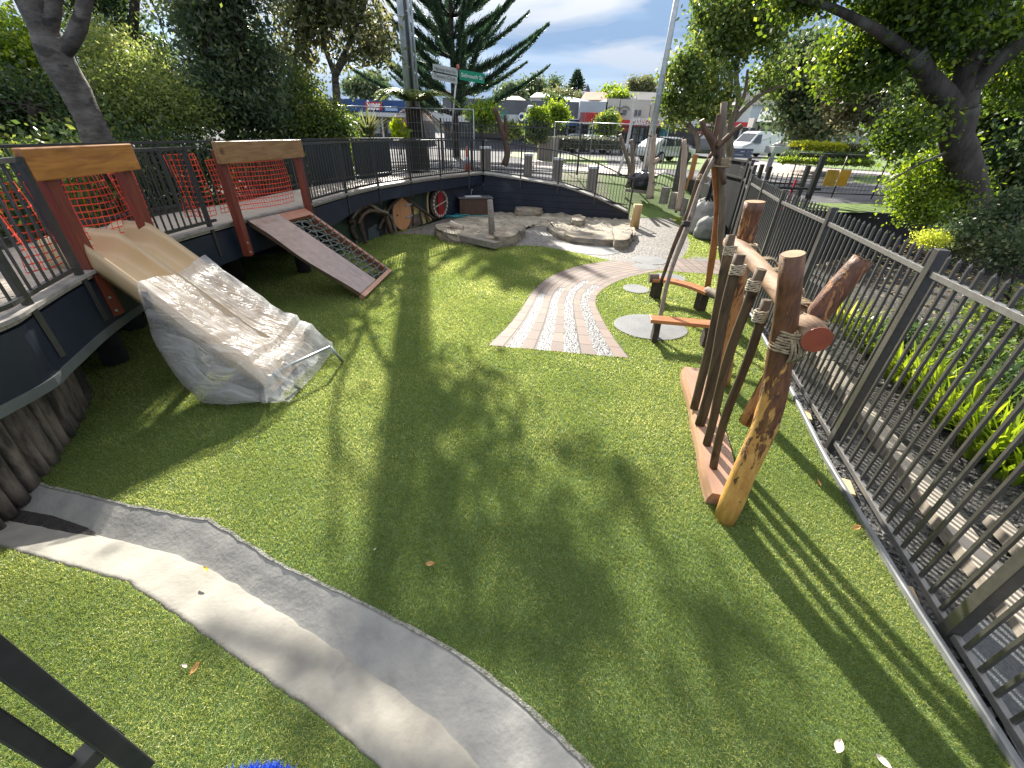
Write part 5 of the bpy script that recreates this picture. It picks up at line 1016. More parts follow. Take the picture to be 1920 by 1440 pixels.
drift([(945, 310), (951, 285), (940, 240), (927, 202)], 20.2, [.14, .13, .11, .1], 'leaning bare trunk with a twin stem behind the corner of the railing', 56, BR, [(949, 262), (947, 215)], name='dead_tree_trunk', group=None)
STUMP = mat('grey_stump', (.24, .225, .19), (.15, .14, .12), .85, 0, 6, bump=.3)
for i, (x0, x1, y0, y1, Y) in enumerate([(1237, 1253, 351, 374, 17.2), (1254, 1272, 361, 383, 16.0), (1276, 1286, 372, 396, 15.4)]):
    a, b, t = Vector(AT(x0, y1, Y)), Vector(AT(x1, y1, Y)), AT((x0 + x1) / 2, y0, Y); q = MB(); c = (a + b) / 2; wd = (b - a).length; q.tube([(c.x, c.y, c.z - .15), (c.x, c.y, t[2])], wd / 2, 12, False, wob=.1, seed=i); o = q.build('log_stump', STUMP); tag(o, ['tallest grey stump, between the crooked driftwood pole and the fence', 'middle grey stump left of the leaning driftwood pole', 'small grey stump at the foot of the leaning driftwood pole'][i], 'stump', 'grey stumps on the back turf')
BOL = wood('grey_bollard', (.22, .20, .18), (.12, .11, .10), .8, 1.4, 2, False, .3, 0, .4)
for i, (x, y0, y1, Y, w_) in enumerate([(906, 275, 316, 17.2, .20), (915.5, 275, 317, 17.6, .18), (989.5, 288, 326, 17.2, .27), (1044.5, 296, 334, 17.0, .29), (1109.5, 312, 350, 16.9, .30)]):
    b_, t_ = AT(x, y1, Y), AT(x, y0, Y); root = empty('bollard', b_, ['left of the twin slim bollards with white tops at the wall corner', 'right of the twin slim bollards with white tops at the wall corner', 'square grey bollard with white top, left of the three on the ramp verge', 'square grey bollard with white top, middle of the three on the ramp verge', 'square grey bollard with white top, right of the three on the ramp verge'][i], 'bollard', 'grey timber bollards with white caps behind the ramp')
    q = MB(); q.box((b_[0], Y, (b_[2] - .3 + t_[2] - .06) / 2), (w_, w_, t_[2] - .06 - b_[2] + .3), .2); q.build('post', BOL, root, bevel=.01); q = MB(); q.box((b_[0], Y, t_[2] - .03), (w_ + .02, w_ + .02, .08), .2); q.build('cap', WHITE, root, bevel=.01)
SACK = mat('white_woven_sack', (.36, .355, .33), (.26, .255, .235), .75, 0, 5, bump=.5, bscale=18); GSK = mat('grey_woven_sack', (.26, .265, .25), (.18, .185, .175), .8, 0, 6, bump=.6, bscale=30)
def sack(c, r, h, label, m, seed, floppy=.3):
    rows = []
    for t in np.linspace(0, 1, 14):
        k = float(np.interp(t, [0, .08, .5, .8, .92, 1], [.75, 1, 1.03, .85, .6, .2])); rows.append([(c[0] + r[0] * k * math.cos(a) * (1 + .12 * mnoise.noise(Vector((math.cos(a) * 2, math.sin(a) * 2, t * 5 + seed)))), c[1] + r[1] * k * math.sin(a) * (1 + .12 * mnoise.noise(Vector((math.cos(a) * 2 + 5, math.sin(a) * 2, t * 5 + seed)))), c[2] + h * t + floppy * .1 * mnoise.noise(Vector((math.cos(a) * 2, math.sin(a) * 3, seed))) * (t > .7)) for a in np.linspace(0, 2 * math.pi, 25)[:-1]])
    q = MB(); q.grid(rows, True, True); o = q.build('sack', m); tag(o, label, 'sack', 'builders sacks beside the gates')
p = G2(1323, 450, 0); sack((p[0] + .05, p[1] + .2, 0), (.34, .3), .62, 'grey builders sack standing on the turf behind the tipi poles', GSK, 1)
p = AT(1322, 415, 13.3); sack((p[0], 13.5, 0), (.42, .35), .95, 'white crumpled sack heaped behind the grey builders sack', SACK, 7, 1.5)
p = AT(1308, 398, 14.2); sack((p[0], 14.4, .0), (.3, .3), .85, 'small pale plastic bundle at the far side of the white sack', SACK, 12, 2)
PLB = mat('black_plastic_bag', (.012, .016, .025), (.02, .025, .035), .22, 0, 5, bump=.9, bscale=9)
p = AT(1200, 352, 18.3); q = MB(); q.ellip((p[0], 18.4, p[2] + .22), (.52, .4, .36), 20, 12, .5, 4, 2.5); tag(q.build('plastic_bundle', PLB), 'shiny black plastic bundle beside the crooked driftwood pole', 'bundle')
q = MB(); q.bar(AT(1172, 356, 17.9), AT(1222, 362, 17.8), .12, .1); tag(q.build('lying_timber', GT), 'weathered timber lying in front of the black plastic bundle', 'timber')
# leaves and a blue woollen hat at the photographer's side
LFM = leafmat('fallen_leaf', (.35, .17, .06), (.5, .3, .1), (.55, .45, .2), .3)
fl_specs = [((806, 1058), .035, 'dry reddish brown leaf standing on the lawn near the gutter', .05), ((366, 1254), .032, 'orange brown leaf on the turf bank below the gutter', .03), ((386, 1068), .03, 'bright yellow leaf lying on the concrete gutter edge', .015), ((1571, 1400), .045, 'pale papery strip on the lawn in the lower right', .03), ((1655, 1428), .035, 'small oval pale leaf on the lawn at the bottom edge', .03), ((1605, 990), .04, 'pinkish leaf against the kerb right of the log shadows', .03), ((1535, 905), .035, 'brown leaf on the lawn between log foot and kerb', .03), ((347, 1249), .02, 'tiny white scrap on the turf bank beside the orange brown leaf', .02), ((703, 1030), .015, 'tiny white petal on the lawn left of the dry reddish leaf', .02), ((1010, 742), .02, 'tiny pale leaf on the lawn below the brick path', .03)]
YL = mat('yellow_leaf', (.65, .45, .02), (.55, .35, .02), .5); WP = mat('pale_scrap', (.55, .5, .42), (.45, .4, .33), .6)
for i, ((x, y), s, lab, zz) in enumerate(fl_specs):
    c = Vector(G(x, y, zz)); a = i * 1.3; u = Vector((math.cos(a), math.sin(a), .15)); v = Vector((-math.sin(a), math.cos(a), .3)) * .42; q = MB()
    q.grid([[c + u * s * t + v * s * k * (1 - t * t) + Vector((0, 0, .3 * s * k * k)) for k in (-1, 0, 1)] for t in np.linspace(-1, 1, 7)], True); tag(q.build('fallen_leaf', YL if i == 2 else (WP if i in (3, 4, 7, 8) else LFM)), lab, 'leaf')
c = Vector(G(430, 1648, 1.75)); BLU = mat('bright_blue_wool', (0.0, 0.08, 0.75), (0.0, 0.05, 0.5), .9, 0, 60, bump=1.0, bscale=90)
hat = empty('wool_hat', c, 'bright blue fuzzy wool hat poking in at the bottom edge', 'hat'); q = MB(); q.ellip(c, (.105, .105, .085), 24, 14, .1, 2, 5); q.build('hat_crown', BLU, hat)
rngn = np.random.default_rng(8); n = 9000; d = rngn.normal(size=(n, 3)); d /= np.linalg.norm(d, axis=1)[:, None]; p = np.array(c) + d * np.array([.103, .103, .083]); tip = p + d * .012 + rngn.normal(0, .004, (n, 3)); sd_ = rngn.normal(0, .0012, (n, 3)); V = np.stack([p - sd_, p + sd_, tip], 1).reshape(-1, 3); npmesh('wool_fuzz', V, np.arange(n * 3).reshape(n, 3), BLU, hat)
# ================================================================== TREES AND PLANTS
def tree(name, label, cat, trunk, limbs, blobs, n, size, m, seed, bark=BARK, group=None, clump=14, cr=.28, elong=1.9, shell=.45, droop=0.0, twigs=3, trunks=None):
    """trunk: (pts, radii); limbs: list of (pts, radii); blobs: crown ellipsoids"""
    root = empty(name, trunk[0][0], label, cat, group); q = MB(); P = spl(trunk[0]) if len(trunk[0]) > 2 else trunk[0]
    q.tube(P, list(np.interp(np.linspace(0, 1, len(P)), np.linspace(0, 1, len(trunk[1])), trunk[1])), 14, wob=.16, seed=seed, wf=3)
    rg = random.Random(seed); fork = Vector(trunk[0][-1])
    parts = [(q, [fork], 'trunk')]
    for pts, r in limbs:
        l = MB(); P = spl(pts) if len(pts) > 2 else pts; l.tube(P, list(np.interp(np.linspace(0, 1, len(P)), np.linspace(0, 1, len(r)), r)), 10, wob=.16, seed=seed + 1, wf=4); parts.append((l, [Vector(pts[-1]), Vector(pts[len(pts) // 2])], 'limb'))
    for b in blobs:
        c = Vector(b[:3]); tgt, src = min([(mb, v) for mb, vs, _ in parts for v in vs], key=lambda mv: (mv[1] - c).length)
        for k in range(twigs):
            e = c + Vector((rg.uniform(-.75, .75) * b[3], rg.uniform(-.75, .75) * b[4], rg.uniform(-.5, .75) * b[5])); mid = src.lerp(e, .5) + Vector((rg.uniform(-.2, .2), rg.uniform(-.2, .2), rg.uniform(-.1, .3))) * b[3] * .5; rr = .012 + .012 * (e - src).length ** .7
            tgt.tube([src, mid, e], [rr, rr * .7, rr * .3], 5)
    for mb, _, nm in parts: mb.build(nm, bark, root)
    clump = int(clump * 2.4); cr *= 1.1
    Yt = trunk[0][0][1]; n, size, cr = (int(n * 1.6), size * .60, cr * .8) if Yt < 17 else (int(n * 1.5), size * .74, cr)
    leaves('crown', blobs, n, size, m, root, seed, clump, cr, shell, elong, droop); return root
def bpx(x, y, Y, rx, rz, ry=None):
    """crown ellipsoid centred at image point, radii in px at that depth"""
    p = AT(x, y, Y); s = (math.hypot(0, Y) * .849 + (EYE - p[2]) * .528) / FPX; return (p[0], p[1], p[2], rx * s, (ry if ry is not None else rx * s * .8), rz * s)

# dense low planting along the far side of the boardwalk
for i_, (pts_, lab_) in enumerate([([(-7.6, 3.5), (-7.9, 5.2), (-7.6, 6.8)], 'dark shrubbery seen through the red net of the slide frame'), ([(-7.9, 8.4), (-7.4, 10.0), (-6.9, 11.6)], 'dark shrubbery seen through the red net of the climbing ramp frame'), ([(-7.0, 14.2), (-6.6, 17.2), (-8.2, 19.5)], 'loose green shrubs beyond the dark slatted screen')]):
    tree('garden_shrub', lab_, 'shrub', ([(pts_[1][0], pts_[1][1], .8), (pts_[1][0] + .1, pts_[1][1], 1.7)], [.06, .04]), [], [(x_, y_, 1.55, .75, .95, .75) for x_, y_ in pts_] + [(pts_[1][0] - .8, pts_[1][1], 1.8, 1.0, 1.6, .8)], 9000, .09, [LEAF_M, LEAF_D, LEAF_M][i_], 200 + i_, DBARK)
# left: big smooth grey trunk
P = lambda x, y, Y: AT(x, y, Y)
tree('gum_tree', 'leaning smooth grey trunk forking high above the left railing', 'tree', ([P(188, 330, 8), P(178, 250, 8), P(150, 190, 8), P(112, 118, 8), P(90, 70, 8)], [.24, .21, .20, .22, .2]),
     [([P(92, 80, 8), P(70, 30, 8), P(40, -40, 8), P(10, -120, 8)], [.2, .19, .17, .13]), ([P(110, 100, 8), P(128, 85, 8), P(148, 50, 8), P(160, 0, 8), P(190, -90, 8)], [.12, .105, .1, .09, .06]), ([P(92, 60, 8), P(100, 20, 8), P(108, -40, 8)], [.1, .09, .08])],
     [bpx(-60, -160, 8, 110, 70), bpx(190, -140, 8.5, 120, 60), bpx(70, -210, 9, 140, 60)], 9000, .075, LEAF_M, 1, BARK)
tree('garden_tree', 'bright yellow green bushy tree behind the big trunk at the far left', 'tree', ([P(20, 290, 11), P(10, 150, 11)], [.12, .08]), [], [bpx(15, 95, 11, 75, 70), bpx(40, 170, 11.5, 60, 40), bpx(-60, 120, 11, 80, 80)], 13000, .085, LEAF_Y, 2, DBARK, elong=1.7)
tree('garden_tree', 'dark evergreen mass low behind the railing at the far left', 'tree', ([P(80, 300, 9.5), P(60, 200, 9.5)], [.1, .07]), [], [bpx(40, 225, 10, 90, 50), bpx(120, 215, 10.5, 60, 60), bpx(-60, 200, 9.5, 80, 70), bpx(150, 260, 10, 60, 30)], 14000, .08, LEAF_D, 3, DBARK)
tree('garden_shrub', 'rounded sunlit yellow green shrub just right of the big leaning trunk', 'shrub', ([P(240, 300, 11), P(235, 200, 11)], [.06, .04]), [], [bpx(215, 120, 12, 60, 60), bpx(270, 165, 11.5, 60, 50), bpx(330, 200, 11, 60, 45), bpx(235, 200, 11, 60, 50)], 17000, .06, leafmat('silvery_yellow_leaves', (.07, .11, .03), (.17, .22, .06), (.28, .30, .12)), 4, DBARK, elong=2.4)
tree('garden_tree', 'tall dark tree behind the sunlit shrub with sky gaps at its left', 'tree', ([P(230, 300, 15), P(250, 60, 15), P(255, -60, 15)], [.16, .12, .08]), [], [bpx(190, 40, 15, 60, 60), bpx(250, 110, 15.5, 70, 45), bpx(150, -60, 15, 80, 60), bpx(240, -130, 15, 60, 50)], 12000, .10, LEAF_D, 5, DBARK)
tree('garden_tree', 'big dense dark green tree between the two timber frames', 'tree', ([P(430, 290, 12.5), P(440, 180, 12.5), P(450, 60, 12.5), P(440, -80, 12.5)], [.15, .12, .1, .07]), [], [bpx(400, 70, 12.5, 55, 65), bpx(460, 120, 12.8, 55, 70), bpx(400, 180, 12, 60, 50), bpx(480, 215, 12.5, 45, 40), bpx(430, -70, 12.5, 85, 70), bpx(370, 10, 13, 40, 50)], 21000, .085, LEAF_B, 6, DBARK, elong=2.6, cr=.32)
tree('garden_tree', 'airy olive tree with visible pale limbs left of the power pole', 'tree', ([P(630, 285, 15.5), P(632, 200, 15.5), P(628, 140, 15.5)], [.14, .12, .1]),
     [([P(628, 145, 15.5), P(650, 110, 15.5), P(690, 88, 15.5), P(735, 75, 15.5)], [.08, .07, .05, .03]), ([P(628, 140, 15.5), P(610, 90, 15.5), P(600, 40, 15.5), P(580, -30, 15.5)], [.09, .07, .055, .03]), ([P(630, 130, 15.5), P(660, 70, 15.5), P(680, 20, 15.5), P(700, -30, 15.5)], [.07, .06, .04, .02]), ([P(604, 60, 15.5), P(625, 30, 15.5), P(640, -10, 15.5)], [.04, .035, .02]), ([P(700, -30, 15.5), (-3.7, 15.5, 6.9), (-3.1, 15.6, 7.5)], [.05, .045, .03])],
     [bpx(580, 30, 15.5, 45, 35), bpx(650, 20, 15.5, 45, 30), bpx(705, 55, 15.5, 28, 30), bpx(695, 98, 15.5, 35, 14), bpx(640, 95, 15.5, 24, 18), bpx(550, 100, 15.5, 34, 42), bpx(600, -50, 15.5, 80, 35), (-3.1, 15.6, 7.3, .6, .5, .3)], 5200, .12, LEAF_O, 7, BARK, elong=3.0, clump=9, cr=.3, droop=.4)  # last limb and last blob, above the view, added to shade the lawn
ot_ = [o for o in bpy.data.objects if o.get('label', '').startswith('airy olive tree')][0]
shade_limb = MB(); hp_ = spl([P(700, -30, 15.5), (-4.3, 15.7, 7.6), (-3.4, 16, 8.6), (-2.2, 16.2, 8.9)]); shade_limb.tube(hp_, list(np.linspace(.05, .015, len(hp_))), 8); hp2 = spl([(-4.3, 15.7, 7.6), (-3.9, 16, 9.0), (-3.3, 16.3, 10.0)]); shade_limb.tube(hp2, list(np.linspace(.035, .012, len(hp2))), 8); shade_limb.build('limb', BARK, ot_)  # high limb out of view, added to carry shade-casting leaves
leaves('crown', [(-2.6, 16, 8.4, 1.0, .7, .6), (-3.3, 16.3, 9.7, 1.0, .7, .7), (-1.6, 16.2, 8.9, .7, .5, .5)], 800, .09, LEAF_O, ot_, 77, 22, .22, .1, 2.6)  # unseen leaf clumps added to throw broken shade on the lawn
tree('garden_shrub', 'leafy mid green shrubs under the olive tree behind the railing', 'shrub', ([P(600, 300, 14), P(600, 230, 14)], [.06, .04]), [], [bpx(580, 220, 14, 32, 32), bpx(625, 238, 14, 26, 20), bpx(545, 245, 13.5, 30, 22), bpx(560, 180, 14.5, 24, 36)], 15000, .085, LEAF_M, 8, DBARK)
def strappy(name, label, cat, c, n, Lb, wd, m, seed, spread=.5, group=None, up=.75):
    rng = np.random.default_rng(seed); V = []; F = []; o = 0
    for i in range(n):
        a = rng.uniform(0, 2 * np.pi); l = Lb * rng.uniform(.6, 1.1); b = np.array(c) + np.array([math.cos(a), math.sin(a), 0]) * rng.uniform(0, .12 * spread * 2); ou = rng.uniform(.15, 1) * spread; d = np.array([math.cos(a), math.sin(a)]); s = np.array([-d[1], d[0]]) * wd / 2; a2 = rng.uniform(-.4, .4)
        for k, t in enumerate((0, .3, .6, .85, 1.0)):
            r = l * ou * t ** 1.4; z = l * up * (t - .38 * ou * t * t * 1.5); w_ = (1, 1.05, .9, .5, .06)[k]; p = b + np.array([d[0] * r - d[1] * r * a2, d[1] * r + d[0] * r * a2, z]); V += [p - np.array([*s, 0]) * w_, p + np.array([*s, 0]) * w_]
        for k in range(4): F.append((o + 2 * k, o + 2 * k + 1, o + 2 * k + 3, o + 2 * k + 2))
        o += 10
    ob = npmesh(name, np.array(V), np.array(F), m); tag(ob, label, cat, group); return ob
strappy('flax_bush', 'spiky sunlit flax clump behind the railing under the olive tree', 'plant', AT(690, 262, 15), 70, 1.3, .06, LEAF_O, 12, .7)
tree('garden_shrub', 'small vivid lime green bush at the foot of the tree fern', 'shrub', ([P(752, 290, 18.6), P(752, 250, 18.6)], [.03, .02]), [], [bpx(752, 250, 18.6, 11, 8), bpx(746, 236, 18.6, 5, 8)], 1600, .12, leafmat('lime_leaves', (.16, .26, .01), (.34, .44, .03), (.45, .5, .06)), 13, DBARK, cr=.07)
# tree fern
tf = empty('tree_fern', AT(785, 330, 19), 'tree fern with thick dark trunk and flat fronds in front of the power pole', 'tree fern'); q = MB()
q.tube([(-4.15, 19, .7), AT(783, 270, 19), AT(778, 225, 19), AT(775, 205, 19)], [.42, .36, .33, .30], 16, wob=.25, seed=2, wf=5); q.build('trunk', DBARK, tf)
FR = leafmat('fern_fronds', (.06, .10, .03), (.14, .19, .06), (.24, .27, .10)); rng = np.random.default_rng(9); V = []; c0 = np.array(AT(775, 189, 19)); nf = 22
for i in range(nf):
    a = 2 * math.pi * i / nf + rng.uniform(-.1, .1); l = rng.uniform(1.3, 1.9); d = np.array([math.cos(a), math.sin(a), 0]); s = np.array([-d[1], d[0], 0]); droop = rng.uniform(.15, .45)
    for t in np.linspace(.06, 1, 46):
        p = c0 + d * l * t + np.array([0, 0, .42 * math.sin(t * 2.2) - droop * t ** 2.3]); wl = .34 * math.sin(min(1, t * 1.15 + .15) * math.pi) + .03
        for sg in (-1, 1):
            e = p + s * sg * wl + d * .12 - np.array([0, 0, .12 * wl + rng.uniform(0, .06)]); V += [p - d * .022, p + d * .022, e + d * .015, e - d * .01]
V = np.array(V); npmesh('fronds', V, np.arange(len(V)).reshape(-1, 4), FR, tf)
V = []
for i in range(9):
    a = rng.uniform(0, 2 * math.pi); d = np.array([math.cos(a), math.sin(a), 0]); s = np.array([-d[1], d[0], 0]); l = rng.uniform(1.1, 1.9)
    for t in np.linspace(.06, 1, 30):
        p = c0 + d * l * t * .9 + np.array([0, 0, -.15 - .9 * t ** 1.6]); wl = .22 * math.sin(min(1, t + .1) * math.pi)
        for sg in (-1, 1): e = p + s * sg * wl - np.array([0, 0, .1]); V += [p - d * .02, p + d * .02, e + d * .015, e]
V = np.array(V); npmesh('dead_fronds', V, np.arange(len(V)).reshape(-1, 4), leafmat('brown_fronds', (.10, .06, .03), (.18, .12, .06), None, .3), tf)

# power pole: steel column with conduits
pp = empty('power_pole', AT(770, 330, 20), 'tall grey power pole with black conduits rising behind the tree fern', 'pole'); b_, = [AT(771, 160, 20.2)]; X, Y = b_[0], 20.2
q = MB(); q.tube([(X - .12, Y, 1), (X - .12, Y, 11.6)], [.18, .15], 14); q.build('column', GALV, pp)
q = MB(); q.tube([(X + .13, Y - .05, 1), (X + .13, Y - .05, 10.6)], .065, 10); q.build('conduit', GALV, pp); q = MB(); q.tube([(X + .25, Y - .02, 1), (X + .25, Y - .02, 10.6)], .045, 8); q.build('conduit', GALV, pp)
q = MB(); q.tube([(X + .055, Y - .14, 1), (X + .055, Y - .14, 11)], .03, 8); q.build('cable', BLACK, pp)
q = MB(); q.bar((X - 1.2, Y, 11.6), (X + 1.2, Y, 11.6), .12, .12); q.build('crossarm', GT, pp)

# Norfolk pine
def norfolk(name, label, X, Y, zb, zt, zc0, Lmax, n_w, nb, seed, bl=.22, wd=.03, m=LEAF_N, th=.16, rise=.45, lo_rise=None, dens=1.0, group=None):
    rg = np.random.default_rng(seed); root = empty(name, (X, Y, zb), label, 'tree', group); q = MB(); q.tube([(X, Y, zb - .2), (X, Y, (zb + zt) / 2), (X, Y, zt)], [.014 * (zt - zb) + .05, .009 * (zt - zb) + .03, .02], 12, wob=.05)
    V = []; br = MB()
    for i in range(n_w):
        t = i / (n_w - 1); z0 = zc0 + (zt - zc0) * t ** 1.0; Lb = Lmax * (1 - t) ** .8 + .25; off = rg.uniform(0, 6.28)
        for k in range(nb):
            a = off + 2 * math.pi * k / nb + rg.uniform(-.15, .15); d = np.array([math.cos(a), math.sin(a), 0]); s = np.array([-d[1], d[0], 0]); l = Lb * rg.uniform(.85, 1.08); rs = rise * rg.uniform(.8, 1.2)
            cen = lambda u: np.array([X, Y, z0]) + d * l * u + np.array([0, 0, l * rs * (.6 + .5 * t) * (u ** 1.6) + .06 * l * u]) 
            br.tube([cen(u) for u in (0, .35, .7, 1)], [.05 * l / 3 + .01, .035 * l / 3 + .01, .02 * l / 3 + .005, .008], 5)
            nn = int(l * 150 * dens); us = rg.uniform(.12, 1.0, nn) ** .8
            P = np.array([cen(u) for u in us]); sgn = rg.choice([-1, 1], nn); tap = np.clip(1.25 - us, .25, 1)
            # side shoots lie out and up from the branch, bottle brush like
            dr = d * rg.uniform(.3, .9, nn)[:, None] + s * (sgn * rg.uniform(.0, .9, nn))[:, None] + np.array([0, 0, 1]) * rg.uniform(.15, 1.1, nn)[:, None]; dr /= np.linalg.norm(dr, axis=1)[:, None]
            ln = (bl * 2.2 * tap * rg.uniform(.5, 1.1, nn))[:, None]; w_ = np.cross(dr, rg.normal(size=(nn, 3))); w_ /= np.linalg.norm(w_, axis=1)[:, None]; w_ *= wd / 2
            P = P + rg.normal(0, th * .35, (nn, 3)) * tap[:, None]
            V.append(np.stack([P - w_, P + w_, P + dr * ln + w_ * .35, P + dr * ln - w_ * .35], 1).reshape(-1, 3))
    q.v, q.f, q.sm = q.v, q.f, q.sm; o_ = len(q.v); q.v += br.v; q.f += [tuple(i + o_ for i in f) for f in br.f]; q.sm += br.sm; q.build('trunk', DBARK, root); V = np.concatenate(V); npmesh('crown', V, np.arange(len(V)).reshape(-1, 4), m, root); return root
norfolk('norfolk_pine', 'big norfolk pine with upswept fingered branches behind the street name sign', -4.05, 30, 1.0, 13.3, 3.3, 6.0, 12, 7, 3, .25, .05, th=.27, rise=.62, dens=1.4)
norfolk('norfolk_pine', 'small distant norfolk pine on the skyline above the shops', AT(1080, 170, 120)[0], 120, AT(1080, 178, 120)[2], AT(1080, 134, 120)[2], AT(1080, 172, 120)[2], 2.6, 9, 6, 5, .5, .12, th=.2, rise=.15, dens=.35)

# trees right of centre
tree('street_tree', 'broad street tree with several grey stems standing behind the tipi top', 'tree', ([P(1369, 302, 26), P(1368, 260, 26), P(1372, 222, 26)], [.22, .19, .17]),
     [([P(1370, 228, 26), P(1366, 190, 26), P(1370, 150, 26), P(1362, 110, 26)], [.16, .14, .12, .08]), ([P(1372, 225, 26), P(1385, 190, 26), P(1380, 140, 26), P(1390, 90, 26)], [.16, .14, .12, .07]), ([P(1376, 225, 26), P(1405, 195, 26), P(1440, 170, 26), P(1475, 160, 26)], [.15, .12, .09, .05]), ([P(1372, 222, 26), P(1395, 180, 26), P(1402, 130, 26)], [.13, .1, .06]), ([P(1370, 224, 26), P(1345, 205, 26), P(1325, 180, 26)], [.12, .09, .05])],
     [bpx(1360, 60, 26, 60, 55), bpx(1420, 40, 26, 65, 55), bpx(1345, 110, 26, 45, 32), bpx(1462, 120, 26, 28, 28), bpx(1440, 150, 26.5, 35, 25), bpx(1390, 0, 26, 95, 50), bpx(1465, 20, 26, 28, 40), bpx(1320, 85, 25, 28, 24)], 8500, .17, LEAF_M, 21, GB, clump=12, cr=.27, elong=1.7, shell=.6)
tree('street_tree', 'smaller round crowned tree with thin low limbs between the lamp post and tipi', 'tree', ([P(1310, 285, 24), P(1306, 255, 24), P(1290, 230, 24)], [.13, .11, .09]), [([P(1306, 262, 24), P(1340, 232, 24), P(1365, 222, 24)], [.07, .06, .04]), ([P(1300, 250, 24), P(1270, 215, 24), P(1255, 180, 24)], [.07, .05, .03])],
     [bpx(1275, 150, 24, 30, 38), bpx(1330, 190, 24, 45, 32), bpx(1265, 205, 24, 28, 28), bpx(1300, 120, 24, 30, 20), bpx(1345, 155, 24, 28, 25)], 4600, .15, LEAF_M, 22, GB, clump=12, cr=.23, elong=1.7, shell=.6)
OAKB = mat('dark_furrowed_bark', (0.085, 0.07, 0.06), (0.03, 0.025, 0.022), 0.95, 0, 6, (1, 1, .35), .9, 16, spots=(3, .5, .65, (0.12, 0.12, 0.10)))
# big oak on the right
tree('oak_tree', 'large dark trunked oak leaning over the right side behind the spiked fence', 'tree', ([P(1835, 470, 9.4), P(1828, 400, 9.4), P(1815, 330, 9.4), P(1792, 260, 9.4), P(1800, 205, 9.4)], [.30, .27, .25, .26, .27]),
     [([P(1795, 205, 9.4), P(1760, 170, 9.3), P(1728, 125, 9.2), P(1715, 100, 9.2)], [.20, .17, .15, .17]), ([P(1800, 205, 9.4), P(1812, 150, 9.4), P(1830, 90, 9.4), P(1860, 20, 9.4), P(1880, -60, 9.4)], [.24, .2, .17, .13, .1]), ([P(1808, 180, 9.4), P(1860, 120, 9.2), P(1930, 75, 9), P(2020, 30, 8.8)], [.17, .14, .12, .08]), ([P(1720, 110, 9.2), P(1650, 60, 9), P(1560, 15, 8.8), P(1480, -10, 8.6)], [.10, .08, .06, .03]), ([P(1790, 230, 9.4), P(1755, 212, 9.3), P(1735, 214, 9.2)], [.07, .05, .035]), ([P(1790, 280, 9.4), P(1720, 310, 9.0), P(1660, 345, 8.9)], [.03, .02, .01])],
     [bpx(1500, -14, 9, 50, 16), bpx(1680, 8, 9.2, 80, 30), bpx(1740, 40, 9.4, 90, 45), bpx(1700, 90, 10, 60, 35), bpx(1650, 110, 9.6, 50, 28), bpx(1600, 140, 9.6, 60, 28), bpx(1850, 60, 9.6, 80, 60), bpx(1620, 210, 9.6, 38, 30) if False else bpx(1600, 100, 10, 60, 30), bpx(1560, -85, 9, 130, 45), bpx(1760, -70, 9.4, 150, 60), bpx(1900, 150, 9.6, 50, 60), bpx(1500, 5, 9, 35, 20), bpx(1690, 250, 9.2, 50, 35), bpx(1730, 215, 9.4, 35, 20)], 30000, .095, leafmat('oak_leaves', (.03, .06, .012), (.09, .15, .02), (.20, .26, .04)), 23, OAKB, clump=11, cr=.22, elong=1.5, shell=.35)
tree('garden_tree', 'grey brown twiggy tree behind the yellow topped hedge', 'tree', ([P(1660, 290, 22), P(1640, 240, 22), P(1625, 200, 22)], [.22, .16, .12]), [], [bpx(1620, 175, 22, 55, 50), bpx(1680, 180, 22, 45, 45), bpx(1610, 135, 23, 50, 28), bpx(1720, 130, 22, 60, 50)], 12000, .17, leafmat('khaki_leaves', (.06, .065, .035), (.13, .13, .06), (.22, .21, .11)), 24, BARK, cr=.4)
tree('garden_tree', 'blue green conical tree right of the white parked car', 'tree', ([P(1525, 280, 30), P(1530, 200, 30), P(1530, 140, 30)], [.22, .16, .12]), [], [bpx(1510, 130, 30, 45, 45), bpx(1550, 190, 30, 45, 50), bpx(1500, 200, 30, 30, 30), bpx(1500, 120, 30, 30, 30), bpx(1530, 235, 29, 30, 25)], 15000, .2, LEAF_B, 25, BARK, cr=.5)
tree('garden_tree', 'deep shaded evergreen belt at the right edge behind the oak', 'tree', ([P(1900, 420, 13), P(1890, 200, 13)], [.2, .15]), [], [bpx(1880, 250, 13.5, 80, 70), bpx(1780, 270, 14, 60, 50), bpx(1940, 120, 13, 90, 100), bpx(1880, 360, 12.5, 80, 60), bpx(1740, 160, 15, 50, 60), bpx(1960, 300, 11.5, 80, 80)], 26000, .11, LEAF_D, 26, DBARK, cr=.35)
tree('leafy_shrub', 'sunlit pale leaved shrub against the road fence left of the oak trunk', 'shrub', ([P(1740, 440, 9.6), P(1730, 370, 9.6)], [.05, .03]), [], [bpx(1725, 345, 9.8, 45, 45), bpx(1760, 300, 10, 40, 30), bpx(1780, 370, 9.6, 45, 40), bpx(1730, 395, 9.4, 35, 20)], 8000, .07, LEAF_Y, 27, DBARK, cr=.18, elong=1.6)
tree('leafy_shrub', 'glossy shrub spilling over the bank behind the nearest big fence posts', 'shrub', ([P(1880, 520, 7), P(1870, 470, 7)], [.04, .025]), [], [bpx(1850, 440, 7.4, 45, 30), bpx(1900, 470, 6.8, 45, 35), bpx(1910, 400, 7.4, 40, 40), bpx(1800, 450, 8, 35, 22)], 6000, .065, LEAF_B, 28, DBARK, cr=.15, elong=1.6)
tree('leafy_shrub', 'small yellow lime mound of foliage above the widest fence post', 'shrub', ([P(1750, 470, 7.4), P(1745, 455, 7.4)], [.02, .012]), [], [bpx(1745, 448, 7.4, 24, 8)], 1500, .035, leafmat('lime_mound', (.25, .32, .05), (.42, .46, .09), None), 29, DBARK, cr=.08, elong=1.5)
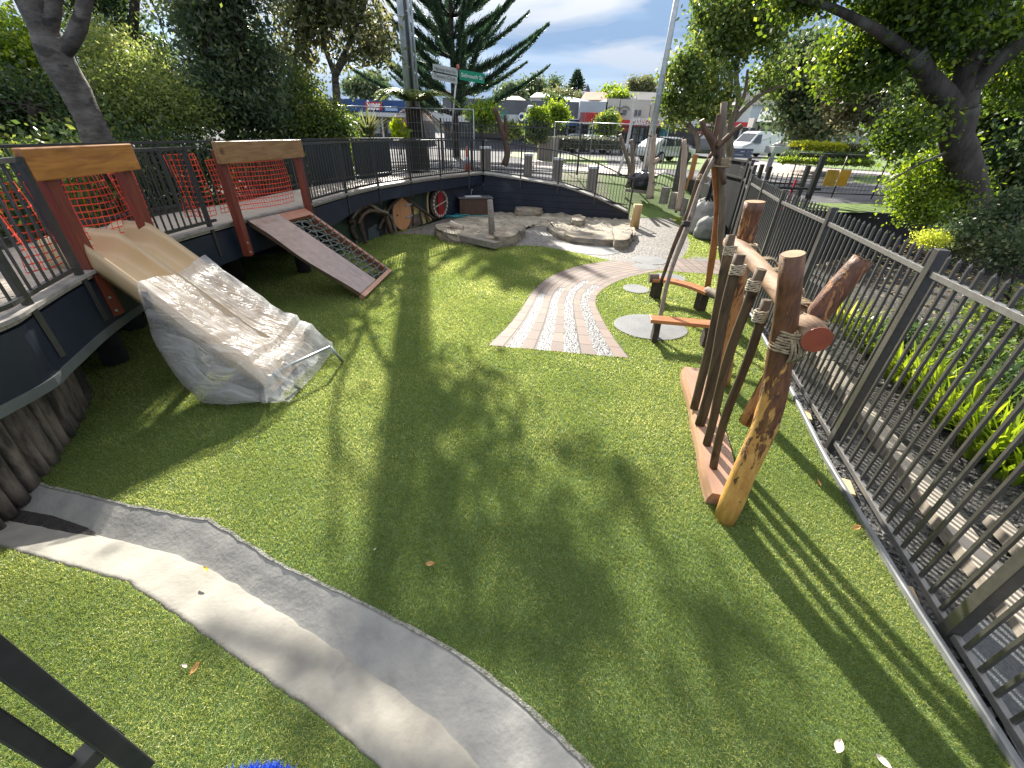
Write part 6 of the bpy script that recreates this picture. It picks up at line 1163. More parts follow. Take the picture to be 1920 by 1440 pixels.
tree('leafy_shrub', 'scraggly low shrub with bare stems on the bank at the right edge', 'shrub', ([P(1880, 600, 5.6), P(1895, 540, 5.6), P(1905, 500, 5.6)], [.018, .013, .01]), [([P(1882, 590, 5.6), P(1870, 545, 5.6), P(1880, 510, 5.7)], [.012, .009, .006])], [bpx(1900, 560, 5.6, 30, 20), bpx(1850, 590, 5.4, 40, 14), bpx(1915, 620, 5, 40, 20)], 1300, .05, LEAF_M, 30, DBARK, cr=.1, elong=1.6)
for i_, (x_, y_, z_) in enumerate([(fl(4.6) + 2.0, 4.6, .2), (fl(3.6) + 2.1, 3.6, .3), (fl(5.4) + 1.6, 5.4, .1), (fl(2.6) + 2.3, 2.6, .35)]):
    tree('ground_shrub', ['low dark leafy mound on the bank right of the widest fence post', 'low dark leafy mound on the bank nearer the right edge', 'low dark leafy mound straight above the tilted log top', 'nearest low leafy mound on the bank at the right edge'][i_], 'shrub', ([(x_, y_, z_ - .05), (x_, y_, z_ + .2)], [.015, .01]), [], [(x_, y_, z_ + .15, .45, .45, .22), (x_ + .4, y_ - .3, z_ + .2, .35, .3, .18)], 2600, .06, [LEAF_M, LEAF_D, LEAF_D, LEAF_M][i_], 300 + i_, DBARK, cr=.1, elong=1.7)
LIT = mat('leaf_litter', (.16, .12, .07), (.07, .05, .03), .9)
rngl = np.random.default_rng(3); n = 6000; y = rngl.uniform(3.5, 9.5, n); dx = rngl.uniform(1.6, 6, n); x = np.array([fl(v) for v in y]) + dx; z = np.interp(dx, [0, .8, 1.3, 2.2, 3.2, 4.5, 8], [-.06, -.10, -.03, .25, .62, .85, 1.0]) + .03
p = np.stack([x, y, z], 1); a = rngl.normal(size=(n, 3)) * np.array([1, 1, .35]); b = rngl.normal(size=(n, 3)) * np.array([1, 1, .35]); a *= .022; b *= .014; o = npmesh('leaf_litter', np.stack([p - a, p + b, p + a, p - b], 1).reshape(-1, 3), np.arange(n * 4).reshape(n, 4), leafmat('litter_leaves', (.10, .07, .035), (.22, .17, .09), (.16, .18, .06), .2)); tag(o, 'fallen leaves scattered over the bank under the oak', kind='stuff')
# flax clumps outside the fence
k = 0
for (x, y) in [(1580, 590), (1600, 610), (1625, 640), (1680, 690), (1715, 715), (1745, 745), (1775, 780), (1815, 800), (1835, 835), (1870, 860), (1905, 880), (1900, 800)]:
    p = G(x, y + 20, 0.0); k += 1
    lab = ['leafy flax clump, first and farthest, behind the tilted log top', 'flax clump just below the tilted log top', 'flax clump right beside the red log end', 'flax clump directly right of the big fence post, highest up', 'second flax clump right of the big fence post', 'flax clump above the shaded timber sleeper middle', 'dense flax clump at the centre of the long row', 'flax clump with browning tips in the lower row', 'low flax clump above the sleeper end', 'arching flax clump near the right picture edge', 'nearest flax clump at the right picture edge', 'upper flax clump at the right picture edge against the bank'][k - 1]
    strappy('flax_clump', lab, 'plant', (p[0], p[1], .0), 60 if x > 1650 else 40, .78 if x > 1650 else .62, .036, LEAF_F, 60 + k, .8, 'flax clumps in the bed outside the fence', .95)
strappy('flax_clump', 'separate soft green grass tuft on the bank near the right edge', 'plant', (*G2(1880, 620, .5), .3), 60, .4, .012, LEAF_Y, 80, .6)
# hedges on the traffic island
def hedge(name, label, px0, px1, Y, ytop, ybot, m, n, size, dy=1.6, seed=1, cat='hedge'):
    a, b = Vector(AT(px0, (ytop + ybot) / 2, Y)), Vector(AT(px1, (ytop + ybot) / 2, Y)); zt, zb = AT((px0 + px1) / 2, ytop, Y)[2], AT((px0 + px1) / 2, ybot, Y)[2]; c = (a + b) / 2; h = zt - zb
    q = MB(); rr = []
    rg = np.random.default_rng(seed); u = rg.random(n); v = rg.random(n); side = rg.random(n); X_ = a.x + (b.x - a.x) * u; Y_ = np.where(side < .5, Y + rg.normal(0, .04, n), Y + dy * v); Z_ = np.where(side < .5, zb + h * v, zt + rg.normal(0, .05, n)); p = np.stack([X_, Y_, Z_], 1) + rg.normal(0, .04, (n, 3))
    aa = rg.normal(size=(n, 3)); aa /= np.linalg.norm(aa, axis=1)[:, None]; bb = np.cross(aa, rg.normal(size=(n, 3))); bb /= np.linalg.norm(bb, axis=1)[:, None]; aa *= size; bb *= size * .5
    root = empty(name, (c.x, Y, zb), label, cat); npmesh('foliage', np.stack([p - aa, p + bb, p + aa, p - bb], 1).reshape(-1, 3), np.arange(n * 4).reshape(n, 4), m, root)
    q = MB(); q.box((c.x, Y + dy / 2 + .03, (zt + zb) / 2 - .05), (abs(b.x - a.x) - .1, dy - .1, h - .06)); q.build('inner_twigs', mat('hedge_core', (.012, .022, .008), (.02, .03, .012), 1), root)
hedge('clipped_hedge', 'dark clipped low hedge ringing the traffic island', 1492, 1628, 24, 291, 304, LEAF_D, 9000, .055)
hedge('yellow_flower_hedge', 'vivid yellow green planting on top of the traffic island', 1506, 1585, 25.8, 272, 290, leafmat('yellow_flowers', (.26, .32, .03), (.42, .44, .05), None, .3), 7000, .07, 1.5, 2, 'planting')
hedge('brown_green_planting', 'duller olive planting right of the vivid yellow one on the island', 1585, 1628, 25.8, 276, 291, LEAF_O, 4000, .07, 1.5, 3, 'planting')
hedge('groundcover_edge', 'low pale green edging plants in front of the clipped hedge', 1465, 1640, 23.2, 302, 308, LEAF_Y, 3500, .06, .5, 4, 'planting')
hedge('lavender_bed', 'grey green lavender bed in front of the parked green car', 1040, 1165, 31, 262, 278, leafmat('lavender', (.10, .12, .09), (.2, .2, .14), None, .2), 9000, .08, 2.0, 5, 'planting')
for i, (x, y, Y, r) in enumerate([(1010, 220, 30, 17), (1043, 213, 31, 19), (1004, 246, 29.5, 17), (961, 243, 27, 8), (902, 215, 22, 20), (1138, 232, 34, 22)]):
    tree('round_street_shrub', ['left round leafy crown in front of the blue round shop sign', 'right taller round leafy crown beside the bakery canopy', 'darker low round crown below the left bright one', 'small pale bush beside the leaning dead trunk', 'flat topped yellow green bush over the corner of the mesh fence', 'sunlit round crown right under the bakery sign'][i], 'shrub', ([AT(x, y + r * 2.2, Y), AT(x, y + r * .4, Y)], [.09, .06]), [], [bpx(x, y, Y, r * .8, r * (.35 if i == 4 else .72)), bpx(x + r * .4, y + r * .3, Y, r * .45, r * .3)], [2500, 3000, 2200, 900, 2600, 3000][i], .13, [LEAF_Y, LEAF_Y, LEAF_D, LEAF_M, LEAF_Y, LEAF_M][i], 90 + i, BARK, cr=.2, elong=1.6, clump=9)
q = MB(); q.prism([tuple(G2(x, y, 1.0)) for x, y in [(1008, 288), (1048, 288), (1046, 284), (1012, 284)]], 1.0, 3.0) if False else None
o = MB(); a, b = AT(1010, 262, 30), AT(1048, 262, 30); o.box(((a[0] + b[0]) / 2, 30.6, 1.55), (b[0] - a[0], 1.2, 1.5)); tag(o.build('planter_box', wood('grey_planter', (.30, .27, .24), (.2, .18, .16), .8, 1.5, 2, False), bevel=.03), 'grey slatted planter box under the two round leafy crowns', 'planter')
# far skyline
for i, (x, y, Y, rx, rz, m, s) in enumerate([(1000, 165, 130, 26, 16, LEAF_B, .5), (1040, 160, 110, 6, 13, LEAF_D, .3), (960, 175, 120, 30, 14, LEAF_B, .5), (1210, 165, 140, 16, 14, LEAF_O, .5), (1148, 174, 100, 14, 5, LEAF_Y, .35), (1060, 182, 100, 40, 8, LEAF_O, .4), (1185, 160, 140, 5, 8, LEAF_O, .4), (1160, 184, 80, 16, 6, LEAF_Y, .3), (1230, 250, 60, 16, 20, LEAF_M, .3), (690, 165, 60, 45, 22, LEAF_B, .35), (1040, 198, 52, 17, 13, LEAF_D, .25)]):
    tree('distant_tree', ['hazy distant tree cluster right of the big norfolk pine tips', 'narrow dark cypress on the skyline', 'pale distant trees behind the big norfolk pine tips', 'loose distant tree left of the lamp post on the skyline', 'flat yellow green tree above the orange roof', 'low olive trees over the white roofs', 'thin wispy tree between the skyline roofs', 'yellow green vines on the dark roof edge', 'tree behind the dairy at the lamp post', 'grey green distant tree above the blue shop sign', 'small dark tree against the grey block wall'][i], 'tree', ([AT(x, y + rz * 1.6, Y), AT(x, y, Y)], [.2, .1]), [], [bpx(x, y, Y, rx, rz)], 1600 if rx > 10 else 700, s, m, 120 + i, DBARK, cr=Y * .006, clump=8)
hb = MB(); rows = []
for t in np.linspace(0, 1, 50):
    x = -120 + 330 * t; h = 2.5 + 3.5 * mnoise.noise(Vector((t * 7, 2, 0))) + 6; rows.append([(x, 170, .9), (x, 176, h * .75), (x, 190, h), (x, 230, h * 1.2)])
hb.grid(rows, True); struct('distant_hill', hb, mat('hazy_bush', (.10, .13, .11), (.16, .18, .15), .9, 0, .15, bump=1, bscale=.6))

# ================================================================== STREET THINGS
lampp = empty('lamp_post', AT(1214, 325, 23.5), 'tall grey steel lamp post rising out of frame right of the shops', 'lamp post'); b_ = AT(1240, 160, 23.5); q = MB()
q.tube([(b_[0] - .05, 23.5, .9), (b_[0] - .02, 23.5, 4.5), (b_[0] + .02, 23.5, 10.5)], [.19, .135, .10], 14); q.build('column', GALV, lampp)
q = MB(); q.tube([(b_[0], 23.5, 10.4), (b_[0] + .6, 23.2, 10.9), (b_[0] + 1.8, 22.8, 11.0)], .05, 8); q.build('outreach_arm', GALV, lampp); q = MB(); q.box((b_[0] + 2.1, 22.7, 10.98), (.7, .3, .12)); q.build('lamp_head', GALV, lampp)
sg = empty('street_sign', AT(848, 262, 21), 'leaning street name pole with two pale blades and one green blade', 'sign')
q = MB(); q.tube([AT(845, 262, 21), AT(858, 122, 21)], .035, 8); q.build('sign_pole', mat('pale_galv', (.55, .56, .57), (.45, .46, .47), .4, .3, 5), sg)
def blade(x0, y0, x1, y1, h, m, txt, tm, ts, Y=20.93):
    A, B = Vector(AT(x0, y0, Y)), Vector(AT(x1, y1, Y)); q = MB(); D = Vector((0, 0, -h)); q.extrude([A, B, B + D, A + D], (0, .02, 0)); o = q.build('sign_blade', m, sg)
    d = B - A; ang = math.atan2(d.z, Vector((d.x, d.y, 0)).length); c = (A + B) / 2 + D / 2
    t = text_mesh(txt, ts, tm, 'lettering', o, (0, 0, 0), 0, .002, width=d.length * .86); t.data.transform(Matrix.Translation(c + Vector((0, -.012, 0))) @ Matrix.Rotation(-ang, 4, 'Y')); return o
PG = mat('pale_grey_sign', (.50, .53, .52), (.44, .47, .46), .5); GR = mat('green_sign', (.0, .27, .14), (.0, .24, .12), .4); TXG = flat('sign_grey_text', (.14, .17, .17)); TXW = mat('white_letters', (.85, .85, .85), (.8, .8, .8), .4)
blade(811, 119, 858, 128.5, .28, PG, 'Mairangi Arts Ctr', TXG, .16); blade(810, 132, 857, 142, .28, PG, 'Tennis Club', TXG, .18); blade(861, 130, 908, 138, .34, GR, 'Sidmouth St', TXW, .2)
q = MB(); q.ellip(AT(858.5, 126, 20.9), (.06, .06, .1)); q.build('finial', flat('red_cap', (.5, .1, .08)), sg)
ys = empty('road_sign', AT(1155, 250, 36), 'yellow give way ahead diamond sign on a thin pole beside the bakery', 'sign')
q = MB(); c = Vector(AT(1157, 223.5, 36)); s = .52; q.extrude([c + Vector((0, 0, s)), c + Vector((s * .85, 0, 0)), c + Vector((0, 0, -s)), c + Vector((-s * .85, 0, 0))], (0, .03, 0)); q.build('sign_face', mat('sign_yellow', (.75, .55, .0), (.7, .5, 0), .4), ys, fix=True)
q = MB(); q.extrude([c + Vector((-.16, -.01, .12)), c + Vector((.16, -.01, .12)), c + Vector((0, -.01, -.2))], (0, .005, 0)); q.build('symbol', BLACK, ys, fix=True); q = MB(); q.tube([(c.x, c.y + .05, 1), (c.x, c.y + .05, c.z)], .03, 6); q.build('sign_pole', BLACK, ys)
dl = empty('twin_lamp', AT(1162, 255, 38), 'dark slim post with a pair of curved arched lamps before the white building', 'lamp post'); q = MB(); a = AT(1159, 250, 38); b = AT(1163, 186, 38); q.tube([a, b], [.07, .04], 8); q.build('column', BLACK, dl)
sp_ = MB()
tree('palm_spire', 'thin dark church spire like point on the skyline left of the orange roof', 'spire', ([AT(1101, 178, 110), AT(1102, 158, 110)], [.5, .08]), [], [bpx(1102, 176, 110, 2, 2)], 60, .2, LEAF_D, 150, DBARK, cr=.1) if False else None
q = MB(); a, b = AT(1101, 180, 110), AT(1102, 157, 110); q.tube([a, (a[0], 110, a[2] + 1.2), b], [.7, .45, .03], 6, False); tag(q.build('church_spire', mat('slate_spire', (.05, .07, .10), (.04, .05, .08), .6)), 'thin dark spire on the skyline left of the orange roof', 'spire')
for i, (x, y, Y) in enumerate([(871, 300, 19.4)]):
    root = empty('traffic_cone', AT(x, 305, Y), 'orange and white road cone seen through the railing', 'cone'); b_ = AT(x + 6, 306, Y); q = MB(); q.tube([(b_[0], Y, 1.0), (b_[0], Y, 1.95)], [.13, .05], 12); q.build('cone_body', mat('cone_orange', (.75, .12, .03), (.7, .1, .02), .5), root); q = MB(); q.tube([(b_[0], Y, 1.35), (b_[0], Y, 1.6)], [.106, .083], 12); q.build('white_band', WHITE, root)
# picnic bench and bin by the van
bb = empty('street_bench', AT(1395, 305, 20), 'blue grey slatted street bench in front of the white van', 'bench'); a, b = Vector(AT(1374, 296, 20)), Vector(AT(1408, 297, 20)); q = MB()
for zz in (.30, .18, .06): q.bar(a + Vector((0, 0, zz)), b + Vector((0, 0, zz)), .02, .10)
q.build('backrest', mat('blue_grey_slats', (.12, .14, .20), (.09, .11, .16), .5), bb); q = MB(); q.bar(a - Vector((.05, .25, .08)), b + Vector((.15, -.25, -.08)), .42, .04); q.build('seat', BLACK, bb)
for p in (a, b): q = MB(); q.bar(p + Vector((0, -.2, -.1)), p + Vector((0, -.2, -.55)), .05, .05); q.build('leg', BLACK, bb)
ob = AT(1300, 310, 19.5); q = MB(); q.box((ob[0], 19.5, 1.2), (.16, .16, 1.5)); tag(q.build('timber_post', wood('orange_post', (.5, .22, .08), (.35, .14, .05), .6, 1.5, 2, False)), 'orange brown post on the verge behind the fence, left of the tipi', 'post')
mk = AT(1441, 290, 14.5); rt = empty('road_marker', (mk[0], 14.5, 1), 'small white framed panel on a post by the gate frame', 'sign'); q = MB(); a, b = Vector(AT(1443, 294, 14.5)), Vector(AT(1453, 294, 14.5)); q.extrude([a, b, b - Vector((0, 0, .42)), a - Vector((0, 0, .42))], (0, .03, 0)); q.build('panel_face', mat('grey_mesh_panel', (.3, .3, .32), (.22, .22, .24), .6), rt)
q = MB(); c = (a + b) / 2; q.box((c.x, c.y + .03, c.z - .6), (.05, .04, 1.2)); q.build('marker_post', WHITE, rt)

# vehicles
TYRE = mat('tyre_rubber', (.015, .015, .016), (.025, .025, .025), .85); RIM = mat('alloy_rim', (.4, .41, .43), (.3, .31, .33), .35, .7); CARW = mat('white_car_paint', (.72, .75, .77), (.68, .71, .73), .28, 0, 1, coat=.6)
def car(name, label, x, y, rz, Lc, W, H, paint, kind='hatch', z=1.0, cat='car', group=None):
    root = empty(name, (x, y, z), label, cat, group); M = Matrix.Translation((x, y, z)) @ Matrix.Rotation(rz, 4, 'Z')
    def fin(q, nm, m, par=root, bev=0.0): q.v = [tuple(M @ Vector(v)) for v in q.v]; return q.build(nm, m, par, bevel=bev, fix=True)
    h = Lc / 2
    prof = {'hatch': [(-h, .35), (-h + .02, .62), (-h + .12, .78), (-h + .95, .93), (-h + 1.6, H - .05), (-h + 2.1, H), (h - 1.0, H - .02), (h - .35, H - .32), (h - .08, .9), (h, .65), (h - .02, .35)],
            'van': [(-h, .35), (-h, .72), (-h + .1, .98), (-h + .75, 1.18), (-h + 1.55, H - .12), (-h + 1.9, H - .01), (h - .3, H), (h - .08, H - .1), (h, 1.1), (h, .35)],
            'sedan': [(-h, .35), (-h, .62), (-h + .1, .76), (-h + 1.1, .88), (-h + 1.75, H - .03), (-h + 2.2, H), (h - 1.5, H - .03), (h - .85, .98), (h - .05, .93), (h, .65), (h, .35)]}[kind]
    belt = {'hatch': .93, 'van': 1.15, 'sedan': .9}[kind]; tp_ = {'hatch': .80, 'van': .88, 'sedan': .78}[kind]
    hw = lambda z_, x_: (W / 2) * (1 - (1 - tp_) * max(0, (z_ - belt) / (H - belt))) * (1 - .10 * max(0, (abs(x_) - h + .5) / .5))
    q = MB(); n = len(prof); vs = [(a, -hw(b, a), b) for a, b in prof] + [(a, hw(b, a), b) for a, b in prof]; q.add(vs, [tuple(range(n)), tuple(reversed(range(n, 2 * n)))] + [((i + 1) % n, i, n + i, n + (i + 1) % n) for i in range(n)]); fin(q, 'body', paint, bev=.05)
    side = {'hatch': [[(-h + 1.15, .98), (-h + 1.68, H - .13), (-h + 2.25, H - .1), (-h + 2.25, .98)], [(-h + 2.33, .98), (-h + 2.33, H - .1), (h - 1.05, H - .12), (h - .62, .98)]], 'van': [[(-h + .95, 1.22), (-h + 1.55, H - .28), (-h + 2.05, H - .25), (-h + 2.05, 1.16)]], 'sedan': [[(-h + 1.35, .93), (-h + 1.85, H - .12), (-h + 2.45, H - .1), (-h + 2.45, .93)], [(-h + 2.52, .93), (-h + 2.52, H - .1), (h - 1.55, H - .11), (h - 1.1, .93)]]}[kind]
    for sgn in (-1, 1):
        for poly in side:
            q = MB(); q.add([(a, sgn * (hw(b, a) + .012), b) for a, b in poly], [tuple(range(len(poly)))]); fin(q, 'window', GLASS)
    f0, f1 = {'hatch': ((-h + 1.0, .965), (-h + 1.55, H - .10)), 'van': ((-h + .84, 1.24), (-h + 1.5, H - .2)), 'sedan': ((-h + 1.17, .92), (-h + 1.7, H - .08))}[kind]
    q = MB(); q.add([(f0[0] - .02, -hw(f0[1], f0[0]) + .08, f0[1] + .015), (f0[0] - .02, hw(f0[1], f0[0]) - .08, f0[1] + .015), (f1[0] - .02, hw(f1[1], f1[0]) - .08, f1[1] + .015), (f1[0] - .02, -hw(f1[1], f1[0]) + .08, f1[1] + .015)], [(0, 1, 2, 3)]); fin(q, 'windscreen', GLASS)
    if kind != 'van': 
        r0, r1 = ((h - .95, H - .06), (h - .42, H - .35)) if kind == 'hatch' else ((h - 1.42, H - .05), (h - .92, 1.0)); q = MB(); q.add([(r0[0] + .03, -hw(r0[1], 0) + .08, r0[1] + .01), (r0[0] + .03, hw(r0[1], 0) - .08, r0[1] + .01), (r1[0] + .03, hw(r1[1], 0) - .08, r1[1] + .01), (r1[0] + .03, -hw(r1[1], 0) + .08, r1[1] + .01)], [(0, 1, 2, 3)]); fin(q, 'rear_window', GLASS)
    q = MB(); q.box((-h + .06, 0, .42), (.16, W * .9, .2)); fin(q, 'bumper', mat('dark_bumper', (.03, .03, .03), (.04, .04, .04), .6), bev=.02)
    for sgn in (-1, 1): q = MB(); q.box((-h + .12, sgn * W * .36, .74), (.2, .32, .14)); fin(q, 'headlight', mat('headlight_glass', (.5, .52, .55), (.4, .42, .45), .12), bev=.02)
    for wx in (-h + .85, h - .8):
        for sgn in (-1, 1):
            r = .33 if kind != 'van' else .35; q = MB(); q.tube([(wx, sgn * (W / 2 - .2), r), (wx, sgn * (W / 2 + .015), r)], r, 18); o = fin(q, 'wheel', TYRE); q = MB(); q.tube([(wx, sgn * (W / 2 + .012), r), (wx, sgn * (W / 2 + .03), r)], r * .6, 14); fin(q, 'rim', RIM, o)
    if kind == 'van':
        q = MB()
        for xx in (-.6, .7, 1.9): q.bar((xx, -.75, H + .07), (xx, .75, H + .07), .05, .05)
        for yy in (-.7, .7): q.bar((-.9, yy, H + .1), (2.1, yy, H + .1), .04, .05)
        fin(q, 'roof_rack', BLACK); q = MB(); q.box((-h + .02, 0, .62), (.06, W * .6, .16)); fin(q, 'grille', BLACK)
    return root
vx, vy = G2(1412, 293, 1.0)
p = AT(1413, 275, 46); car('delivery_van', 'white delivery van with roof rack parked facing left', p[0], 46, R(20), 4.7, 2.0, 2.15, CARW, 'van', cat='van')
p = AT(1250, 281, 33); car('parked_car', 'white hatchback behind the fence right of the lamp post', p[0], 33, R(-150), 4.2, 1.75, 1.5, CARW, 'hatch')
p = AT(1320, 275, 42); car('parked_car', 'dark grey four wheel drive outside the red fronted shops', p[0], 42, R(-105), 4.5, 1.85, 1.75, mat('dark_car_paint', (.03, .04, .055), (.04, .05, .065), .25, 0, 1, coat=.6), 'hatch')
p = AT(1108, 262, 42); car('parked_car', 'pale green sedan parked behind the lavender', p[0], 42, R(8), 4.4, 1.75, 1.45, mat('pale_green_paint', (.42, .52, .48), (.38, .48, .44), .25, 0, 1, coat=.6), 'sedan')
p = AT(1145, 262, 41); car('parked_car', 'white sedan nose visible right of the pale green one', p[0], 41.5, R(170), 4.4, 1.75, 1.45, CARW, 'sedan')
p = AT(1074, 262, 46); car('parked_car', 'silver hatchback half hidden by the two round crowns', p[0], 46, R(5), 4.1, 1.75, 1.5, mat('silver_paint', (.42, .44, .46), (.36, .38, .4), .25, .3, 1, coat=.5), 'hatch')
p = AT(1500, 267, 50); car('parked_car', 'white sedan at the far right beyond the trailer', p[0], 50, R(10), 4.5, 1.8, 1.45, CARW, 'sedan')
p = AT(1468, 275, 43); tr_ = empty('trailer', (p[0], 43, 1), 'grey trailer loaded with pale sacks behind the white van', 'trailer'); q = MB(); q.box((p[0], 43, 1.75), (2.3, 1.6, .55)); q.build('tray', mat('grey_tray', (.35, .37, .37), (.28, .3, .3), .5, .2, 3), tr_, bevel=.03); q = MB(); q.ellip((p[0], 43, 2.1), (.95, .6, .28), 14, 8, .5, 3, 4); q.build('load', SACK, tr_); q = MB(); q.tube([(p[0] + .4, 42.15, 1.33), (p[0] + .4, 42.3, 1.33)], .33, 16); q.build('wheel', TYRE, tr_)

# ================================================================== SHOPS
def rectf(x0, y0, x1, y1, Y, th, m, name, parent, bevel=0.0):
    xm, ym = (x0 + x1) / 2, (y0 + y1) / 2; a, b = AT(x0, ym, Y), AT(x1, ym, Y); t, bo = AT(xm, y0, Y), AT(xm, y1, Y); q = MB(); q.box(((a[0] + b[0]) / 2, Y + th / 2, (t[2] + bo[2]) / 2), (b[0] - a[0], th, t[2] - bo[2])); return q.build(name, m, parent, bevel=bevel)
def bodyf(x0, x1, ytop, Y, depth, m, parent, name='wall', zb=.9):
    a, b = AT(x0, ytop, Y), AT(x1, ytop, Y); zt = AT((x0 + x1) / 2, ytop, Y)[2]; q = MB(); q.box(((a[0] + b[0]) / 2, Y + depth / 2, (zt + zb) / 2), (b[0] - a[0], depth, zt - zb)); return q.build(name, m, parent)
def signtxt(txt, x0, x1, y, Y, size, m, parent, th=.01, slope=0):
    a, b = AT(x0, y, Y), AT(x1, y, Y); c = ((a[0] + b[0]) / 2, Y, (a[2] + b[2]) / 2); return text_mesh(txt, size, m, 'lettering', parent, c, 0, th, bold=size * .02, width=abs(b[0] - a[0]))
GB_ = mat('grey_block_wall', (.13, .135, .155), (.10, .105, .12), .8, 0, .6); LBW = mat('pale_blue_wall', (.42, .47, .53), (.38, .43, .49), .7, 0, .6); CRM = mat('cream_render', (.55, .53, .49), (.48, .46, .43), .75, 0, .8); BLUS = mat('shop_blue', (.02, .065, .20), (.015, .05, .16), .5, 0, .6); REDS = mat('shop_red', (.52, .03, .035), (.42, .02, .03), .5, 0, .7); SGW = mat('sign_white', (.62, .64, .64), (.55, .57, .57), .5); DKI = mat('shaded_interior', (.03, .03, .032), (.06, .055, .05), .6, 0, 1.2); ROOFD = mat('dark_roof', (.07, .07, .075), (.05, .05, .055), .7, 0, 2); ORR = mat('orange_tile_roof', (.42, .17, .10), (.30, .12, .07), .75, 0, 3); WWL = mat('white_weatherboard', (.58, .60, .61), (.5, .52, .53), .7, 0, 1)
# 1 Super chemist
s1 = empty('shop', AT(700, 262, 44), 'blue fronted shop with the red Super sign behind the tree fern', 'shop'); bodyf(560, 775, 186, 44.3, 10, GB_, s1)
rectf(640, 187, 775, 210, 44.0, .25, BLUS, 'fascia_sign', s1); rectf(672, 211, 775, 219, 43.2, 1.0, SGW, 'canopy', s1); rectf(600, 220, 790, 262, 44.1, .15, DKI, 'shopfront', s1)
f = rectf(685, 191, 716, 206, 43.85, .12, REDS, 'red_panel', s1); signtxt('Super', 688, 713, 198, 43.8, 1.0, TXW, f); rectf(722, 199, 745, 208, 43.85, .1, mat('pale_blue_panel', (.3, .4, .6), (.25, .35, .55), .5), 'blue_panel', s1)
for x in (690, 716, 742, 766): rectf(x, 220, x + 3, 260, 43.95, .12, SGW, 'mullion', s1)
for x in (700, 727): rectf(x, 226, x + 12, 250, 43.98, .1, mat('window_poster', (.4, .45, .5), (.2, .25, .3), .5, 0, 2), 'poster', s1)
# 2 long grey block with several shop signs
s2 = empty('shop_block', AT(1000, 260, 46), 'long dark grey block with a row of white green and blue shop signs', 'shop'); bodyf(830, 1088, 187, 47, 14, GB_, s2)
rectf(780, 212, 972, 229, 46.4, .5, SGW, 'fascia_sign', s2); signtxt('COUNTDOWN LAND' if False else 'COASTLAND', 912, 953, 217, 46.3, 1.0, mat('teal_letters', (.02, .28, .24), (.02, .25, .2), .5), s2)
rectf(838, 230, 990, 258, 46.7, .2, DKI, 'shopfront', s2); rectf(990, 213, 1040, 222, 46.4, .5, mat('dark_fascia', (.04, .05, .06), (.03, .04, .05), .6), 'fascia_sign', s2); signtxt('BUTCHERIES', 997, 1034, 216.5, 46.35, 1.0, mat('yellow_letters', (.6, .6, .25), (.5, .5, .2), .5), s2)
f = rectf(972, 212, 996, 228, 46.0, .3, BLUS, 'blue_sign', s2); c = Vector(AT(979, 219, 45.95)); q = MB(); q.extrude([c + Vector((.36 * math.cos(t), 0, .36 * math.sin(t))) for t in np.linspace(0, 6.283, 25)[:-1]], (0, .03, 0)); q.build('round_emblem', TXW, f, fix=True); q = MB(); q.extrude([c + Vector((-.05 + .2 * math.cos(t), -.02, .2 * math.sin(t))) for t in np.linspace(0, 6.283, 19)[:-1]], (0, .01, 0)); q.build('emblem_wave', BLUS, f, fix=True)
for y in (215, 219, 224): rectf(984.5, y - 1, 994.5, y + .8, 45.95, .06, SGW, 'sign_line', f)
rectf(1055, 224, 1087, 236, 45.2, 1.4, BLUS, 'blue_canopy', s2); rectf(1054, 222.5, 1088, 224.2, 45.1, 1.6, SGW, 'canopy_edge', s2); rectf(990, 236, 1088, 262, 46.75, .2, DKI, 'shopfront', s2)
for x in (1000, 1020, 1040, 1062, 1080): rectf(x, 236, x + 2, 262, 46.5, .2, SGW, 'pillar', s2)
c = Vector(AT(995, 205, 46.2)); q = MB(); q.tube([c + Vector((-.3, 0, -.5)), c + Vector((-.1, 0, .15)), c + Vector((.35, 0, .2)), c + Vector((.5, 0, -.2))], [.25, .22, .18, .08], 8); q.build('white_roof_vent', WHITE, s2)
# 3 bakery
s3 = empty('shop', AT(1110, 262, 45), 'pale blue bakery building with a red BAKERY sign board', 'shop'); bodyf(1088, 1140, 190, 46, 14, LBW, s3)
f = rectf(1087, 211, 1135, 231, 44.8, .3, mat('bakery_board', (.30, .10, .11), (.22, .09, .12), .6, 0, 1.5), 'sign_board', s3); rectf(1100, 212, 1128, 230, 44.7, .1, REDS, 'red_panel', f); signtxt('BAKERY', 1096, 1125, 222, 44.62, 1.2, mat('pink_letters', (.75, .35, .33), (.7, .3, .3), .5), f); signtxt('BAKERY', 1096.5, 1124.5, 222, 44.58, 1.1, REDS, f, .005)
rectf(1086, 231.5, 1138, 233, 44.4, 1.2, SGW, 'canopy_edge', s3); rectf(1088, 233, 1140, 262, 45.9, .2, DKI, 'shopfront', s3); rectf(1103, 234, 1106, 258, 44.9, .15, SGW, 'pillar', s3)
# 4 white two storey with arched windows and the dairy
s4 = empty('shop', AT(1180, 262, 45), 'white two storey building with arched windows over the red MAIRANGI BAY DAIRY front', 'shop'); bodyf(1138, 1222, 186, 46, 14, CRM, s4); bodyf(1222, 1300, 193, 46.2, 12, CRM, s4)
for x in (1144, 1168):
    rectf(x, 206, x + 7, 214, 45.9, .12, mat('grey_glass', (.16, .19, .21), (.12, .14, .16), .2), 'arched_window', s4); c = Vector(AT(x + 3.5, 206, 45.9)); q = MB(); q.tube([c + Vector((.42 * math.cos(t), 0, .30 * math.sin(t))) for t in np.linspace(0, math.pi, 12)], .05, 6); q.build('window_arch', mat('pale_moulding', (.3, .3, .3), (.25, .25, .25), .6), s4)
rectf(1151, 200.5, 1167, 202, 45.92, .08, MATS['pale_moulding'], 'moulding', s4); rectf(1135, 211.5, 1168, 213.5, 45.8, .2, ROOFD, 'ledge', s4)
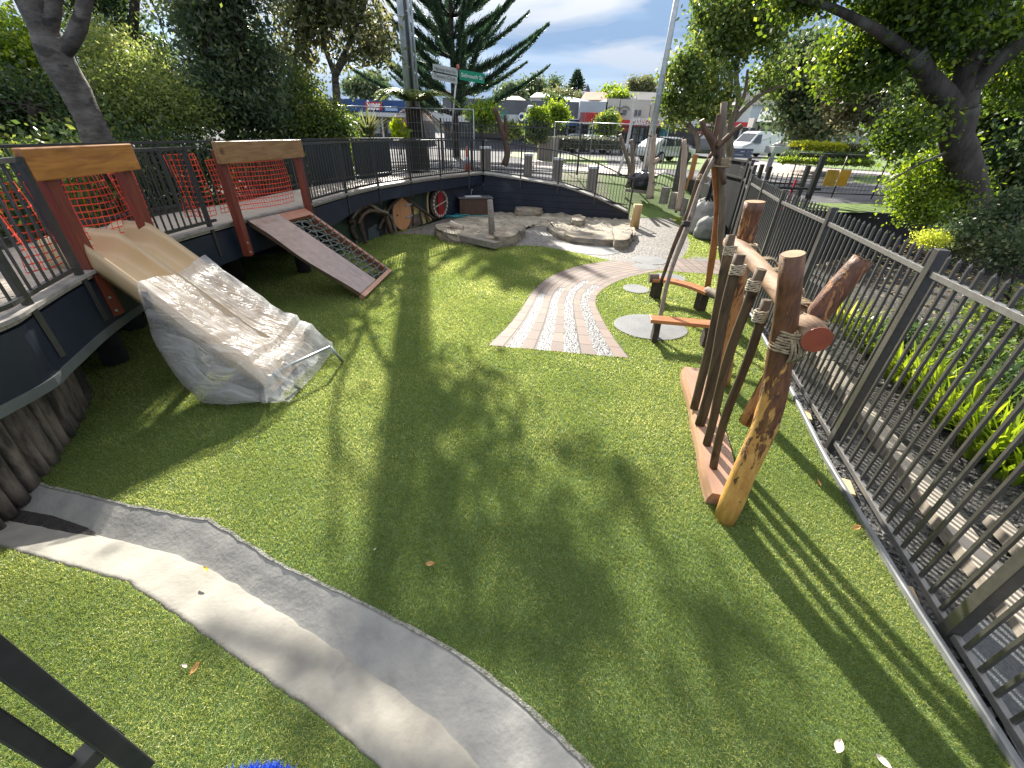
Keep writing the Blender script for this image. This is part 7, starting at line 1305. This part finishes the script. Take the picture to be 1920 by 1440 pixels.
for x in (1190, 1197): rectf(x, 206, x + 5, 217, 45.95, .06, mat('grey_glass', (.16, .19, .21)), 'window', s4)
f = rectf(1165, 226, 1262, 236, 44.6, .4, REDS, 'fascia_sign', s4); signtxt('MAIRANGI BAY DAIRY', 1186, 1250, 229.5, 44.55, .8, TXW, f); rectf(1165, 236, 1262, 238, 44.4, 1.3, mat('canopy_edge_dark', (.12, .05, .05), (.1, .04, .04), .6), 'canopy_edge', s4)
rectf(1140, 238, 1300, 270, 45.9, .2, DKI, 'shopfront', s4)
for x, wdt in ((1186, 5), (1193, 4), (1200, 6), (1215, 2), (1222, 2)): rectf(x, 240, x + wdt, 266, 45.8, .1, mat('white_door', (.35, .4, .48), (.25, .3, .38), .4), 'door', s4)
rectf(1168, 231, 1178, 246, 44.7, .12, REDS, 'side_sign', s4); rectf(1238, 241, 1250, 262, 45.75, .1, mat('teal_poster', (.08, .35, .42), (.06, .28, .35), .5), 'poster', s4)
# 5 red canopied shop
s5 = empty('shop', AT(1360, 270, 58.0), 'red canopied corner shop behind the multi stemmed street tree', 'shop'); bodyf(1300, 1412, 196, 59.0, 12, WWL, s5); f = rectf(1320, 228, 1402, 237, 57.8, .4, REDS, 'fascia_sign', s5); signtxt('GAVIN', 1322, 1340, 232, 57.72, .8, TXW, f); signtxt('LOTTO', 1361, 1376, 232, 57.72, .8, TXW, f)
rectf(1300, 238, 1412, 275, 58.8, .2, DKI, 'shopfront', s5)
for x in (1286, 1306, 1324): rectf(x, 246, x + 9, 264, 58.6, .1, mat('red_poster', (.40, .06, .06), (.30, .2, .2), .5, 0, 2), 'poster', s5)
for x in (1316, 1345, 1385, 1400): rectf(x, 238, x + 3, 275, 58.5, .2, SGW, 'pillar', s5)
rectf(1330, 262, 1400, 266, 56.0, .3, mat('pale_wall', (.4, .4, .4), (.34, .34, .34), .7), 'low_wall', s5)
# 6 grey roofed shop at right
s6 = empty('shop', AT(1450, 262, 61.0), 'shop with sloping grey metal roof and pale canopy above the trailer', 'shop'); bodyf(1415, 1490, 222, 62.0, 12, CRM, s6); q = MB()
a, b, c, d = AT(1418, 229, 60.0), AT(1478, 231, 60.0), AT(1478, 205, 67.0), AT(1428, 205, 67.0); q.add([a, b, c, d], [(0, 1, 2, 3)]); q.build('roof', mat('grey_metal_roof', (.36, .37, .38), (.3, .31, .32), .45, .3, .5), s6); rectf(1416, 229, 1480, 232, 59.9, .3, ROOFD, 'gutter', s6); rectf(1420, 233, 1480, 262, 61.8, .2, DKI, 'shopfront', s6)
for x in (1424, 1437, 1455): rectf(x, 235, x + 11, 252, 61.7, .1, mat('cream_poster', (.5, .46, .35), (.42, .38, .3), .5, 0, 2), 'poster', s6)
for x in (1452, 1462, 1470): rectf(x, 232, x + 3, 262, 61.5, .15, SGW, 'pillar', s6)
# houses on the rise behind
def house(label, x0, x1, yeave, yridge, Y, mw, mr, hip=.2, dz=8):
    root = empty('house', AT((x0 + x1) / 2, yeave, Y), label, 'house'); bodyf(x0, x1, yeave, Y, dz, mw, root, zb=1); a, b = Vector(AT(x0 - 1.5, yeave, Y - .4)), Vector(AT(x1 + 1.5, yeave, Y - .4)); zr = AT((x0 + x1) / 2, yridge, Y + dz / 2)[2]; q = MB(); D = Vector((0, dz + .8, 0)); r0, r1 = a.lerp(b, hip) + D / 2, a.lerp(b, 1 - hip) + D / 2; r0.z = r1.z = zr
    q.add([a, b, b + D, a + D, r0, r1], [(0, 1, 5, 4), (1, 2, 5), (2, 3, 4, 5), (3, 0, 4)]); q.build('roof', mr, root); return root
house('house with orange tiled hip roof on the skyline', 1098, 1148, 187, 173, 80, WWL, ORR, .12); house('long house with dark roof on the skyline left of the lamp post', 1148, 1240, 188, 172, 78, CRM, ROOFD, .05)
h = house('broad white low gabled warehouse behind the grey block', 1020, 1116, 192, 182, 62, WWL, WWL, .4); h = house('pale house with flat roof behind the norfolk pine tips', 995, 1035, 182, 174, 95, CRM, mat('pale_roof', (.45, .46, .47), (.4, .41, .42), .6), .3); house('hidden cream house with brown roof among the skyline trees', 940, 985, 188, 180, 100, WWL, mat('brown_roof', (.25, .18, .14)), .3)
house('tall pale flats with grey roof behind the street tree', 1395, 1500, 196, 176, 75, LBW, ROOFD, .1)
